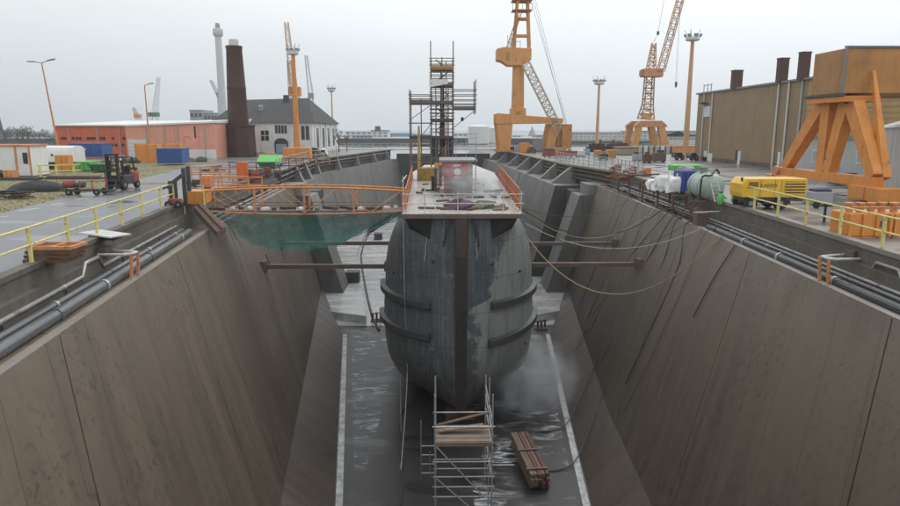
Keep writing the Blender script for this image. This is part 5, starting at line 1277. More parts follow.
# orange containers and vehicles at the left mast
a, b = az(285, 160.5), az(311, 160.5)
t = thing('orange_bin', (a+b)/2, 'long orange steel bin at the foot of the bright orange mast', 'bin')
m = MB(); m.box(a.x, a.y-1, .05, b.x, a.y+1, ay(290, 147.5, a.y).z); m.build('body', M['orange'], t, bevel=.04)
for i in range(6):
    x = lerp(a.x, b.x, (i+.5)/6); m = MB(); m.box(x-.07, a.y-1.08, .1, x+.07, a.y-1.003, ay(290, 148, a.y).z); m.build('rib', M['orange'], t)
def vehicle(u0, u1, vt, vb, body, label, van=True):
    a, b = az(u0, vb), az(u1, vb); y = a.y; L = b.x-a.x; h = ay(u0, vt, y).z; W_ = L*.42 if L > 3 else 1.7
    t = thing('parked_van' if van else 'parked_car', (a+b)/2, label, 'van' if van else 'car')
    m = MB(); k = .3 if van else .45
    pr = [(a.x, .3), (b.x, .3), (b.x, h*.55), (b.x-L*.08, h*.6), (b.x-L*.25, h*.97), (a.x+L*(.03 if van else .2), h), (a.x, h*.6)]
    m.prism(pr, 'Y', y, y+1.7); m.build('body', body, t, bevel=.08)
    m = MB(); m.prism([(a.x+L*.2, h*.62), (b.x-L*.14, h*.62), (b.x-L*.28, h*.9), (a.x+L*.24, h*.9)], 'Y', y-.02, y-.003); m.build('window', M['glass'], t)
    for x in (a.x+L*.2, b.x-L*.2): wheel(t, (x, y+.05, .32), .32, .22, 'Y')
    return t
vehicle(311.5, 319, 147.5, 158.5, M['darkgrey'], 'dark van parked beside the orange bin')
vehicle(319.5, 327, 149, 158, M['white'], 'white car parked right of the dark van', False)
# orange heater cabinet, barrels and small clutter along the left quay
a = az(237, 181); b = az(247, 181)
t = thing('orange_cabinet', (a+b)/2, 'tall bright orange cabinet on the left quay beside barrels', 'cabinet')
m = MB(); m.box(a.x, a.y, .1, b.x, a.y+.6, ay(240, 162, a.y).z); m.build('body', P_('signal_orange', (0.62, 0.13, 0.03), 0.45, 0.2), t, bevel=.03)
m = MB(); m.box(a.x+.05, a.y+.05, 0, b.x-.05, a.y+.55, .098); m.build('base', M['darkgrey'], t)
for i, (u, v, mt, lb) in enumerate(((251, 180, 'brownsteel', 'dark barrel right beside the tall orange cabinet'), (256, 181, 'red', 'red barrel third from the tall orange cabinet'), (261, 179.5, 'brownsteel', 'brown barrel near the green lidded skip, left one'), (267, 178, 'rust', 'rusty barrel near the green lidded skip, right one'))):
    a = az(u, v); t = thing('barrel', a, lb, 'barrel', 'barrels on the left quay')
    m = MB(); m.lathe(a, [(.3, .005), (.31, .28), (.325, .3), (.31, .32), (.31, .58), (.325, .6), (.31, .62), (.3, .92), (.26, .93)], 14); m.build('drum', M[mt], t, smooth=True)
def rack(u, v, L, h, label, mat, rz=0, n=4):
    a = az(u, v); t = thing('pipe_rack', a, label, 'rack')
    for i in range(n):
        x = a.x + L*(i/(n-1)-.5); m = MB(); m.tube((x, a.y, 0), (x, a.y, h), .05, 6); m.build('upright', mat, t)
    for z in (h*.5, h*.96):
        m = MB(); m.tube((a.x-L/2, a.y, z), (a.x+L/2, a.y, z), .045, 6); m.build('rail', mat, t)
    return t
rack(226, 188, 3.2, .9, 'orange tube barrier on the left quay left of the tall cabinet', M['rustorange'])
rack(206, 178, 4.2, 1.0, 'orange barrier with thin posts behind the control box', M['rustorange'], n=6)
rack(252, 172, 4.5, 1.0, 'long rusty tube barrier along the left pipe run', M['rust'], n=6)
rack(300, 168, 4.0, 1.1, 'rusty tube barrier before the orange bin', M['brownsteel'], n=6)
rack(312, 164, 4.5, 1.1, 'orange tube barrier before the dark van', M['rustorange'], n=6)
rack(236, 193, 3.6, 1.1, 'orange tube barrier nearest behind the gangway', M['orange'], n=5)
rack(285, 176, 2.6, 1.0, 'rusty tube barrier right of the green lidded skip', M['rust'])
rack(215, 180, 5.0, 1.0, 'long thin orange barrier along the far left road edge', M['rustorange'], n=5)
for u, v, L, w, mt, lb in ((213, 171, 2.4, .8, 'brownsteel', 'dark scrap heap on the grass beyond the left landing'), (277, 158, 3.2, .9, 'rustorange', 'orange pallets beyond the green lidded skip'), (262, 157, 3.2, .9, 'orange', 'orange machine parts beyond the green lidded skip'), (122, 172, 3, .9, 'wood', 'pale planks lying on the grass behind the forklift'), (200, 186.5, 1.6, .6, 'rust', 'rusty plates beside the orange landing box')):
    a = az(u, v); t = thing('scrap_pile', a, lb, 'scrap pile'); rnd = random.Random(int(u))
    for i in range(9):
        m = MB(); m.cbox((a.x + rnd.uniform(-L/2, L/2), a.y + rnd.uniform(-.8, .8), .09 + rnd.uniform(0, w*.6)), rnd.uniform(.3, L*.6), rnd.uniform(.15, .5), rnd.uniform(.08, .3), rnd.uniform(0, 3), rnd.uniform(-.2, .2)); m.build('scrap_piece', rnd.choice([M[mt], M[mt], M['darkgrey'], M['rust']]), t)
# stony rubble row before the hall
rnd = random.Random(12)
for i in range(16):
    u = 108 + 6.3*i + rnd.uniform(-2, 2); a = az(u, 162.5 + rnd.uniform(-2.0, 1.2))
    if 145 < u < 158: continue
    tag(heap((a.x, a.y, -.05), rnd.uniform(.5, 1.3), .5, rnd.uniform(.3, .8), i, 9, .4).build('rubble_heap', rnd.choice([M['dark_conc'], M['post'], M['trench']]), smooth=True), 'small grey rubble heap in the row before the long hall', 'rubble', 'rubble heaps before the hall')
# rusty frames and white board behind the left rail
a = az(56, 262); t = thing('steel_frame_stack', a, 'stack of rusty steel frames behind the left guard rail', 'steel stack')
for i in range(4):
    z = .12 + i*.14; m = MB(); k = i*.05
    for dy in (-.45, .45): m.box(a.x-.75+k, a.y+dy-.05, z-.05, a.x+.65+k, a.y+dy+.05, z+.05)
    for dx in (-.7, 0, .6): m.box(a.x+dx-.05+k, a.y-.395, z-.045, a.x+dx+.05+k, a.y+.395, z+.045)
    m.build('frame', M['rustorange'] if i == 3 else M['rust'], t)
a = az(104, 240.5); m = MB(); m.cbox((a.x-.1, a.y+.3, .22), 1.9, .9, .05, -.5, .02); tag(m.build('white_board', M['whitetube']), 'white board lying on blocks behind the left guard rail', 'board')
m = MB(); m.box(a.x-.6, a.y, .004, a.x+.4, a.y+.6, .19); tag(m.build('block_pile', M['darkgrey']), 'dark block under the white board behind the left guard rail', 'block')
# dark ladder posts and dolly by the landing
p0 = az(174, 208)
t = thing('ramp_frame', p0, 'dark steel posts with a slanting ramp rail beside the yellow guard rail end', 'frame')
for u, vb, vt in ((172, 207, 181), (176.5, 205, 181), (186, 206, 168), (190.5, 204, 166)):
    b = az(u, vb); z = ay(u, vt, b.y).z; m = MB(); m.box(b.x-.09, b.y-.09, 0, b.x+.09, b.y+.09, z); m.build('post', M['darkgrey'], t)
A, B = ay(163, 189, p0.y), ay(182, 174, p0.y)
for dy in (0, .5):
    m = MB(); m.beam(A + V((0, dy, 0)), B + V((0, dy, 0)), .07, .1); m.build('ramp_rail', M['darkgrey'], t)
t = thing('sack_truck', az(174, 207.5), 'small red and dark sack truck by the dark posts', 'sack truck')
a = az(173, 208); m = MB(); m.box(a.x-.25, a.y-.05, .15, a.x+.4, a.y+.35, .5); m.build('frame', M['red'], t, bevel=.03)
for x in (-.2, .35): wheel(t, (a.x+x, a.y-.1, .2), .2, .12, 'Y')
# small bare tree beside the boiler house
def bare_tree(u, vb, h, seed, label, y=None):
    b = az(u, vb) if y is None else V((ay(u, vb, y).x, y, 0)); rnd = random.Random(seed); t = thing('bare_tree', b, label, 'tree')
    m = MB(); tw = MB()
    def br(p, d, L, r, k):
        q = p + d*L; (m if k > 2 else tw).tube(p, q, r, 5, r*.65)
        if k == 0: return
        for i in range(3 if k > 1 else 4):
            nd = (d + V((rnd.uniform(-.8, .8), rnd.uniform(-.8, .8), rnd.uniform(-.1, .6)))).normalized(); br(p.lerp(q, rnd.uniform(.6, 1)), nd, L*rnd.uniform(.55, .8), r*.6, k-1)
    br(V((b.x, b.y, 0)), V((0, 0, 1)), h*.3, h*.025, 5); m.build('trunk', M['bark'], t); tw.build('crown', M['twig'], t)
bare_tree(339, 152, 6.0, 4, 'small bare tree right of the white boiler house', 128)
bare_tree(347, 151, 4.6, 9, 'low bare shrub tree by the left quay railing', 132)
# ================================================================== RIGHT YARD
# compressor on wheels
A, B = az(741, 213), az(805, 216); cy = 34.2
x0, x1 = ay(741, 200, cy).x, ay(806, 200, cy).x; zt, zb = ay(760, 178.5, cy).z, ay(760, 197.5, cy).z
t = thing('compressor', ((x0+x1)/2, cy, 0), 'yellow towable compressor with dark louvres behind the right guard rail', 'compressor')
L = x1-x0
m = MB(); m.prism([(x0+.05, zb), (x1, zb), (x1, zt-.06), (x1-.06, zt), (x0+.25, zt), (x0, zt-.3), (x0, zb+.25)], 'Y', cy, cy+1.5); body = m.build('body', M['compyellow'], t, bevel=.04)
m = MB(); m.box(x0+L*.665, cy-.03, zb+.14, x1-.12, cy-.003, zt-.16); gr = m.build('grille', M['darkgrey'], t)
for i in range(5):
    z = lerp(zb+.18, zt-.22, i/4); m = MB(); m.box(x0+L*.66, cy-.06, z-.035, x1-.1, cy-.032, z+.035); m.build('louvre', M['compyellow'], gr)
m = MB(); m.box(x0+.35, cy-.03, lerp(zb, zt, .52), x0+.85, cy-.003, lerp(zb, zt, .82)); m.build('control_panel', P_('brown_panel', (.20, .11, .02), .5, .2), t)
for f in (.28, .50, .60):
    m = MB(); m.box(x0+L*f, cy-.012, zb+.05, x0+L*f+.025, cy-.003, zt-.08); m.build('door_seam', P_('dark_ochre', (.32, .18, .015), .5, .2), t)
def text(s, loc, size, mat, name, parent, rx=90, rz=0, ext=.004):
    cu = bpy.data.curves.new(name, 'FONT'); cu.body = s; cu.size = size; cu.extrude = ext; cu.align_x = 'CENTER'; cu.align_y = 'CENTER'
    o = bpy.data.objects.new(name, cu); dg = None; COL.objects.link(o)
    bpy.context.view_layer.update()
    me = bpy.data.meshes.new_from_object(o.evaluated_get(bpy.context.evaluated_depsgraph_get())); bpy.data.objects.remove(o)
    me.transform(Matrix.Translation(V(loc)) @ Matrix.Rotation(R(rz), 4, 'Z') @ Matrix.Rotation(R(rx), 4, 'X')); me.name = name
    o2 = bpy.data.objects.new(name, me); COL.objects.link(o2); me.materials.clear(); me.materials.append(mat)
    off_ = V((0, 0, 0)); q = parent
    while q is not None: off_ += q.location; q = q.parent
    me.transform(Matrix.Translation(-off_)); o2.parent = parent; return o2
text('KAESER', (x0+L*.41, cy-.008, lerp(zb, zt, .62)), .27, M['darkgrey'], 'lettering', t)
m = MB(); m.box(x0+.2, cy+.1, zb-.2, x1-.1, cy+1.4, zb-.005); m.build('chassis', M['darkgrey'], t)
m = MB(); m.box(x0+L*.38, cy+.15, .3, x0+L*.8, cy+1.35, zb-.21); m.build('tank', M['darkgrey'], t, bevel=.08)
for x in (x0+.55, x0+L*.62):
    for y in (cy+.1, cy+1.4): wheel(t, (x, y, .36), .36, .22, 'Y')
m = MB(); m.beam((x1-.1, cy+.7, zb-.1), (x1+1.3, cy+.7, .35), .1, .1); m.beam((x1-.1, cy+.3, zb-.1), (x1+1.0, cy+.68, .4), .07, .07); m.build('drawbar', M['black'], t)
m = MB(); m.lathe((x1+1.0, cy+.7, .2), [(.19, -.06), (.19, .06)], 12, 'Y'); m.build('jockey_wheel', M['black'], t)
m = MB(); m.lathe((x0+.1, cy+.3, zt-.15), [(.06, 0), (.06, .2)], 8); m.build('exhaust', M['darkgrey'], t)
# pale crate with blue pallet label behind the drawbar
a, b = az(812, 205), az(833, 205)
t = thing('plastic_crate', (a+b)/2, 'pale grey plastic crate with a dark blue lid between compressor and orange tanks', 'crate')
m = MB(); zt2 = ay(820, 192, a.y).z; m.box(a.x, a.y, 0.02, b.x, a.y+1.1, zt2); m.build('body', M['fargrey'], t, bevel=.05)
m = MB(); m.box(a.x+.2, a.y+.05, zt2+.003, b.x-.1, a.y+.8, zt2+.13); m.build('lid', P_('navy_plastic', (.03, .05, .12), .4, .2), t)
# black hand pump
a = az(824, 222); t = thing('hand_pump', a, 'small black valve stand behind the right guard rail', 'valve stand')
m = MB(); m.lathe(a, [(.12, .005), (.06, .05), (.06, .75), (.1, .78), (.1, .9)], 8); m.build('column', M['black'], t)
m = MB(); m.box(a.x-.3, a.y-.04, .72, a.x+.3, a.y+.04, .8); m.build('handle', M['black'], t)
# orange tanks
a = az(838, 239.5)
for k, (u0, u1, lab) in enumerate(((846, 890, 'orange ribbed steel tank with pipe stubs on top behind the right guard rail'), (891, 960, 'second orange ribbed tank, cut by the right picture edge'))):
    y = a.y + .3; xa, xb = ay(u0, 240, y).x, ay(u1, 240, y).x
    t = thing('orange_tank', ((xa+xb)/2, y, 0), lab, 'tank', 'orange tanks on the right quay')
    zz = ay(860, 213, y).z
    m = MB(); m.box(xa, y, .06, xb, y+1.2, zz); m.build('body', M['orange'], t, bevel=.05)
    m = MB(); m.box(xa-.05, y-.04, .005, xb+.05, y+1.24, .058); m.build('base', M['rustorange'], t)
    n = 4
    for i in range(n):
        x = lerp(xa+.08, xb-.08, i/(n-1)); m = MB(); m.box(x-.06, y-.09, .08, x+.06, y-.003, zz-.04); m.build('rib', M['orange'], t, bevel=.015)
        m = MB(); m.lathe((lerp(xa+.2, xb-.25, i/(n-1)), y+.35, zz), [(.13, 0), (.13, .3), (.18, .31), (.18, .38), (.06, .39)], 12); m.build('pipe_stub', M['rustorange'], t, smooth=True)
    m = MB(); m.tube((xa+.15, y+.1, zz+.22), (xb-.1, y+.1, zz+.22), .03, 6); m.build('hand_rail', M['orange'], t)
    m = MB(); m.box(xb-.55, y-.03, zz-.55, xb-.2, y-.003, zz-.3); m.build('plate', M['brownsteel'], t)
# pale green pressure tank, ladder, blue box
yT = 39.5; c = ay(712, 187, yT); rT = ay(710, 173.5, yT).z - c.z
t = thing('pressure_tank', (c.x, yT, 0), 'pale green round pressure tank with a domed end on the right quay', 'tank')
m = MB(); m.lathe((c.x, yT, c.z), [(.02, -.35), (rT*.5, -.28), (rT*.85, -.12), (rT, .1), (rT, 1.9), (rT*.8, 2.1), (.02, 2.25)], 24, 'Y'); m.build('shell', M['palegreen'], t, smooth=True)
for y in (.2, 1.5):
    m = MB(); m.box(c.x-rT*.8, yT+y, 0, c.x+rT*.8, yT+y+.25, c.z-rT*.6); m.build('saddle', M['rust'], t)
    m = MB(); m.lathe((c.x, yT+y, c.z), [(rT*1.02, 0), (rT*1.02, .08)], 24, 'Y'); m.build('band', M['grey'], t)
m = MB(); m.lathe((c.x-.1, yT+1.2, c.z+rT*.95), [(.22, 0), (.22, .3), (.3, .31), (.3, .38)], 12); m.build('manhole', M['grey'], t)
m = MB(); m.path(smooth_path([(c.x-rT*1.1, yT-.5, .3), (c.x-rT*1.0, yT-.45, 1.4), (c.x-.3, yT-.4, c.z+rT*.9), (c.x+.5, yT+.8, c.z+rT*1.25), (c.x+.9, yT+1.2, c.z+rT*.9)]), .06, 7); m.build('hose', M['black'], t, smooth=True)
for u, lab in ((713, 0), (721, 0)): pass
a = ay(717, 205, 38.2); t = thing('ladder', (a.x, 38.2, 0), 'white leaning ladder in front of the pale green tank', 'ladder')
for dx in (-.22, .22):
    m = MB(); m.tube((a.x+dx, 38.0, .02), (a.x+dx, 38.9, ay(717, 181, 38.5).z), .035, 6); m.build('stile', M['galv'], t)
for i in range(6):
    q = (i+.5)/6.2; m = MB(); m.tube((a.x-.22, lerp(38, 38.9, q), lerp(0, ay(717, 181, 38.5).z, q)), (a.x+.22, lerp(38, 38.9, q), lerp(0, ay(717, 181, 38.5).z, q)), .025, 5); m.build('rung', M['galv'], t)
for u, vb, lb in ((720.5, 204, 'small bright green gas bottle right of the ladder'), (734, 203.5, 'small bright green gas bottle beside the compressor')):
    a = az(u, vb); t = thing('gas_bottle', a, lb, 'gas bottle', 'green gas bottles on the right quay')
    m = MB(); m.lathe(a, [(.17, .005), (.18, .03), (.18, .5), (.1, .62), (.05, .64)], 14); m.build('bottle', M['green'], t, smooth=True)
    m = MB(); m.lathe(a + V((0, 0, .64)), [(.1, 0), (.1, .1)], 10); m.build('valve_cap', M['darkgreen'], t)
a, b = ay(681, 190, 44), ay(700, 171, 44)
t = thing('blue_skip', ((a.x+b.x)/2, 44, 0), 'deep blue steel box beside the pale green tank', 'skip')
m = MB(); m.box(a.x, 44, .05, b.x, 45.6, b.z); m.build('body', P_('deep_blue', (.03, .06, .30), .45, .25), t, bevel=.03)
for i in range(5):
    x = lerp(a.x+.1, b.x-.1, i/4); m = MB(); m.box(x-.06, 43.93, .1, x+.06, 43.997, b.z-.08); m.build('rib', P_('deep_blue', (.03, .06, .30)), t)
c = heap(((a.x+b.x)/2, 44.8, b.z-.05), .6, .5, .35, 5); c.build('tarp', M['grey'], t, smooth=True)
a = az(690, 170); m = MB(); m.box(a.x-1.7, a.y, .01, a.x+1.8, a.y+2, .5); tag(m.build('green_mat_stack', M['green'], bevel=.05), 'low bright green stack on the yard behind the blue box', 'stack')
# white big bags
rnd = random.Random(6)
for i, (u, v, s, lb) in enumerate(((652, 189, 0.61, 'white big bag, leftmost and lowest of the bag cluster'), (658, 190, 0.74, 'white big bag, second from the left in the cluster'), (665, 191, 0.94, 'tallest white big bag in the middle of the cluster'), (672, 192, 0.90, 'white big bag next to the yellow bag'))):
    a = az(u, v); t = thing('big_bag', a, lb, 'big bag', 'white big bags on the right quay')
    m = MB(); rows = []
    for k in range(7):
        z = s*1.15*k/6; w = s*.5*(1.0 + .14*math.sin(k*math.pi/6) - (.25 if k == 6 else 0))
        rows.append([V((a.x + w*1.05*max(-1, min(1, 1.35*math.cos(q))) + .09*math.sin(q*3+k*1.3+i*2) + .05*k*(i%2), a.y + w*max(-1, min(1, 1.35*math.sin(q))) + .05*math.cos(q*4+k*2), z + .05*math.sin(q*3) + .01)) for q in [2*math.pi*j/18 for j in range(19)]])
    m.grid(rows); m.face(rows[-1][:-1]); bmesh.ops.remove_doubles(m.bm, verts=m.bm.verts, dist=1e-3); m.build('bag', M['whitebag'], t, smooth=True)
    for q in (-.3, .3):
        m = MB(); m.path([(a.x+q*s, a.y-.2*s, s*1.1), (a.x+q*s*1.1, a.y, s*1.42), (a.x+q*s, a.y+.2*s, s*1.1)], .03, 5); m.build('loop', M['whitebag'], t)
a = az(678.5, 191); tag(heap((a.x, a.y, 0), .3, .35, .95, 2).build('yellow_bag', P_('lemon_plastic', (.62, .55, .06), .5, .2), smooth=True), 'small yellow bag between white bags and blue box', 'bag')
for u, v, lb in ((636, 181, 'low rusty frame stack left of the white big bags'), (622, 178, 'low rusty scrap stack near the mesh railing')):
    a = az(u, v); t = thing('scrap_pile', a, lb, 'scrap pile'); rnd = random.Random(int(u))
    for i in range(9):
        m = MB(); m.cbox((a.x+rnd.uniform(-1.4, 1.4), a.y+rnd.uniform(-.5, .5), .1+rnd.uniform(0, .5)), rnd.uniform(.4, 1.6), .15, .12, rnd.uniform(-.4, .4), rnd.uniform(-.1, .1)); m.build('scrap_piece', rnd.choice([M['rust'], M['brownsteel'], M['red']]), t)
# rusty brackets hung on the trench of the right wall
for i, y in enumerate((39, 42.5, 46, 50, 54, 58)):
    X = interp(RC, y); t = thing('pipe_bracket', (X, y, ZC), 'brown steel pipe bracket standing at the right trench edge' , 'bracket', 'pipe brackets at the right trench')
    m = MB(); m.box(X+.25, y-.06, ZC-.2, X+.35, y+.06, -.1); m.build('upright', M['rust'], t); m = MB(); m.box(X+1.1, y-.06, ZC-.2, X+1.2, y+.06, -.1); m.build('upright', M['rust'], t)
    m = MB(); m.box(X+.2, y-.05, -.1, X+1.25, y+.05, .0); m.build('crossbar', M['brownsteel'], t)
a = V((interp(RC, 37.8), 37.8, ZC)); t = thing('valve_box', a, 'reddish brown valve box on the trench edge where the black pipe starts', 'valve box')
m = MB(); m.box(a.x+.1, 37.4, ZC-.2, a.x+.75, 38.1, ZC+.75); m.build('body', M['brownsteel'], t, bevel=.03)
m = MB(); m.tube((a.x-.1, 37.35, ZC+.8), (a.x+1.4, 37.35, ZC+.85), .04, 6); m.build('rail', M['whitetube'], t)
# hoses and loose lines dragged along the right trench
rnd = random.Random(77)
for i, (ya, yb_, off_, mt, lb) in enumerate(((36.5, 60, .55, 'cable', 'dark hose dragged along the right trench floor, nearest the edge'), (38, 64, .8, 'brownsteel', 'brown hose winding along the middle of the right trench'), (37, 55, 1.25, 'cable', 'dark cable winding by the right trench wall'), (40, 66, .2, 'rust', 'rusty line lying on the coping edge right of the ship'), (24, 35, 1.3, 'cable', 'dark cable looped behind the black right pipes'))):
    P = []; y = ya
    while y < yb_: P.append((interp(RC, y) + off_ + rnd.uniform(-.18, .18), y, ZC + (.06 if off_ < .3 else rnd.uniform(-.1, .35)))); y += rnd.uniform(1.2, 2.2)
    hose(None, None, 0, .05, mt, lb, via=smooth_path(P))
for i, (u, v, lb) in enumerate(((601, 172, 'dark pallet with rusty fittings by the mesh railing, farthest of three'), (615, 174.5, 'dark pallet with rusty fittings by the mesh railing, middle of three'), (629, 176, 'dark pallet with rusty fittings by the mesh railing, nearest of three'))):
    a = az(u, v); t = thing('loaded_pallet', a + V((1.5, 0, 0)), lb, 'pallet')
    m = MB(); m.box(a.x+.9, a.y, .005, a.x+2.1, a.y+.8, .14); m.build('pallet', M['timber'], t)
    for k in range(5): m = MB(); m.cbox((a.x+1.1+.2*k, a.y+.4, .145+.1+.05*k), .35, .5, .2+.1*k, rnd.uniform(0, 1)); m.build('fitting', rnd.choice([M['rust'], M['darkgrey'], M['rustorange']]), t)
# ---- gantry crane leg at the right
GX = 25.4; yn, yf = 38.0, 48.0
t = thing('gantry_crane', (GX, 45, 0), 'orange gantry crane with splayed box legs and a tan girder at the right', 'gantry crane')
zs = ay(840, 176, 43).z
m = MB(); m.beam((GX, yn-.6, zs), (GX, yf+.4, zs), .7, .62); m.build('sill_beam', M['orange'], t, bevel=.03)
yA, yB, yC, yM = 41.2, 46.6, yn, 45.2
zp = ay(848, 96, 40.3).z
plat_y0, plat_y1 = 40.0, 44.0
m = MB(); m.box(GX-1.0, plat_y0, zp-.35, GX+1.3, plat_y1, zp); m.build('top_plate', M['orange'], t, bevel=.03)
m = MB(); m.box(GX-1.1, plat_y0-.1, zp+.003, GX-.9, plat_y1+.1, zp+.16); m.build('plate_edge', M['darkgrey'], t)
for p, q, nm in (((GX, 43.5, zp-.35), (GX, 47.6, zs+.3), 'leg'), ((GX, 42.9, zp-.35), (GX, 43.0, zs+.3), 'leg'), ((GX, 41.0, zp-.35), (GX, 42.3, zs+.3), 'leg'), ((GX, 40.5, zp-.35), (GX, 37.7, zs+.3), 'leg')):
    m = MB(); m.tbeam(p, q, .95, .75, .78, .6, (1, 0, 0)); m.build(nm, M['orange'], t, bevel=.03)
m = MB(); m.tbeam((GX+.75, 40.12, zp+1.5), (GX+.45, 37.6, zs+.2), .1, .2, .7, .5, (1, 0, 0)); m.build('leg', M['orange'], t, bevel=.02)
zt = ay(845, 47.5, 40.2).z
m = MB(); m.box(GX-.9, 40.3, zp+.17, 70, 43.7, zt); m.build('girder', M['tanorange'], t, bevel=.03)
m = MB(); m.box(GX-.93, 40.35, zp+.2, GX-.903, 43.65, zt-.05); m.build('girder_end', M['tandark'], t)  # thin browner sheet, shade of the end face put into its colour
m = MB(); m.box(GX-1.0, 40.2, zt+.003, 70, 40.4, zt+.12); m.box(GX-1.0, 40.2, zp+.17, GX-.87, 40.297, zt); m.build('girder_trim', M['roofgrey'], t)
for x in (GX+2.9, GX+5.8, GX+8.7):
    m = MB(); m.box(x, 40.28, zp+.2, x+.04, 40.297, zt-.02); m.build('panel_seam', M['tandark'], t)
m = MB(); m.box(GX+3.6, 44.4, zp+.17, 70, 46.9, zp+2.3); m.build('rear_girder', M['tandark'], t)
for y in (yn-.2, yf):
    m = MB(); m.box(GX-.55, y-1.5, .12, GX+.75, y+1.5, .95); b_ = m.build('bogie', M['orange'], t, bevel=.05)
    m = MB(); m.box(GX-.35, y-.75, .953, GX+.55, y+.75, zs-.3); m.build('bogie_pivot', M['orange'], b_, bevel=.05)
    m = MB(); m.box(GX-.62, y-.12, .2, GX-.553, y+.12, .93); m.build('stiffener', M['rustorange'], b_)
    for dy in (-1, 1): 
        m = MB(); m.lathe((GX+.1, y+dy, .26), [(.22, -.12), (.22, .12)], 14, 'X'); m.build('wheel', M['darkgrey'], b_)
m = MB(); m.lathe((GX-.45, yf+.2, zs), [(.42, -.1), (.42, .1)], 14, 'X'); m.build('end_cap', M['rustorange'], t)
# second rail foot, far right (outside most of the frame)
# ---- brown shed
SX = 37.2; ys0, ys1, yk = 22, 95.5, 67
hs = 9.2
t = thing('brown_shed', (SX+10, 70, 0), 'large brown ribbed metal shed with three dark roof vents and an ochre near part', 'shed')
m = MB(); m.box(SX, yk, 0, SX+26, ys1, hs); m.build('brown_wall', M['shedbrown'], t)
m = MB(); m.box(SX, ys0, 0, SX+26, yk-.02, hs); m.build('ochre_wall', M['shedyellow'], t)
m = MB(); m.hexa([(SX-.25, ys0, hs+.01), (SX+26, ys0, hs+.01), (SX+26, ys1+.3, hs+.01), (SX-.25, ys1+.3, hs+.01)], [(SX-.25, ys0, hs+.22), (SX+26, ys0, hs+2.2), (SX+26, ys1+.3, hs+2.2), (SX-.25, ys1+.3, hs+.22)]); m.build('roof', M['roofgrey'], t)
for u, v0, v1 in ((736, 71, 88), (781.5, 59, 80), (803, 53, 76)):
    y = (SX+1.2)*650/(u-440)*.99; c = ay(u, v1, y); w = 4.2*y/650; z1 = ay(u, v0, y).z
    m = MB(); m.box(c.x-w, y-w*.9, hs+.1, c.x+w, y+w*.9, z1); o = m.build('roof_vent', P_('dark_red_vent', (.085, .038, .034), .7, .35), t)
    m = MB(); m.box(c.x-w*1.12, y-w, z1+.003, c.x+w*1.12, y+w, z1+.12); m.build('vent_cap', M['darkgrey'], o)
for y in (93.0, 90.2, 67.9, 70.5):
    m = MB(); m.tube((SX-.12, y, 0), (SX-.12, y, hs), .09 if y > 72 else .11, 6); m.build('downpipe', M['shedgrey'] if y < 70 else M['farpale'], t)
for u in (773, ):
    y = SX*650/(u-440); m = MB(); m.tube((SX-.14, y, 0), (SX-.14, y, hs), .1, 6); m.build('downpipe', M['farpale'], t)
def onwall(u, v): 
    r = ray(u, v); k = SX/r.x; return V((SX, r.y*k, CAM_H + r.z*k))
def wallbox(u0, v0, u1, v1, nm, mt, th=.12, zb=None):
    A, B = onwall(u0, v1), onwall(u1, v0); m = MB(); m.box(SX-th, A.y, A.z if zb is None else zb, SX-.003, B.y, B.z); return m.build(nm, M[mt], t)
wallbox(704, 106, 711, 117, 'window', 'farpale', .1); wallbox(704, 151, 707.5, 159.5, 'door', 'farpale', .1, 0); wallbox(707.8, 153.5, 713, 161, 'door', 'white', .14, 0)
wallbox(735, 150, 738, 164, 'door', 'darkgrey', .08, 0); wallbox(738, 151, 741.5, 165, 'door', 'white', .14, 0); wallbox(778, 152, 781.5, 166.5, 'door', 'white', .14, 0)
m = MB(); c = onwall(707, 103); m.cbox((SX-.5, c.y, c.z), .8, 1.6, .12, 0, .3); m.build('canopy', M['darkgrey'], t)
c = onwall(705, 97); m = MB()
for dy in (-1.2, 0, 1.3): m.tube((SX+.3, c.y+dy, hs), (SX+.3, c.y+dy, hs+1.3), .06, 5)
m.tube((SX+.3, c.y-1.5, hs+1.2), (SX+.3, c.y+1.6, hs+1.2), .05, 5); m.build('antenna', M['grey'], t)
m = MB(); m.box(SX-.1, yk-.5, .0, SX-.02, ys1-.2, .5); m.build('plinth', M['trench'], t)
# pale low building and white gabled shed before the shed
GX2 = 35.2
t = thing('pale_annex', (GX2, 55, 0), 'low pale grey annex with a small window behind the gantry legs', 'annex')
zt4 = 3.4
m = MB(); m.box(GX2, 47, 0, GX2+1.9, 65, zt4); m.build('wall', M['shedgrey'], t)
m = MB(); m.box(GX2-.15, 46.8, zt4+.003, GX2+1.95, 65.2, zt4+.18); m.build('roof', M['roofgrey'], t)
for y, z0, z1, w in ((53.0, 1.4, 2.6, 1.9), (60.5, 1.2, 2.4, 1.0)):
    m = MB(); m.box(GX2-.06, y, z0, GX2-.003, y+w, z1); o = m.build('window', M['farpale'], t)
    m = MB(); m.box(GX2-.08, y+.12, z0+.12, GX2-.062, y+w-.12, z1-.12); m.build('pane', M['fargrey'], o)
m = MB(); m.box(GX2-.05, 57.2, .0, GX2-.003, 58.3, 2.2); m.build('door', M['fargrey'], t)
t = thing('white_shed', (34, 46, 0), 'white sheet metal shed with a low gable roof at the right edge', 'shed')
WX = ay(876, 150, 46.7).x; zc = ay(877, 128, 46.7).z
m = MB(); m.hexa([(WX, 46.7, 0), (WX+14, 46.7, 0), (WX+14, 38, 0), (WX, 38, 0)], [(WX, 46.7, zc), (WX+14, 46.7, zc), (WX+14, 38, zc), (WX, 38, zc)]); m.build('wall', M['shedwhite'], t)
m = MB(); m.prism([(WX-.2, zc+.02), (WX+14.2, zc+.02), (WX+7, zc+1.9)], 'Y', 37.8, 46.9); m.build('roof', M['roofwhite'], t)
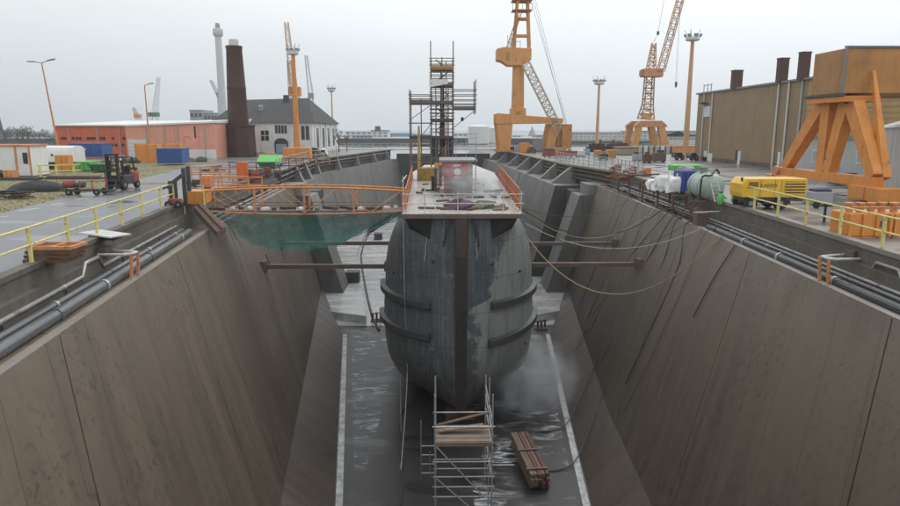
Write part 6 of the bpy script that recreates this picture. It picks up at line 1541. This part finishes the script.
# things under the gantry
for (x, y, sx, sy, sz, mt, nm, lb, ct) in ((31.0, 50.0, 1.6, 1.2, .9, 'blue', 'blue_bin', 'dark blue bin under the gantry before the pale annex', 'bin'), (31.0, 47.6, 1.8, 1.2, .85, 'orange', 'orange_bin', 'small orange bin under the gantry before the pale annex', 'bin'), (33.2, 47.4, 1.5, 1.2, 1.6, 'darkgrey', 'dark_crate', 'tall dark crate beside the small orange bin', 'crate')):
    t = thing(nm, (x, y, 0), lb, ct)
    m = MB(); m.hexa([(x-sx/2+.1, y-sy/2+.1, .1), (x+sx/2-.1, y-sy/2+.1, .1), (x+sx/2-.1, y+sy/2-.1, .1), (x-sx/2+.1, y+sy/2-.1, .1)], [(x-sx/2, y-sy/2, sz), (x+sx/2, y-sy/2, sz), (x+sx/2, y+sy/2, sz), (x-sx/2, y+sy/2, sz)]); m.build('body', M[mt], t, bevel=.03)
    m = MB(); m.box(x-sx/2-.04, y-sy/2-.04, sz+.002, x+sx/2+.04, y+sy/2+.04, sz+.08); m.build('rim', M[mt], t)
a = az(897, 172); t = thing('tyre_stack', (33.6, 43.6, 0), 'dark stack of tyres before the white shed at the right edge', 'tyres')
for k in range(3):
    for j in (0, 1): m = MB(); m.lathe((31.6+j*1.05, 43.2, .13+.26*k), [(.28, -.12), (.5, -.11), (.53, 0), (.5, .11), (.28, .12)], 16); m.build('tyre', M['black'], t, smooth=True)
# ================================================================== PORTAL CRANES
def P2(u, v, y): return ay(u, v, y)
# near portal crane in the middle
y = 126; t = thing('portal_crane', (ay(526, 150, y).x, y, 0), 'large orange portal crane with a solid column and lowered lattice jib', 'crane', 'portal cranes')
s = y/650
pA, pB = P2(505, 152, y), P2(556, 152, y); zbt, zbb = P2(510, 113, y).z, P2(510, 124, y).z
for yy in (y, y+7):
    xL = pA.x; m = MB(); m.hexa([(xL-1.0, yy, .4), (xL+1.0, yy, .4), (xL+1.0, yy+1.4, .4), (xL-1.0, yy+1.4, .4)], [(xL-1.5, yy, zbb), (xL+1.4, yy, zbb), (xL+1.4, yy+1.4, zbb), (xL-1.5, yy+1.4, zbb)]); m.build('leg', M['ochre'], t, bevel=.05)
    xR = pB.x; m = MB(); m.hexa([(xR-1.9, yy, .4), (xR-.7, yy, .4), (xR-.7, yy+1.2, .4), (xR-1.9, yy+1.2, .4)], [(xR-.9, yy, zbb+.1), (xR+1.0, yy, zbb+.1), (xR+1.0, yy+1.2, zbb+.1), (xR-.9, yy+1.2, zbb+.1)]); m.build('leg', M['ochre'], t, bevel=.05)
    m = MB(); m.hexa([(xR+.0, yy, .4), (xR+.9, yy, .4), (xR+.9, yy+1.2, .4), (xR+.0, yy+1.2, .4)], [(xR+.4, yy+.05, zbb+.1), (xR+1.0, yy+.05, zbb+.1), (xR+1.0, yy+1.15, zbb+.1), (xR+.4, yy+1.15, zbb+.1)]); m.build('leg', M['tandark'], t)
    m = MB(); m.hexa([(xL-1.6, yy-.1, zbb+.003), (xR+1.2, yy-.1, zbb+.2), (xR+1.2, yy+1.5, zbb+.2), (xL-1.6, yy+1.5, zbb+.003)], [(xL-1.6, yy-.1, zbt), (xR+1.2, yy-.1, zbt-1.0), (xR+1.2, yy+1.5, zbt-1.0), (xL-1.6, yy+1.5, zbt)]); m.build('portal_beam', M['ochre'], t, bevel=.05)
    for xx in (xL, xR-.4):
        m = MB(); m.box(xx-1.6, yy-.1, .08, xx+1.6, yy+1.2, .4); m.build('bogie', M['rustorange'], t, bevel=.04)
for xx in (pA.x, pB.x): 
    m = MB(); m.box(xx-.6, y+1.5, zbb+.2, xx+.6, y+6.95, zbt-.9); m.build('cross_beam', M['ochre'], t)
cx = P2(518, 90, y+4).x; yc = y+4
zh0, zh1 = P2(518, 66, yc).z, P2(518, 48.5, yc).z
m = MB(); m.hexa([(cx-1.5, yc-1.5, zbt-1), (cx+1.5, yc-1.5, zbt-1), (cx+1.5, yc+1.5, zbt-1), (cx-1.5, yc+1.5, zbt-1)], [(cx-1.45, yc-1.4, zbt+1.0), (cx+1.45, yc-1.4, zbt+1.0), (cx+1.45, yc+1.4, zbt+1.0), (cx-1.45, yc+1.4, zbt+1.0)]); m.build('column_foot', M['ochre'], t)
m = MB(); m.lathe((cx, yc, zbt+1.0), [(1.25, 0), (1.12, zh0-zbt-1.0)], 12); m.build('column', M['ochre'], t, smooth=True)
m = MB(); m.lathe((cx-.1, yc-1.52, zbt-.1), [(.5, 0), (.5, -.15)], 12, 'Y'); m.build('hatch', M['tandark'], t)
xh0, xh1 = P2(497, 55, yc-1.7).x, P2(531.5, 55, yc-1.7).x
m = MB(); m.prism([(xh0, zh0+1.0), (xh0+1.0, zh0+.75), (xh0+2.2, zh0), (xh1-1.5, zh0), (xh1, zh0+1.0), (xh1, zh1-.15), (xh0+1.3, zh1+.1), (xh0, zh1-.2)], 'Y', yc-1.7, yc+1.9); m.build('machinery_house', M['ochre'], t, bevel=.06)
m = MB(); m.box(xh0+1.7, yc-1.76, zh0+.9, xh0+2.4, yc-1.703, zh0+2.4); m.build('door', M['tandark'], t)
zt5 = P2(522, -28, yc).z
fx = lambda v: (lerp(P2(517.5, 0, yc).x, P2(513.5, 48, yc).x, v/48), lerp(P2(527.5, 0, yc).x, P2(529, 48, yc).x, v/48))
for yy in (yc-1, yc+1):
    a0, b0 = fx(48); a1, b1 = fx(-28)
    m = MB(); m.tbeam((a0, yy, zh1), (a1, yy, zt5), .5, .5, .35, .35); m.build('tower_post', M['ochre'], t)
    m = MB(); m.tbeam((b0, yy, zh1), (b1, yy, zt5), .42, .42, .32, .32); m.build('tower_post', M['ochre'], t)
for v in (36, 19, 11, 1, -12):
    a0, b0 = fx(v); z = P2(520, v, yc).z
    for dy in (-1.2, .9):
        m = MB(); m.box(a0, yc+dy, z-.16, b0, yc+dy+.3, z+.16); m.build('tower_crossbar', M['ochre'], t)
for v, e in ((11, .9), (1, 1.1)):
    a0, b0 = fx(v); z = P2(520, v, yc).z; m = MB(); m.box(a0-e, yc-1.6, z-.06, b0+e*.7, yc+1.6, z+.06); p_ = m.build('tower_platform', M['tandark'], t)
    m = MB()
    for k in range(5): m.tube((lerp(a0-e, b0+e*.7, k/4), yc-1.6, z), (lerp(a0-e, b0+e*.7, k/4), yc-1.6, z+1.1), .05, 4)
    m.tube((a0-e, yc-1.6, z+1.1), (b0+e*.7, yc-1.6, z+1.1), .05, 4); m.build('platform_rail', M['ochre'], p_)
a0, b0 = fx(40)
m = MB(); m.lattice((a0-1.2, yc-1.2, zh1), (P2(519, 14, yc).x, yc-1.2, P2(519, 14, yc).z), .7, .6, 8, .06, .04); m.build('tower_ladder', M['tandark'], t)
m = MB()
for k in range(4): m.tube((xh0+2+k*.8, yc-1.6, zh1), (xh0+2+k*.8, yc-1.6, zh1+2.2-.3*k), .05, 4)
m.tube((xh0+2, yc-1.6, zh1+1.1), (xh0+4.4, yc-1.6, zh1+1.1), .05, 4); m.build('roof_rail', M['farorange'], t)
j0, j1 = P2(526, 64, yc-2), P2(561, 134, yc-4)
m = MB(); m.lattice(j0, j1, 1.5, 1.4, 15, .11, .06); m.build('jib', P_('pale_beige_lattice', (.46, .38, .31), .6, .3), t)
for i, (u0, v0, u1, v1) in enumerate(((529, -18, 566, 128), (530, -22, 571, 140), (528, -10, 569, 134))):
    m = MB(); m.tube(P2(u0, v0, yc-1), P2(u1, v1, yc-4), .035, 5); m.build('hoist_cable', M['grey'], t)
m = MB(); c = P2(566, 139, yc-4); m.cbox((c.x, c.y, 3.0), 1.8, 1.8, 4.6); m.build('jib_rest', P_('orange_lattice_base', (.5, .2, .06), .6, .4, 1, .3), t)
# second portal crane
y = 172; t = thing('portal_crane', (ay(651, 146, y).x, y, 0), 'smaller orange portal crane with a lattice column and raised jib, between two masts', 'crane', 'portal cranes')
zA, zB = P2(650, 121, y).z, P2(650, 127, y).z
for yy in (y, y+8):
    for xb0, xb1, xt0, xt1 in ((632.5, 638.5, 636.5, 643), (662, 670, 659, 665.5)):
        a0, a1, b0, b1 = P2(xb0, 140, y).x, P2(xb1, 140, y).x, P2(xt0, 120, y).x, P2(xt1, 120, y).x
        m = MB(); m.hexa([(a0, yy, .1), (a1, yy, .1), (a1, yy+1.5, .1), (a0, yy+1.5, .1)], [(b0, yy, zB), (b1, yy, zB), (b1, yy+1.5, zB), (b0, yy+1.5, zB)]); m.build('leg', M['ochre'], t, bevel=.05)
    m = MB(); xa, xb = P2(635, 120, y).x, P2(668, 120, y).x
    m.prism([(xa, zB+.003), (xb, zB+.003), (xb-.3, zB+.6), (xb-1.6, zA+.1), (xa+1.6, zA+.1), (xa+.3, zB+.6)], 'Y', yy-.1, yy+1.6); m.build('portal_beam', M['rustorange'], t, bevel=.04)
xa, xb = P2(640, 120, y).x, P2(663, 120, y).x
m = MB(); m.lathe(((xa+xb)/2, y+4.8, zB+.8), [(2.9, 0), (2.9, .5)], 16); m.build('slew_ring', M['farorange'], t)
cx = (xa+xb)/2; yc = y+4.8; z0, z1 = P2(651, 119, yc).z, P2(652, 77, yc).z
m = MB(); m.lattice((cx, yc, z0), (cx+.3, yc, z0+(z1-z0)*.35), 3.5, 2.3, 3, .17, .09); m.lattice((cx+.3, yc, z0+(z1-z0)*.35), (cx+.4, yc, z1), 2.3, 2.0, 5, .17, .09); m.build('column', M['tandark'], t)
m = MB(); m.cbox((cx, yc-.3, z0+.7), 2.2, 2.2, 1.6); m.build('machinery', M['compyellow'], t)
zc0, zc1 = P2(652, 77, yc).z, P2(652, 69, yc).z; xa, xb = P2(642, 73, yc).x, P2(661.5, 73, yc).x
m = MB(); m.box(xa, yc-1.6, zc0, xb, yc+1.6, zc1); m.build('machinery_house', M['rustorange'], t, bevel=.06)
m = MB(); m.box(xa-.4, yc-1.2, zc0+.3, xa-.003, yc+1.2, zc1-.3); m.build('counterweight', M['tandark'], t)
m = MB(); m.lattice((P2(651, 69, yc).x, yc, zc1), (P2(654, 43, yc).x, yc, P2(654, 43, yc).z), 2.0, .9, 7, .13, .08); m.build('head_frame', M['farorange'], t)
m = MB(); m.lattice((P2(659.5, 71, yc).x, yc-1, zc1-.5), (P2(683, -32, yc).x, yc-5, P2(683, -32, yc).z), 1.7, 1.3, 20, .13, .07); m.build('jib', M['farorange'], t)
c = P2(658, 33, yc); m = MB(); m.cbox((c.x, c.y, c.z), .5, .5, .9); m.build('pulley_block', M['darkgrey'], t)
m = MB(); m.tube(P2(654, 42, yc), c, .05, 4); m.tube(c, P2(664, 0, yc-3), .05, 4); m.build('luffing_cable', M['grey'], t)
for k in (0, .3):
    m = MB(); a = P2(681, -25, yc-4.5); b = P2(675.5, 82, yc-4.5); m.tube((a.x+k, a.y, a.z), (b.x+k, b.y, b.z), .03, 4); m.build('hoist_cable', M['grey'], t)
m = MB(); b = P2(675.5, 84, yc-4.5); m.cbox((b.x+.15, b.y, b.z), .5, .4, 1.1); m.lathe((b.x+.15, b.y, b.z-.9), [(.08, 0), (.25, .2), (.08, .4)], 8); m.build('hook', M['darkgrey'], t)
# lattice crane behind the boiler house
def tower_crane(u, vcab, y, cabw, cabmat, jib, label, boom_w=1.3, legs=True, mat='farorange', base=True):
    c = ay(u, vcab, y); t = thing('harbour_crane', (c.x, y, 0), label, 'crane', 'distant harbour cranes')
    m = MB(); m.lattice((c.x, y, 0), (c.x, y, c.z-.5), cabw*.9, cabw*.6, 5, .14, .08); m.build('tower', M[mat], t)
    m = MB(); m.cbox((c.x, y, c.z+.6), cabw, cabw*.7, 2.4); m.build('cab', M[cabmat], t, bevel=.08)
    for (u0, v0, u1, v1) in jib:
        m = MB(); m.lattice(ay(u0, v0, y-.5), ay(u1, v1, y-2), boom_w, boom_w*.5, 12, .085, .045); m.build('jib', M[mat], t)
    (u0, v0, u1, v1) = jib[0]; m = MB(); m.tube(ay(u1, v1, y-2), ay(u0+ (2 if u1 < u0 else -2), v0-8, y), .05, 4); m.build('stay_cable', M['grey'], t)
    return t
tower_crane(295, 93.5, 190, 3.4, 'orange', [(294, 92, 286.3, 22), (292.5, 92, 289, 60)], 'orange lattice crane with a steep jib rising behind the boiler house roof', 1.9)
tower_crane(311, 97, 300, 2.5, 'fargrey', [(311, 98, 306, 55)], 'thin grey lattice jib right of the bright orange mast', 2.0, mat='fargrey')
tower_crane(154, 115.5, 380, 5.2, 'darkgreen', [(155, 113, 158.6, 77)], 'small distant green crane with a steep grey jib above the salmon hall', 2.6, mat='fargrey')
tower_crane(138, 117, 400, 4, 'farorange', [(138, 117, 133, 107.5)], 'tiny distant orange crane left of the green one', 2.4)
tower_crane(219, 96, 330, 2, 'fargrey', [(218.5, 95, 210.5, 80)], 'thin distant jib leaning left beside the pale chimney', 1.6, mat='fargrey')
c = ay(533, 143, 420)
# ================================================================== FAR RIGHT YARD AND DISTANCE
def block_building(u0, u1, vt, vb, y, depth, mat, label, rows=0, cols=0, cat='building', name='office_building', roof=True, wm='glass', roofm='roofgrey'):
    A, B = ay(u0, 130, y), ay(u1, vt, y); zt = B.z
    t = thing(name, ((A.x+B.x)/2, y, 0), label, cat)
    m = MB(); m.box(A.x, y, 0, B.x, y+depth, zt); m.build('wall', M[mat], t)
    if roof: m = MB(); m.box(A.x-.2, y-.2, zt+.003, B.x+.2, y+depth, zt+.35); m.build('roof', M[roofm], t)
    for j in range(rows):
        z0, z1 = zt*(j+.35)/rows, zt*(j+.72)/rows
        for i in range(cols):
            xa, xb = lerp(A.x, B.x, (i+.2)/cols), lerp(A.x, B.x, (i+.8)/cols); m = MB(); m.box(xa, y-.1, z0, xb, y-.003, z1); m.build('window', M[wm], t)
    return t
block_building(566, 634, 133, 150, 260, 20, 'farpale', 'long pale three storey building with window rows behind the second portal crane, left part', 3, 16, roofm='fargrey', wm='fargrey')
block_building(634.5, 705, 131.5, 150, 262, 20, 'farpale', 'long pale three storey building with window rows behind the second portal crane, right part', 3, 16, roofm='fargrey', wm='fargrey')
t = thing('gabled_house', (ay(683, 140, 190).x, 190, 0), 'pale house with a dark gable roof behind the tallest floodlight mast', 'house')
A, B = ay(664, 140, 190), ay(701, 140, 190); ze = ay(680, 136, 190).z
m = MB(); m.box(A.x, 190, 0, B.x, 202, ze); m.build('wall', M['farpale'], t)
m = MB(); k = ay(678, 131, 190); m.prism([(A.x-.4, ze+.01), (k.x+4, ze+.01), (k.x, k.z)], 'Y', 189.6, 202); m.build('roof', M['roofslate'], t)
m = MB(); m.box(k.x+4.1, 189.7, ze+.01, B.x, 202, ze+.4); m.build('roof', M['roofslate'], t)
for i in range(8):
    x = lerp(A.x+.6, B.x-.9, i/7); m = MB(); m.box(x-.5, 189.9, 1.5, x+.5, 189.997, ze-.5); m.build('window', M['fargrey'], t)
# row of white and grey containers by the second crane
cols_ = ['shedgrey', 'farpale', 'palegreen', 'fargrey', 'farpale', 'shedgrey', 'rustorange']
for i in range(7):
    u0 = 637 + i*5.6; A, B = ay(u0, 156.5, 118), ay(u0+5.2, 146, 118)
    t = thing('storage_container', ((A.x+B.x)/2, 118, 0), ('pale storage container in the row before the second portal crane' if i < 6 else 'rusty orange storage container at the right end of the row'), 'container', 'storage containers in a row' if i < 6 else None)
    m = MB(); m.box(A.x, 118, .05, B.x, 120.5, B.z); m.build('wall', M[cols_[i]], t)
    m = MB(); m.box(A.x-.01, 117.9, .02, A.x+.12, 118.1, B.z+.05); m.build('corner_post', M['red'] if i in (3, 5) else M['brownsteel'], t)
a = ay(627, 157, 112); t = thing('tan_shelter', (a.x, 112, 0), 'tan canvas covered crate near the far mesh railing', 'crate')
m = MB(); m.box(ay(617, 157, 112).x, 112, 0, ay(637, 157, 112).x, 114.5, ay(627, 147.5, 112).z); m.build('body', P_('tan_canvas', (.36, .31, .22), .8, .35, .6), t, bevel=.15)
m = MB(); m.box(ay(616, 157, 112).x, 111.8, ay(627, 147.5, 112).z+.01, ay(638, 157, 112).x, 114.7, ay(627, 146.8, 112).z); m.build('top', P_('tan_canvas', (.36, .31, .22)), t)
rnd = random.Random(21)
a0, a1 = ay(592, 153, 128), ay(626, 153, 128); t = thing('steel_stock', ((a0.x+a1.x)/2, 128, 0), 'long dark brown stockpile of steel sections on the right quay', 'steel stock')
for i in range(26):
    x = lerp(a0.x, a1.x, rnd.random()); m = MB(); h = rnd.uniform(.3, 1.7)
    m.cbox((x, 128+rnd.uniform(-1, 1), h*.5+.02), rnd.uniform(1, 3.2), .6, h, rnd.uniform(-.2, .2)); m.build('steel_section', P_('dark_red_stock', (.075, .035, .03), .8, .4), t)
for u in (600, 613):
    a = ay(u, 148, 128); m = MB(); m.tube((a.x, 128, 0), (a.x, 128, 2.4), .2, 6); m.build('pole', M['darkgrey'], t)
for i, (u0, u1, vt, vb, mt, nm, lb, ct) in enumerate(((520.5, 529.5, 143, 153, 'orange', 'generator_box', 'orange generator box on the right quay right of the crane leg', 'generator'), (534, 543.5, 139.5, 151.5, 'fargrey', 'grey_container', 'blue grey upright container under the portal crane', 'container'), (544, 551, 148, 156, 'brownsteel', 'scrap_box', 'brown scrap box under the portal crane', 'box'), (596, 602, 150.5, 157, 'tanorange', 'ochre_box', 'small ochre box before the steel stockpile, left one', 'box'), (608, 616, 150, 158, 'tanorange', 'ochre_box', 'small ochre box before the steel stockpile, right one', 'box'), (578, 585, 150.5, 156.5, 'farpale', 'white_crate', 'pale crate on the right quay left of the ochre boxes', 'crate'), (506, 516, 146.5, 151.5, 'darkgrey', 'dark_crate', 'dark crate behind the left leg of the portal crane', 'crate'))):
    a = az(u0, vb); b = az(u1, vb); y = a.y; z = ay(u0, vt, y).z
    t = thing(nm, ((a.x+b.x)/2, y, 0), lb, ct)
    m = MB(); m.box(a.x, y, .06, b.x, y+2, z); m.build('body', M[mt], t, bevel=.05)
    m = MB(); m.box(a.x-.04, y-.05, 0.003, b.x+.04, y+2.05, .058); m.build('skid', M['darkgrey'], t)
    for q in (.3, .7): m = MB(); x = lerp(a.x, b.x, q); m.box(x-.05, y-.06, .12, x+.05, y-.003, z-.1); m.build('rib', M[mt], t)
rnd = random.Random(55)
kinds = [('rust', 'rusty'), ('brownsteel', 'brown'), ('tanorange', 'ochre'), ('fargrey', 'grey'), ('darkgrey', 'dark'), ('farblue', 'blue grey')]
for i, (u, v, k, where) in enumerate(((517, 152.5, 3, 'just right of the crane leg'), (532, 153.5, 0, 'left of the blue grey container'), (553, 154.5, 4, 'by the right crane leg'), (561, 155, 2, 'before the jib rest of the crane'), (570, 154.5, 1, 'left of the pale crate'), (587, 155, 5, 'right of the pale crate'), (604, 160, 4, 'in front of the ochre boxes'), (638, 161, 3, 'before the tan shelter'), (648, 163, 0, 'before the container row'), (660, 162, 1, 'before the right end of the container row'))):
    a = az(u, v); t = thing('machine_crate', a, kinds[k][1] + ' machine crate on the right quay ' + where, 'crate'); w_, h_ = rnd.uniform(.8, 1.8), rnd.uniform(.6, 1.5)
    m = MB(); m.box(a.x-w_/2, a.y, .1, a.x+w_/2, a.y+1, h_); m.build('body', M[kinds[k][0]], t, bevel=.05)
    for q in (-.35, .35): m = MB(); m.box(a.x+q*w_-.06, a.y-.05, .005, a.x+q*w_+.06, a.y+1.05, .097); m.build('skid', M['timber'], t)
    m = MB(); m.cbox((a.x+rnd.uniform(-.2, .2), a.y+.5, h_+.16), w_*.5, .5, .3, rnd.uniform(-.3, .3)); m.build('top_piece', rnd.choice([M['rust'], M['grey'], M['darkgrey']]), t)
# red barrier fence
for i in range(6):
    u = 547 + i*5.4; a = az(u, 157.5); w = 1.0; t = thing('barrier_fence', a, 'red and white barrier fence panel on the far right quay', 'barrier', 'red barrier panels on the right quay')
    m = MB(); m.box(a.x-w*.48, a.y-.03, .25, a.x+w*.48, a.y+.03, 1.0); m.build('panel', M['red'], t)
    for x in (-.4, .4): m = MB(); m.box(a.x+x-.04, a.y-.25, .005, a.x+x+.04, a.y+.25, .25); m.build('foot', M['darkgrey'], t)
a, b = az(676, 159), az(698, 159); 
t = thing('orange_shed', ((a.x+b.x)/2, 116, 0), 'low orange store behind the foot of the tallest mast', 'store')
m = MB(); m.box(ay(672, 150, 121).x, 121, 0, ay(701, 150, 121).x, 124, ay(690, 146.5, 121).z); m.build('wall', M['orange'], t)
m = MB(); m.box(ay(671.5, 150, 121).x, 120.9, ay(690, 146.5, 121).z+.01, ay(701.5, 150, 121).x, 124.1, ay(690, 145.8, 121).z); m.build('roof', M['rustorange'], t)
vehicle(675, 684, 152, 160, M['darkgrey'], 'dark van parked left of the tallest floodlight mast')
vehicle(690, 698, 152.5, 160.5, M['darkgrey'], 'dark car parked right of the tallest floodlight mast', False)
# beyond the basin
t = thing('blue_warehouse', (ay(397, 140, 420).x, 420, 0), 'distant pale blue flat roof warehouse left of the mast scaffold', 'warehouse')
A, B = ay(385, 140, 420), ay(412, 133.5, 420)
m = MB(); m.box(A.x, 420, 0, B.x, 450, B.z); m.build('wall', M['farblue'], t)
m = MB(); m.box(A.x-.5, 419.5, B.z+.01, B.x+.5, 450, B.z+.8); m.build('roof', M['farpale'], t)
for u0, u1, vt, lb in ((468.5, 490, 125.5, 'large white round storage tank beyond the dock gate'), (489, 503, 127, 'second white storage tank, partly behind the first one')):
    y = 300 if u0 < 480 else 325; A, B = ay(u0, 140, y), ay(u1, vt, y); r = (B.x-A.x)/2
    t = thing('storage_tank', ((A.x+B.x)/2, y+r, 0), lb, 'tank', 'white storage tanks')
    m = MB(); m.lathe(((A.x+B.x)/2, y+r, -2), [(r, 0), (r, B.z+1.6)], 40); m.build('shell', M['white'], t, smooth=True)
    m = MB(); m.lathe(((A.x+B.x)/2, y+r, B.z-.4), [(r*1.01, 0), (r*.6, .55), (.1, .8)], 40); m.build('roof', M['roofwhite'], t, smooth=True)
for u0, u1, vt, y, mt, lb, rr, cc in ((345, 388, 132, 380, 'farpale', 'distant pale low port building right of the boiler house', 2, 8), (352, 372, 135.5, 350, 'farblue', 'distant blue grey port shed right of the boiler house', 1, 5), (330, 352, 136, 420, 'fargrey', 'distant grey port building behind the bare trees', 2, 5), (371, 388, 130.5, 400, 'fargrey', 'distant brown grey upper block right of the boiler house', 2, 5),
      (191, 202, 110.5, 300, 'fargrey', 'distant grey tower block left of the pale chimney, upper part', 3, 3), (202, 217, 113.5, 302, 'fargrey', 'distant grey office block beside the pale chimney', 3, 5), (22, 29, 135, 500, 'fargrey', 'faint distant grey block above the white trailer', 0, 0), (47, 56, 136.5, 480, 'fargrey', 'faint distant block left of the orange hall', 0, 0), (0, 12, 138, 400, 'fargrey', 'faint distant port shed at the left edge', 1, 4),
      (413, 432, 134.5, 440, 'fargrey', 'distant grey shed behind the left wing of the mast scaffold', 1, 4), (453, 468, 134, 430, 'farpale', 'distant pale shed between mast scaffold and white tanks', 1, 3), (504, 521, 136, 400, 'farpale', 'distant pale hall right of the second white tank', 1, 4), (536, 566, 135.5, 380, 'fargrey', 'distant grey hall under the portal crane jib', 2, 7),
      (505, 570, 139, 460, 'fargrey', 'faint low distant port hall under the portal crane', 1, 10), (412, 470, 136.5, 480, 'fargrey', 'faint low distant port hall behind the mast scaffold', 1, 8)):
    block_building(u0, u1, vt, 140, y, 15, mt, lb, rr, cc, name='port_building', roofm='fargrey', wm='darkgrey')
c = ay(377, 131, 390); m = MB(); m.lathe((c.x, 395, 0), [(2.2, 0), (1.6, ay(377, 126, 390).z)], 10); tag(m.build('funnel', M['darkgrey'], smooth=True), 'small dark distant funnel above the pale port building', 'funnel')
c = ay(534, 140, 460); t = thing('church_spire', (c.x, 470, 0), 'faint distant grey spire seen under the portal crane beam', 'spire')
m = MB(); m.box(c.x-3, 467, 0, c.x+3, 473, ay(534, 137, 470).z); m.build('tower', M['fargrey'], t)
z0 = ay(534, 137, 470).z; m = MB(); m.lathe((c.x, 470, z0), [(3.4, 0), (1.6, 4), (.1, ay(534, 126, 470).z-z0)], 8); m.build('spire', M['fargrey'], t)
c = ay(1.5, 140, 330); t = thing('ship_mast', (c.x, 330, 0), 'dark mast of a distant ship at the left picture edge', 'mast')
m = MB(); m.tbeam((c.x, 330, 0), (c.x-.6, 330, ay(0, 112, 330).z), 3.2, 2, 1.2, .8); m.build('mast', M['darkgrey'], t)
m = MB(); m.box(c.x-4, 329, 0, c.x+3, 332, 3); m.build('superstructure', M['fargrey'], t)
# hazy trees on the far left
rnd = random.Random(31)
def far_tree(x, y, h, seed, label):
    rnd = random.Random(seed); t = thing('distant_tree', (x, y, 0), label, 'tree', 'distant trees on the left horizon')
    m = MB(); m.tube((x, y, 0), (x, y, h*.6), h*.04, 6, h*.02); m.build('trunk', M['bark'], t)
    m = MB()
    for i in range(420):
        a, b, r = rnd.uniform(0, 6.28), math.acos(rnd.uniform(-1, 1)), rnd.random()**.4
        k = 1 + .3*math.sin(a*3+seed)*math.sin(b*2); c = V((x + h*.42*k*r*math.sin(b)*math.cos(a), y + h*.42*k*r*math.sin(b)*math.sin(a), h*.6 + h*.38*k*r*math.cos(b)))
        d = V((rnd.uniform(-1, 1), rnd.uniform(-1, 1), rnd.uniform(-1, 1))).normalized()*h*.05; e = V((rnd.uniform(-1, 1), rnd.uniform(-1, 1), rnd.uniform(-1, 1))).normalized()*h*.05
        m.face([c-d, c+e, c+d])
    m.build('crown', M['fartree'], t, normals=False)
for i in range(10):
    u = 6 + i*5.6; y = 230 + rnd.uniform(-20, 60); far_tree(ay(u, 140, y).x, y, (5.6 if u < 30 else 4.2)*rnd.uniform(.75, 1.1), i, 'small hazy tree in the row on the far left horizon')
# ================================================================== AIR, LIGHT, CAMERA
if HAZE:
    m = MB(); m.box(-450, -40, -15, 450, 560, 62); mt, nt, bs = newmat('haze_air'); nt.nodes.remove(bs)
    pv = N(nt, 'ShaderNodeVolumePrincipled'); pv.inputs['Color'].default_value = (.93, .95, .97, 1); pv.inputs['Density'].default_value = HAZE; pv.inputs['Anisotropy'].default_value = .2
    nt.links.new(pv.outputs[0], nt.nodes['Material Output'].inputs['Volume']); struct(m.build('haze', mt), 'stuff')
w = bpy.data.worlds.new('World'); sc.world = w; w.use_nodes = True; nt = w.node_tree; L = nt.links
bg = nt.nodes['Background']; sky = N(nt, 'ShaderNodeTexSky', sky_type='NISHITA'); sky.sun_disc = False
SUN_EL, SUN_AZ = R(48), R(35)
sky.sun_elevation = SUN_EL; sky.sun_rotation = SUN_AZ; sky.air_density = 1.5; sky.dust_density = 5.0
hs_ = N(nt, 'ShaderNodeHueSaturation'); hs_.inputs['Saturation'].default_value = .12; L.new(sky.outputs[0], hs_.inputs['Color'])
tc = N(nt, 'ShaderNodeTexCoord'); sx = N(nt, 'ShaderNodeSeparateXYZ'); L.new(tc.outputs['Generated'], sx.inputs[0])
mp = N(nt, 'ShaderNodeMapping'); mp.inputs['Scale'].default_value = (1, 1, 2.6); L.new(tc.outputs['Generated'], mp.inputs[0])
n1 = noise(nt, mp.outputs[0], 1.7, 7, .55, .3)
el = ramp(nt, sx.outputs[2], [(0.0, (.55, .60, .64)), (.10, (.655, .70, .73)), (.24, (.85, .885, .90)), (.6, (.91, .94, .955))])
side = N(nt, 'ShaderNodeMapRange'); side.inputs[1].default_value = -.7; side.inputs[2].default_value = .6; side.inputs[3].default_value = .89; side.inputs[4].default_value = 1.07; L.new(sx.outputs[0], side.inputs[0])
cl = N(nt, 'ShaderNodeMapRange'); cl.inputs[1].default_value = .3; cl.inputs[2].default_value = .7; cl.inputs[3].default_value = .93; cl.inputs[4].default_value = 1.06; L.new(n1, cl.inputs[0])
k = math_(nt, 'MULTIPLY', math_(nt, 'MULTIPLY', side.outputs[0], cl.outputs[0]), 1 / .1)
vm = N(nt, 'ShaderNodeVectorMath', operation='SCALE'); L.new(el, vm.inputs[0]); L.new(k, vm.inputs['Scale'])
L.new(mix(nt, .9, hs_.outputs[0], vm.outputs[0]), bg.inputs['Color']); bg.inputs['Strength'].default_value = .1
sun = bpy.data.lights.new('sun', 'SUN'); sun.energy = .7; sun.angle = R(25); sun.color = (1, .98, .95)
so = bpy.data.objects.new('sun', sun); COL.objects.link(so)
so.rotation_euler = (math.pi/2 - SUN_EL, 0, math.pi - SUN_AZ)
cam = bpy.data.cameras.new('camera'); co = bpy.data.objects.new('camera', cam); COL.objects.link(co)
cam.sensor_width = 36; cam.lens = 36 * FPX / 900; cam.clip_end = 9000; cam.clip_start = .1
co.location = (0, 0, CAM_H); co.rotation_euler = (math.pi/2 - PITCH, 0, -YAW); sc.camera = co
sc.view_settings.view_transform = 'Standard'; sc.view_settings.look = 'None'; sc.view_settings.exposure = .4; sc.view_settings.gamma = 1
try: sc.view_settings.use_curve_mapping = False
except Exception: pass
sc.cycles.volume_step_rate = 3; sc.cycles.max_bounces = 6; sc.cycles.diffuse_bounces = 3; sc.cycles.transparent_max_bounces = 12
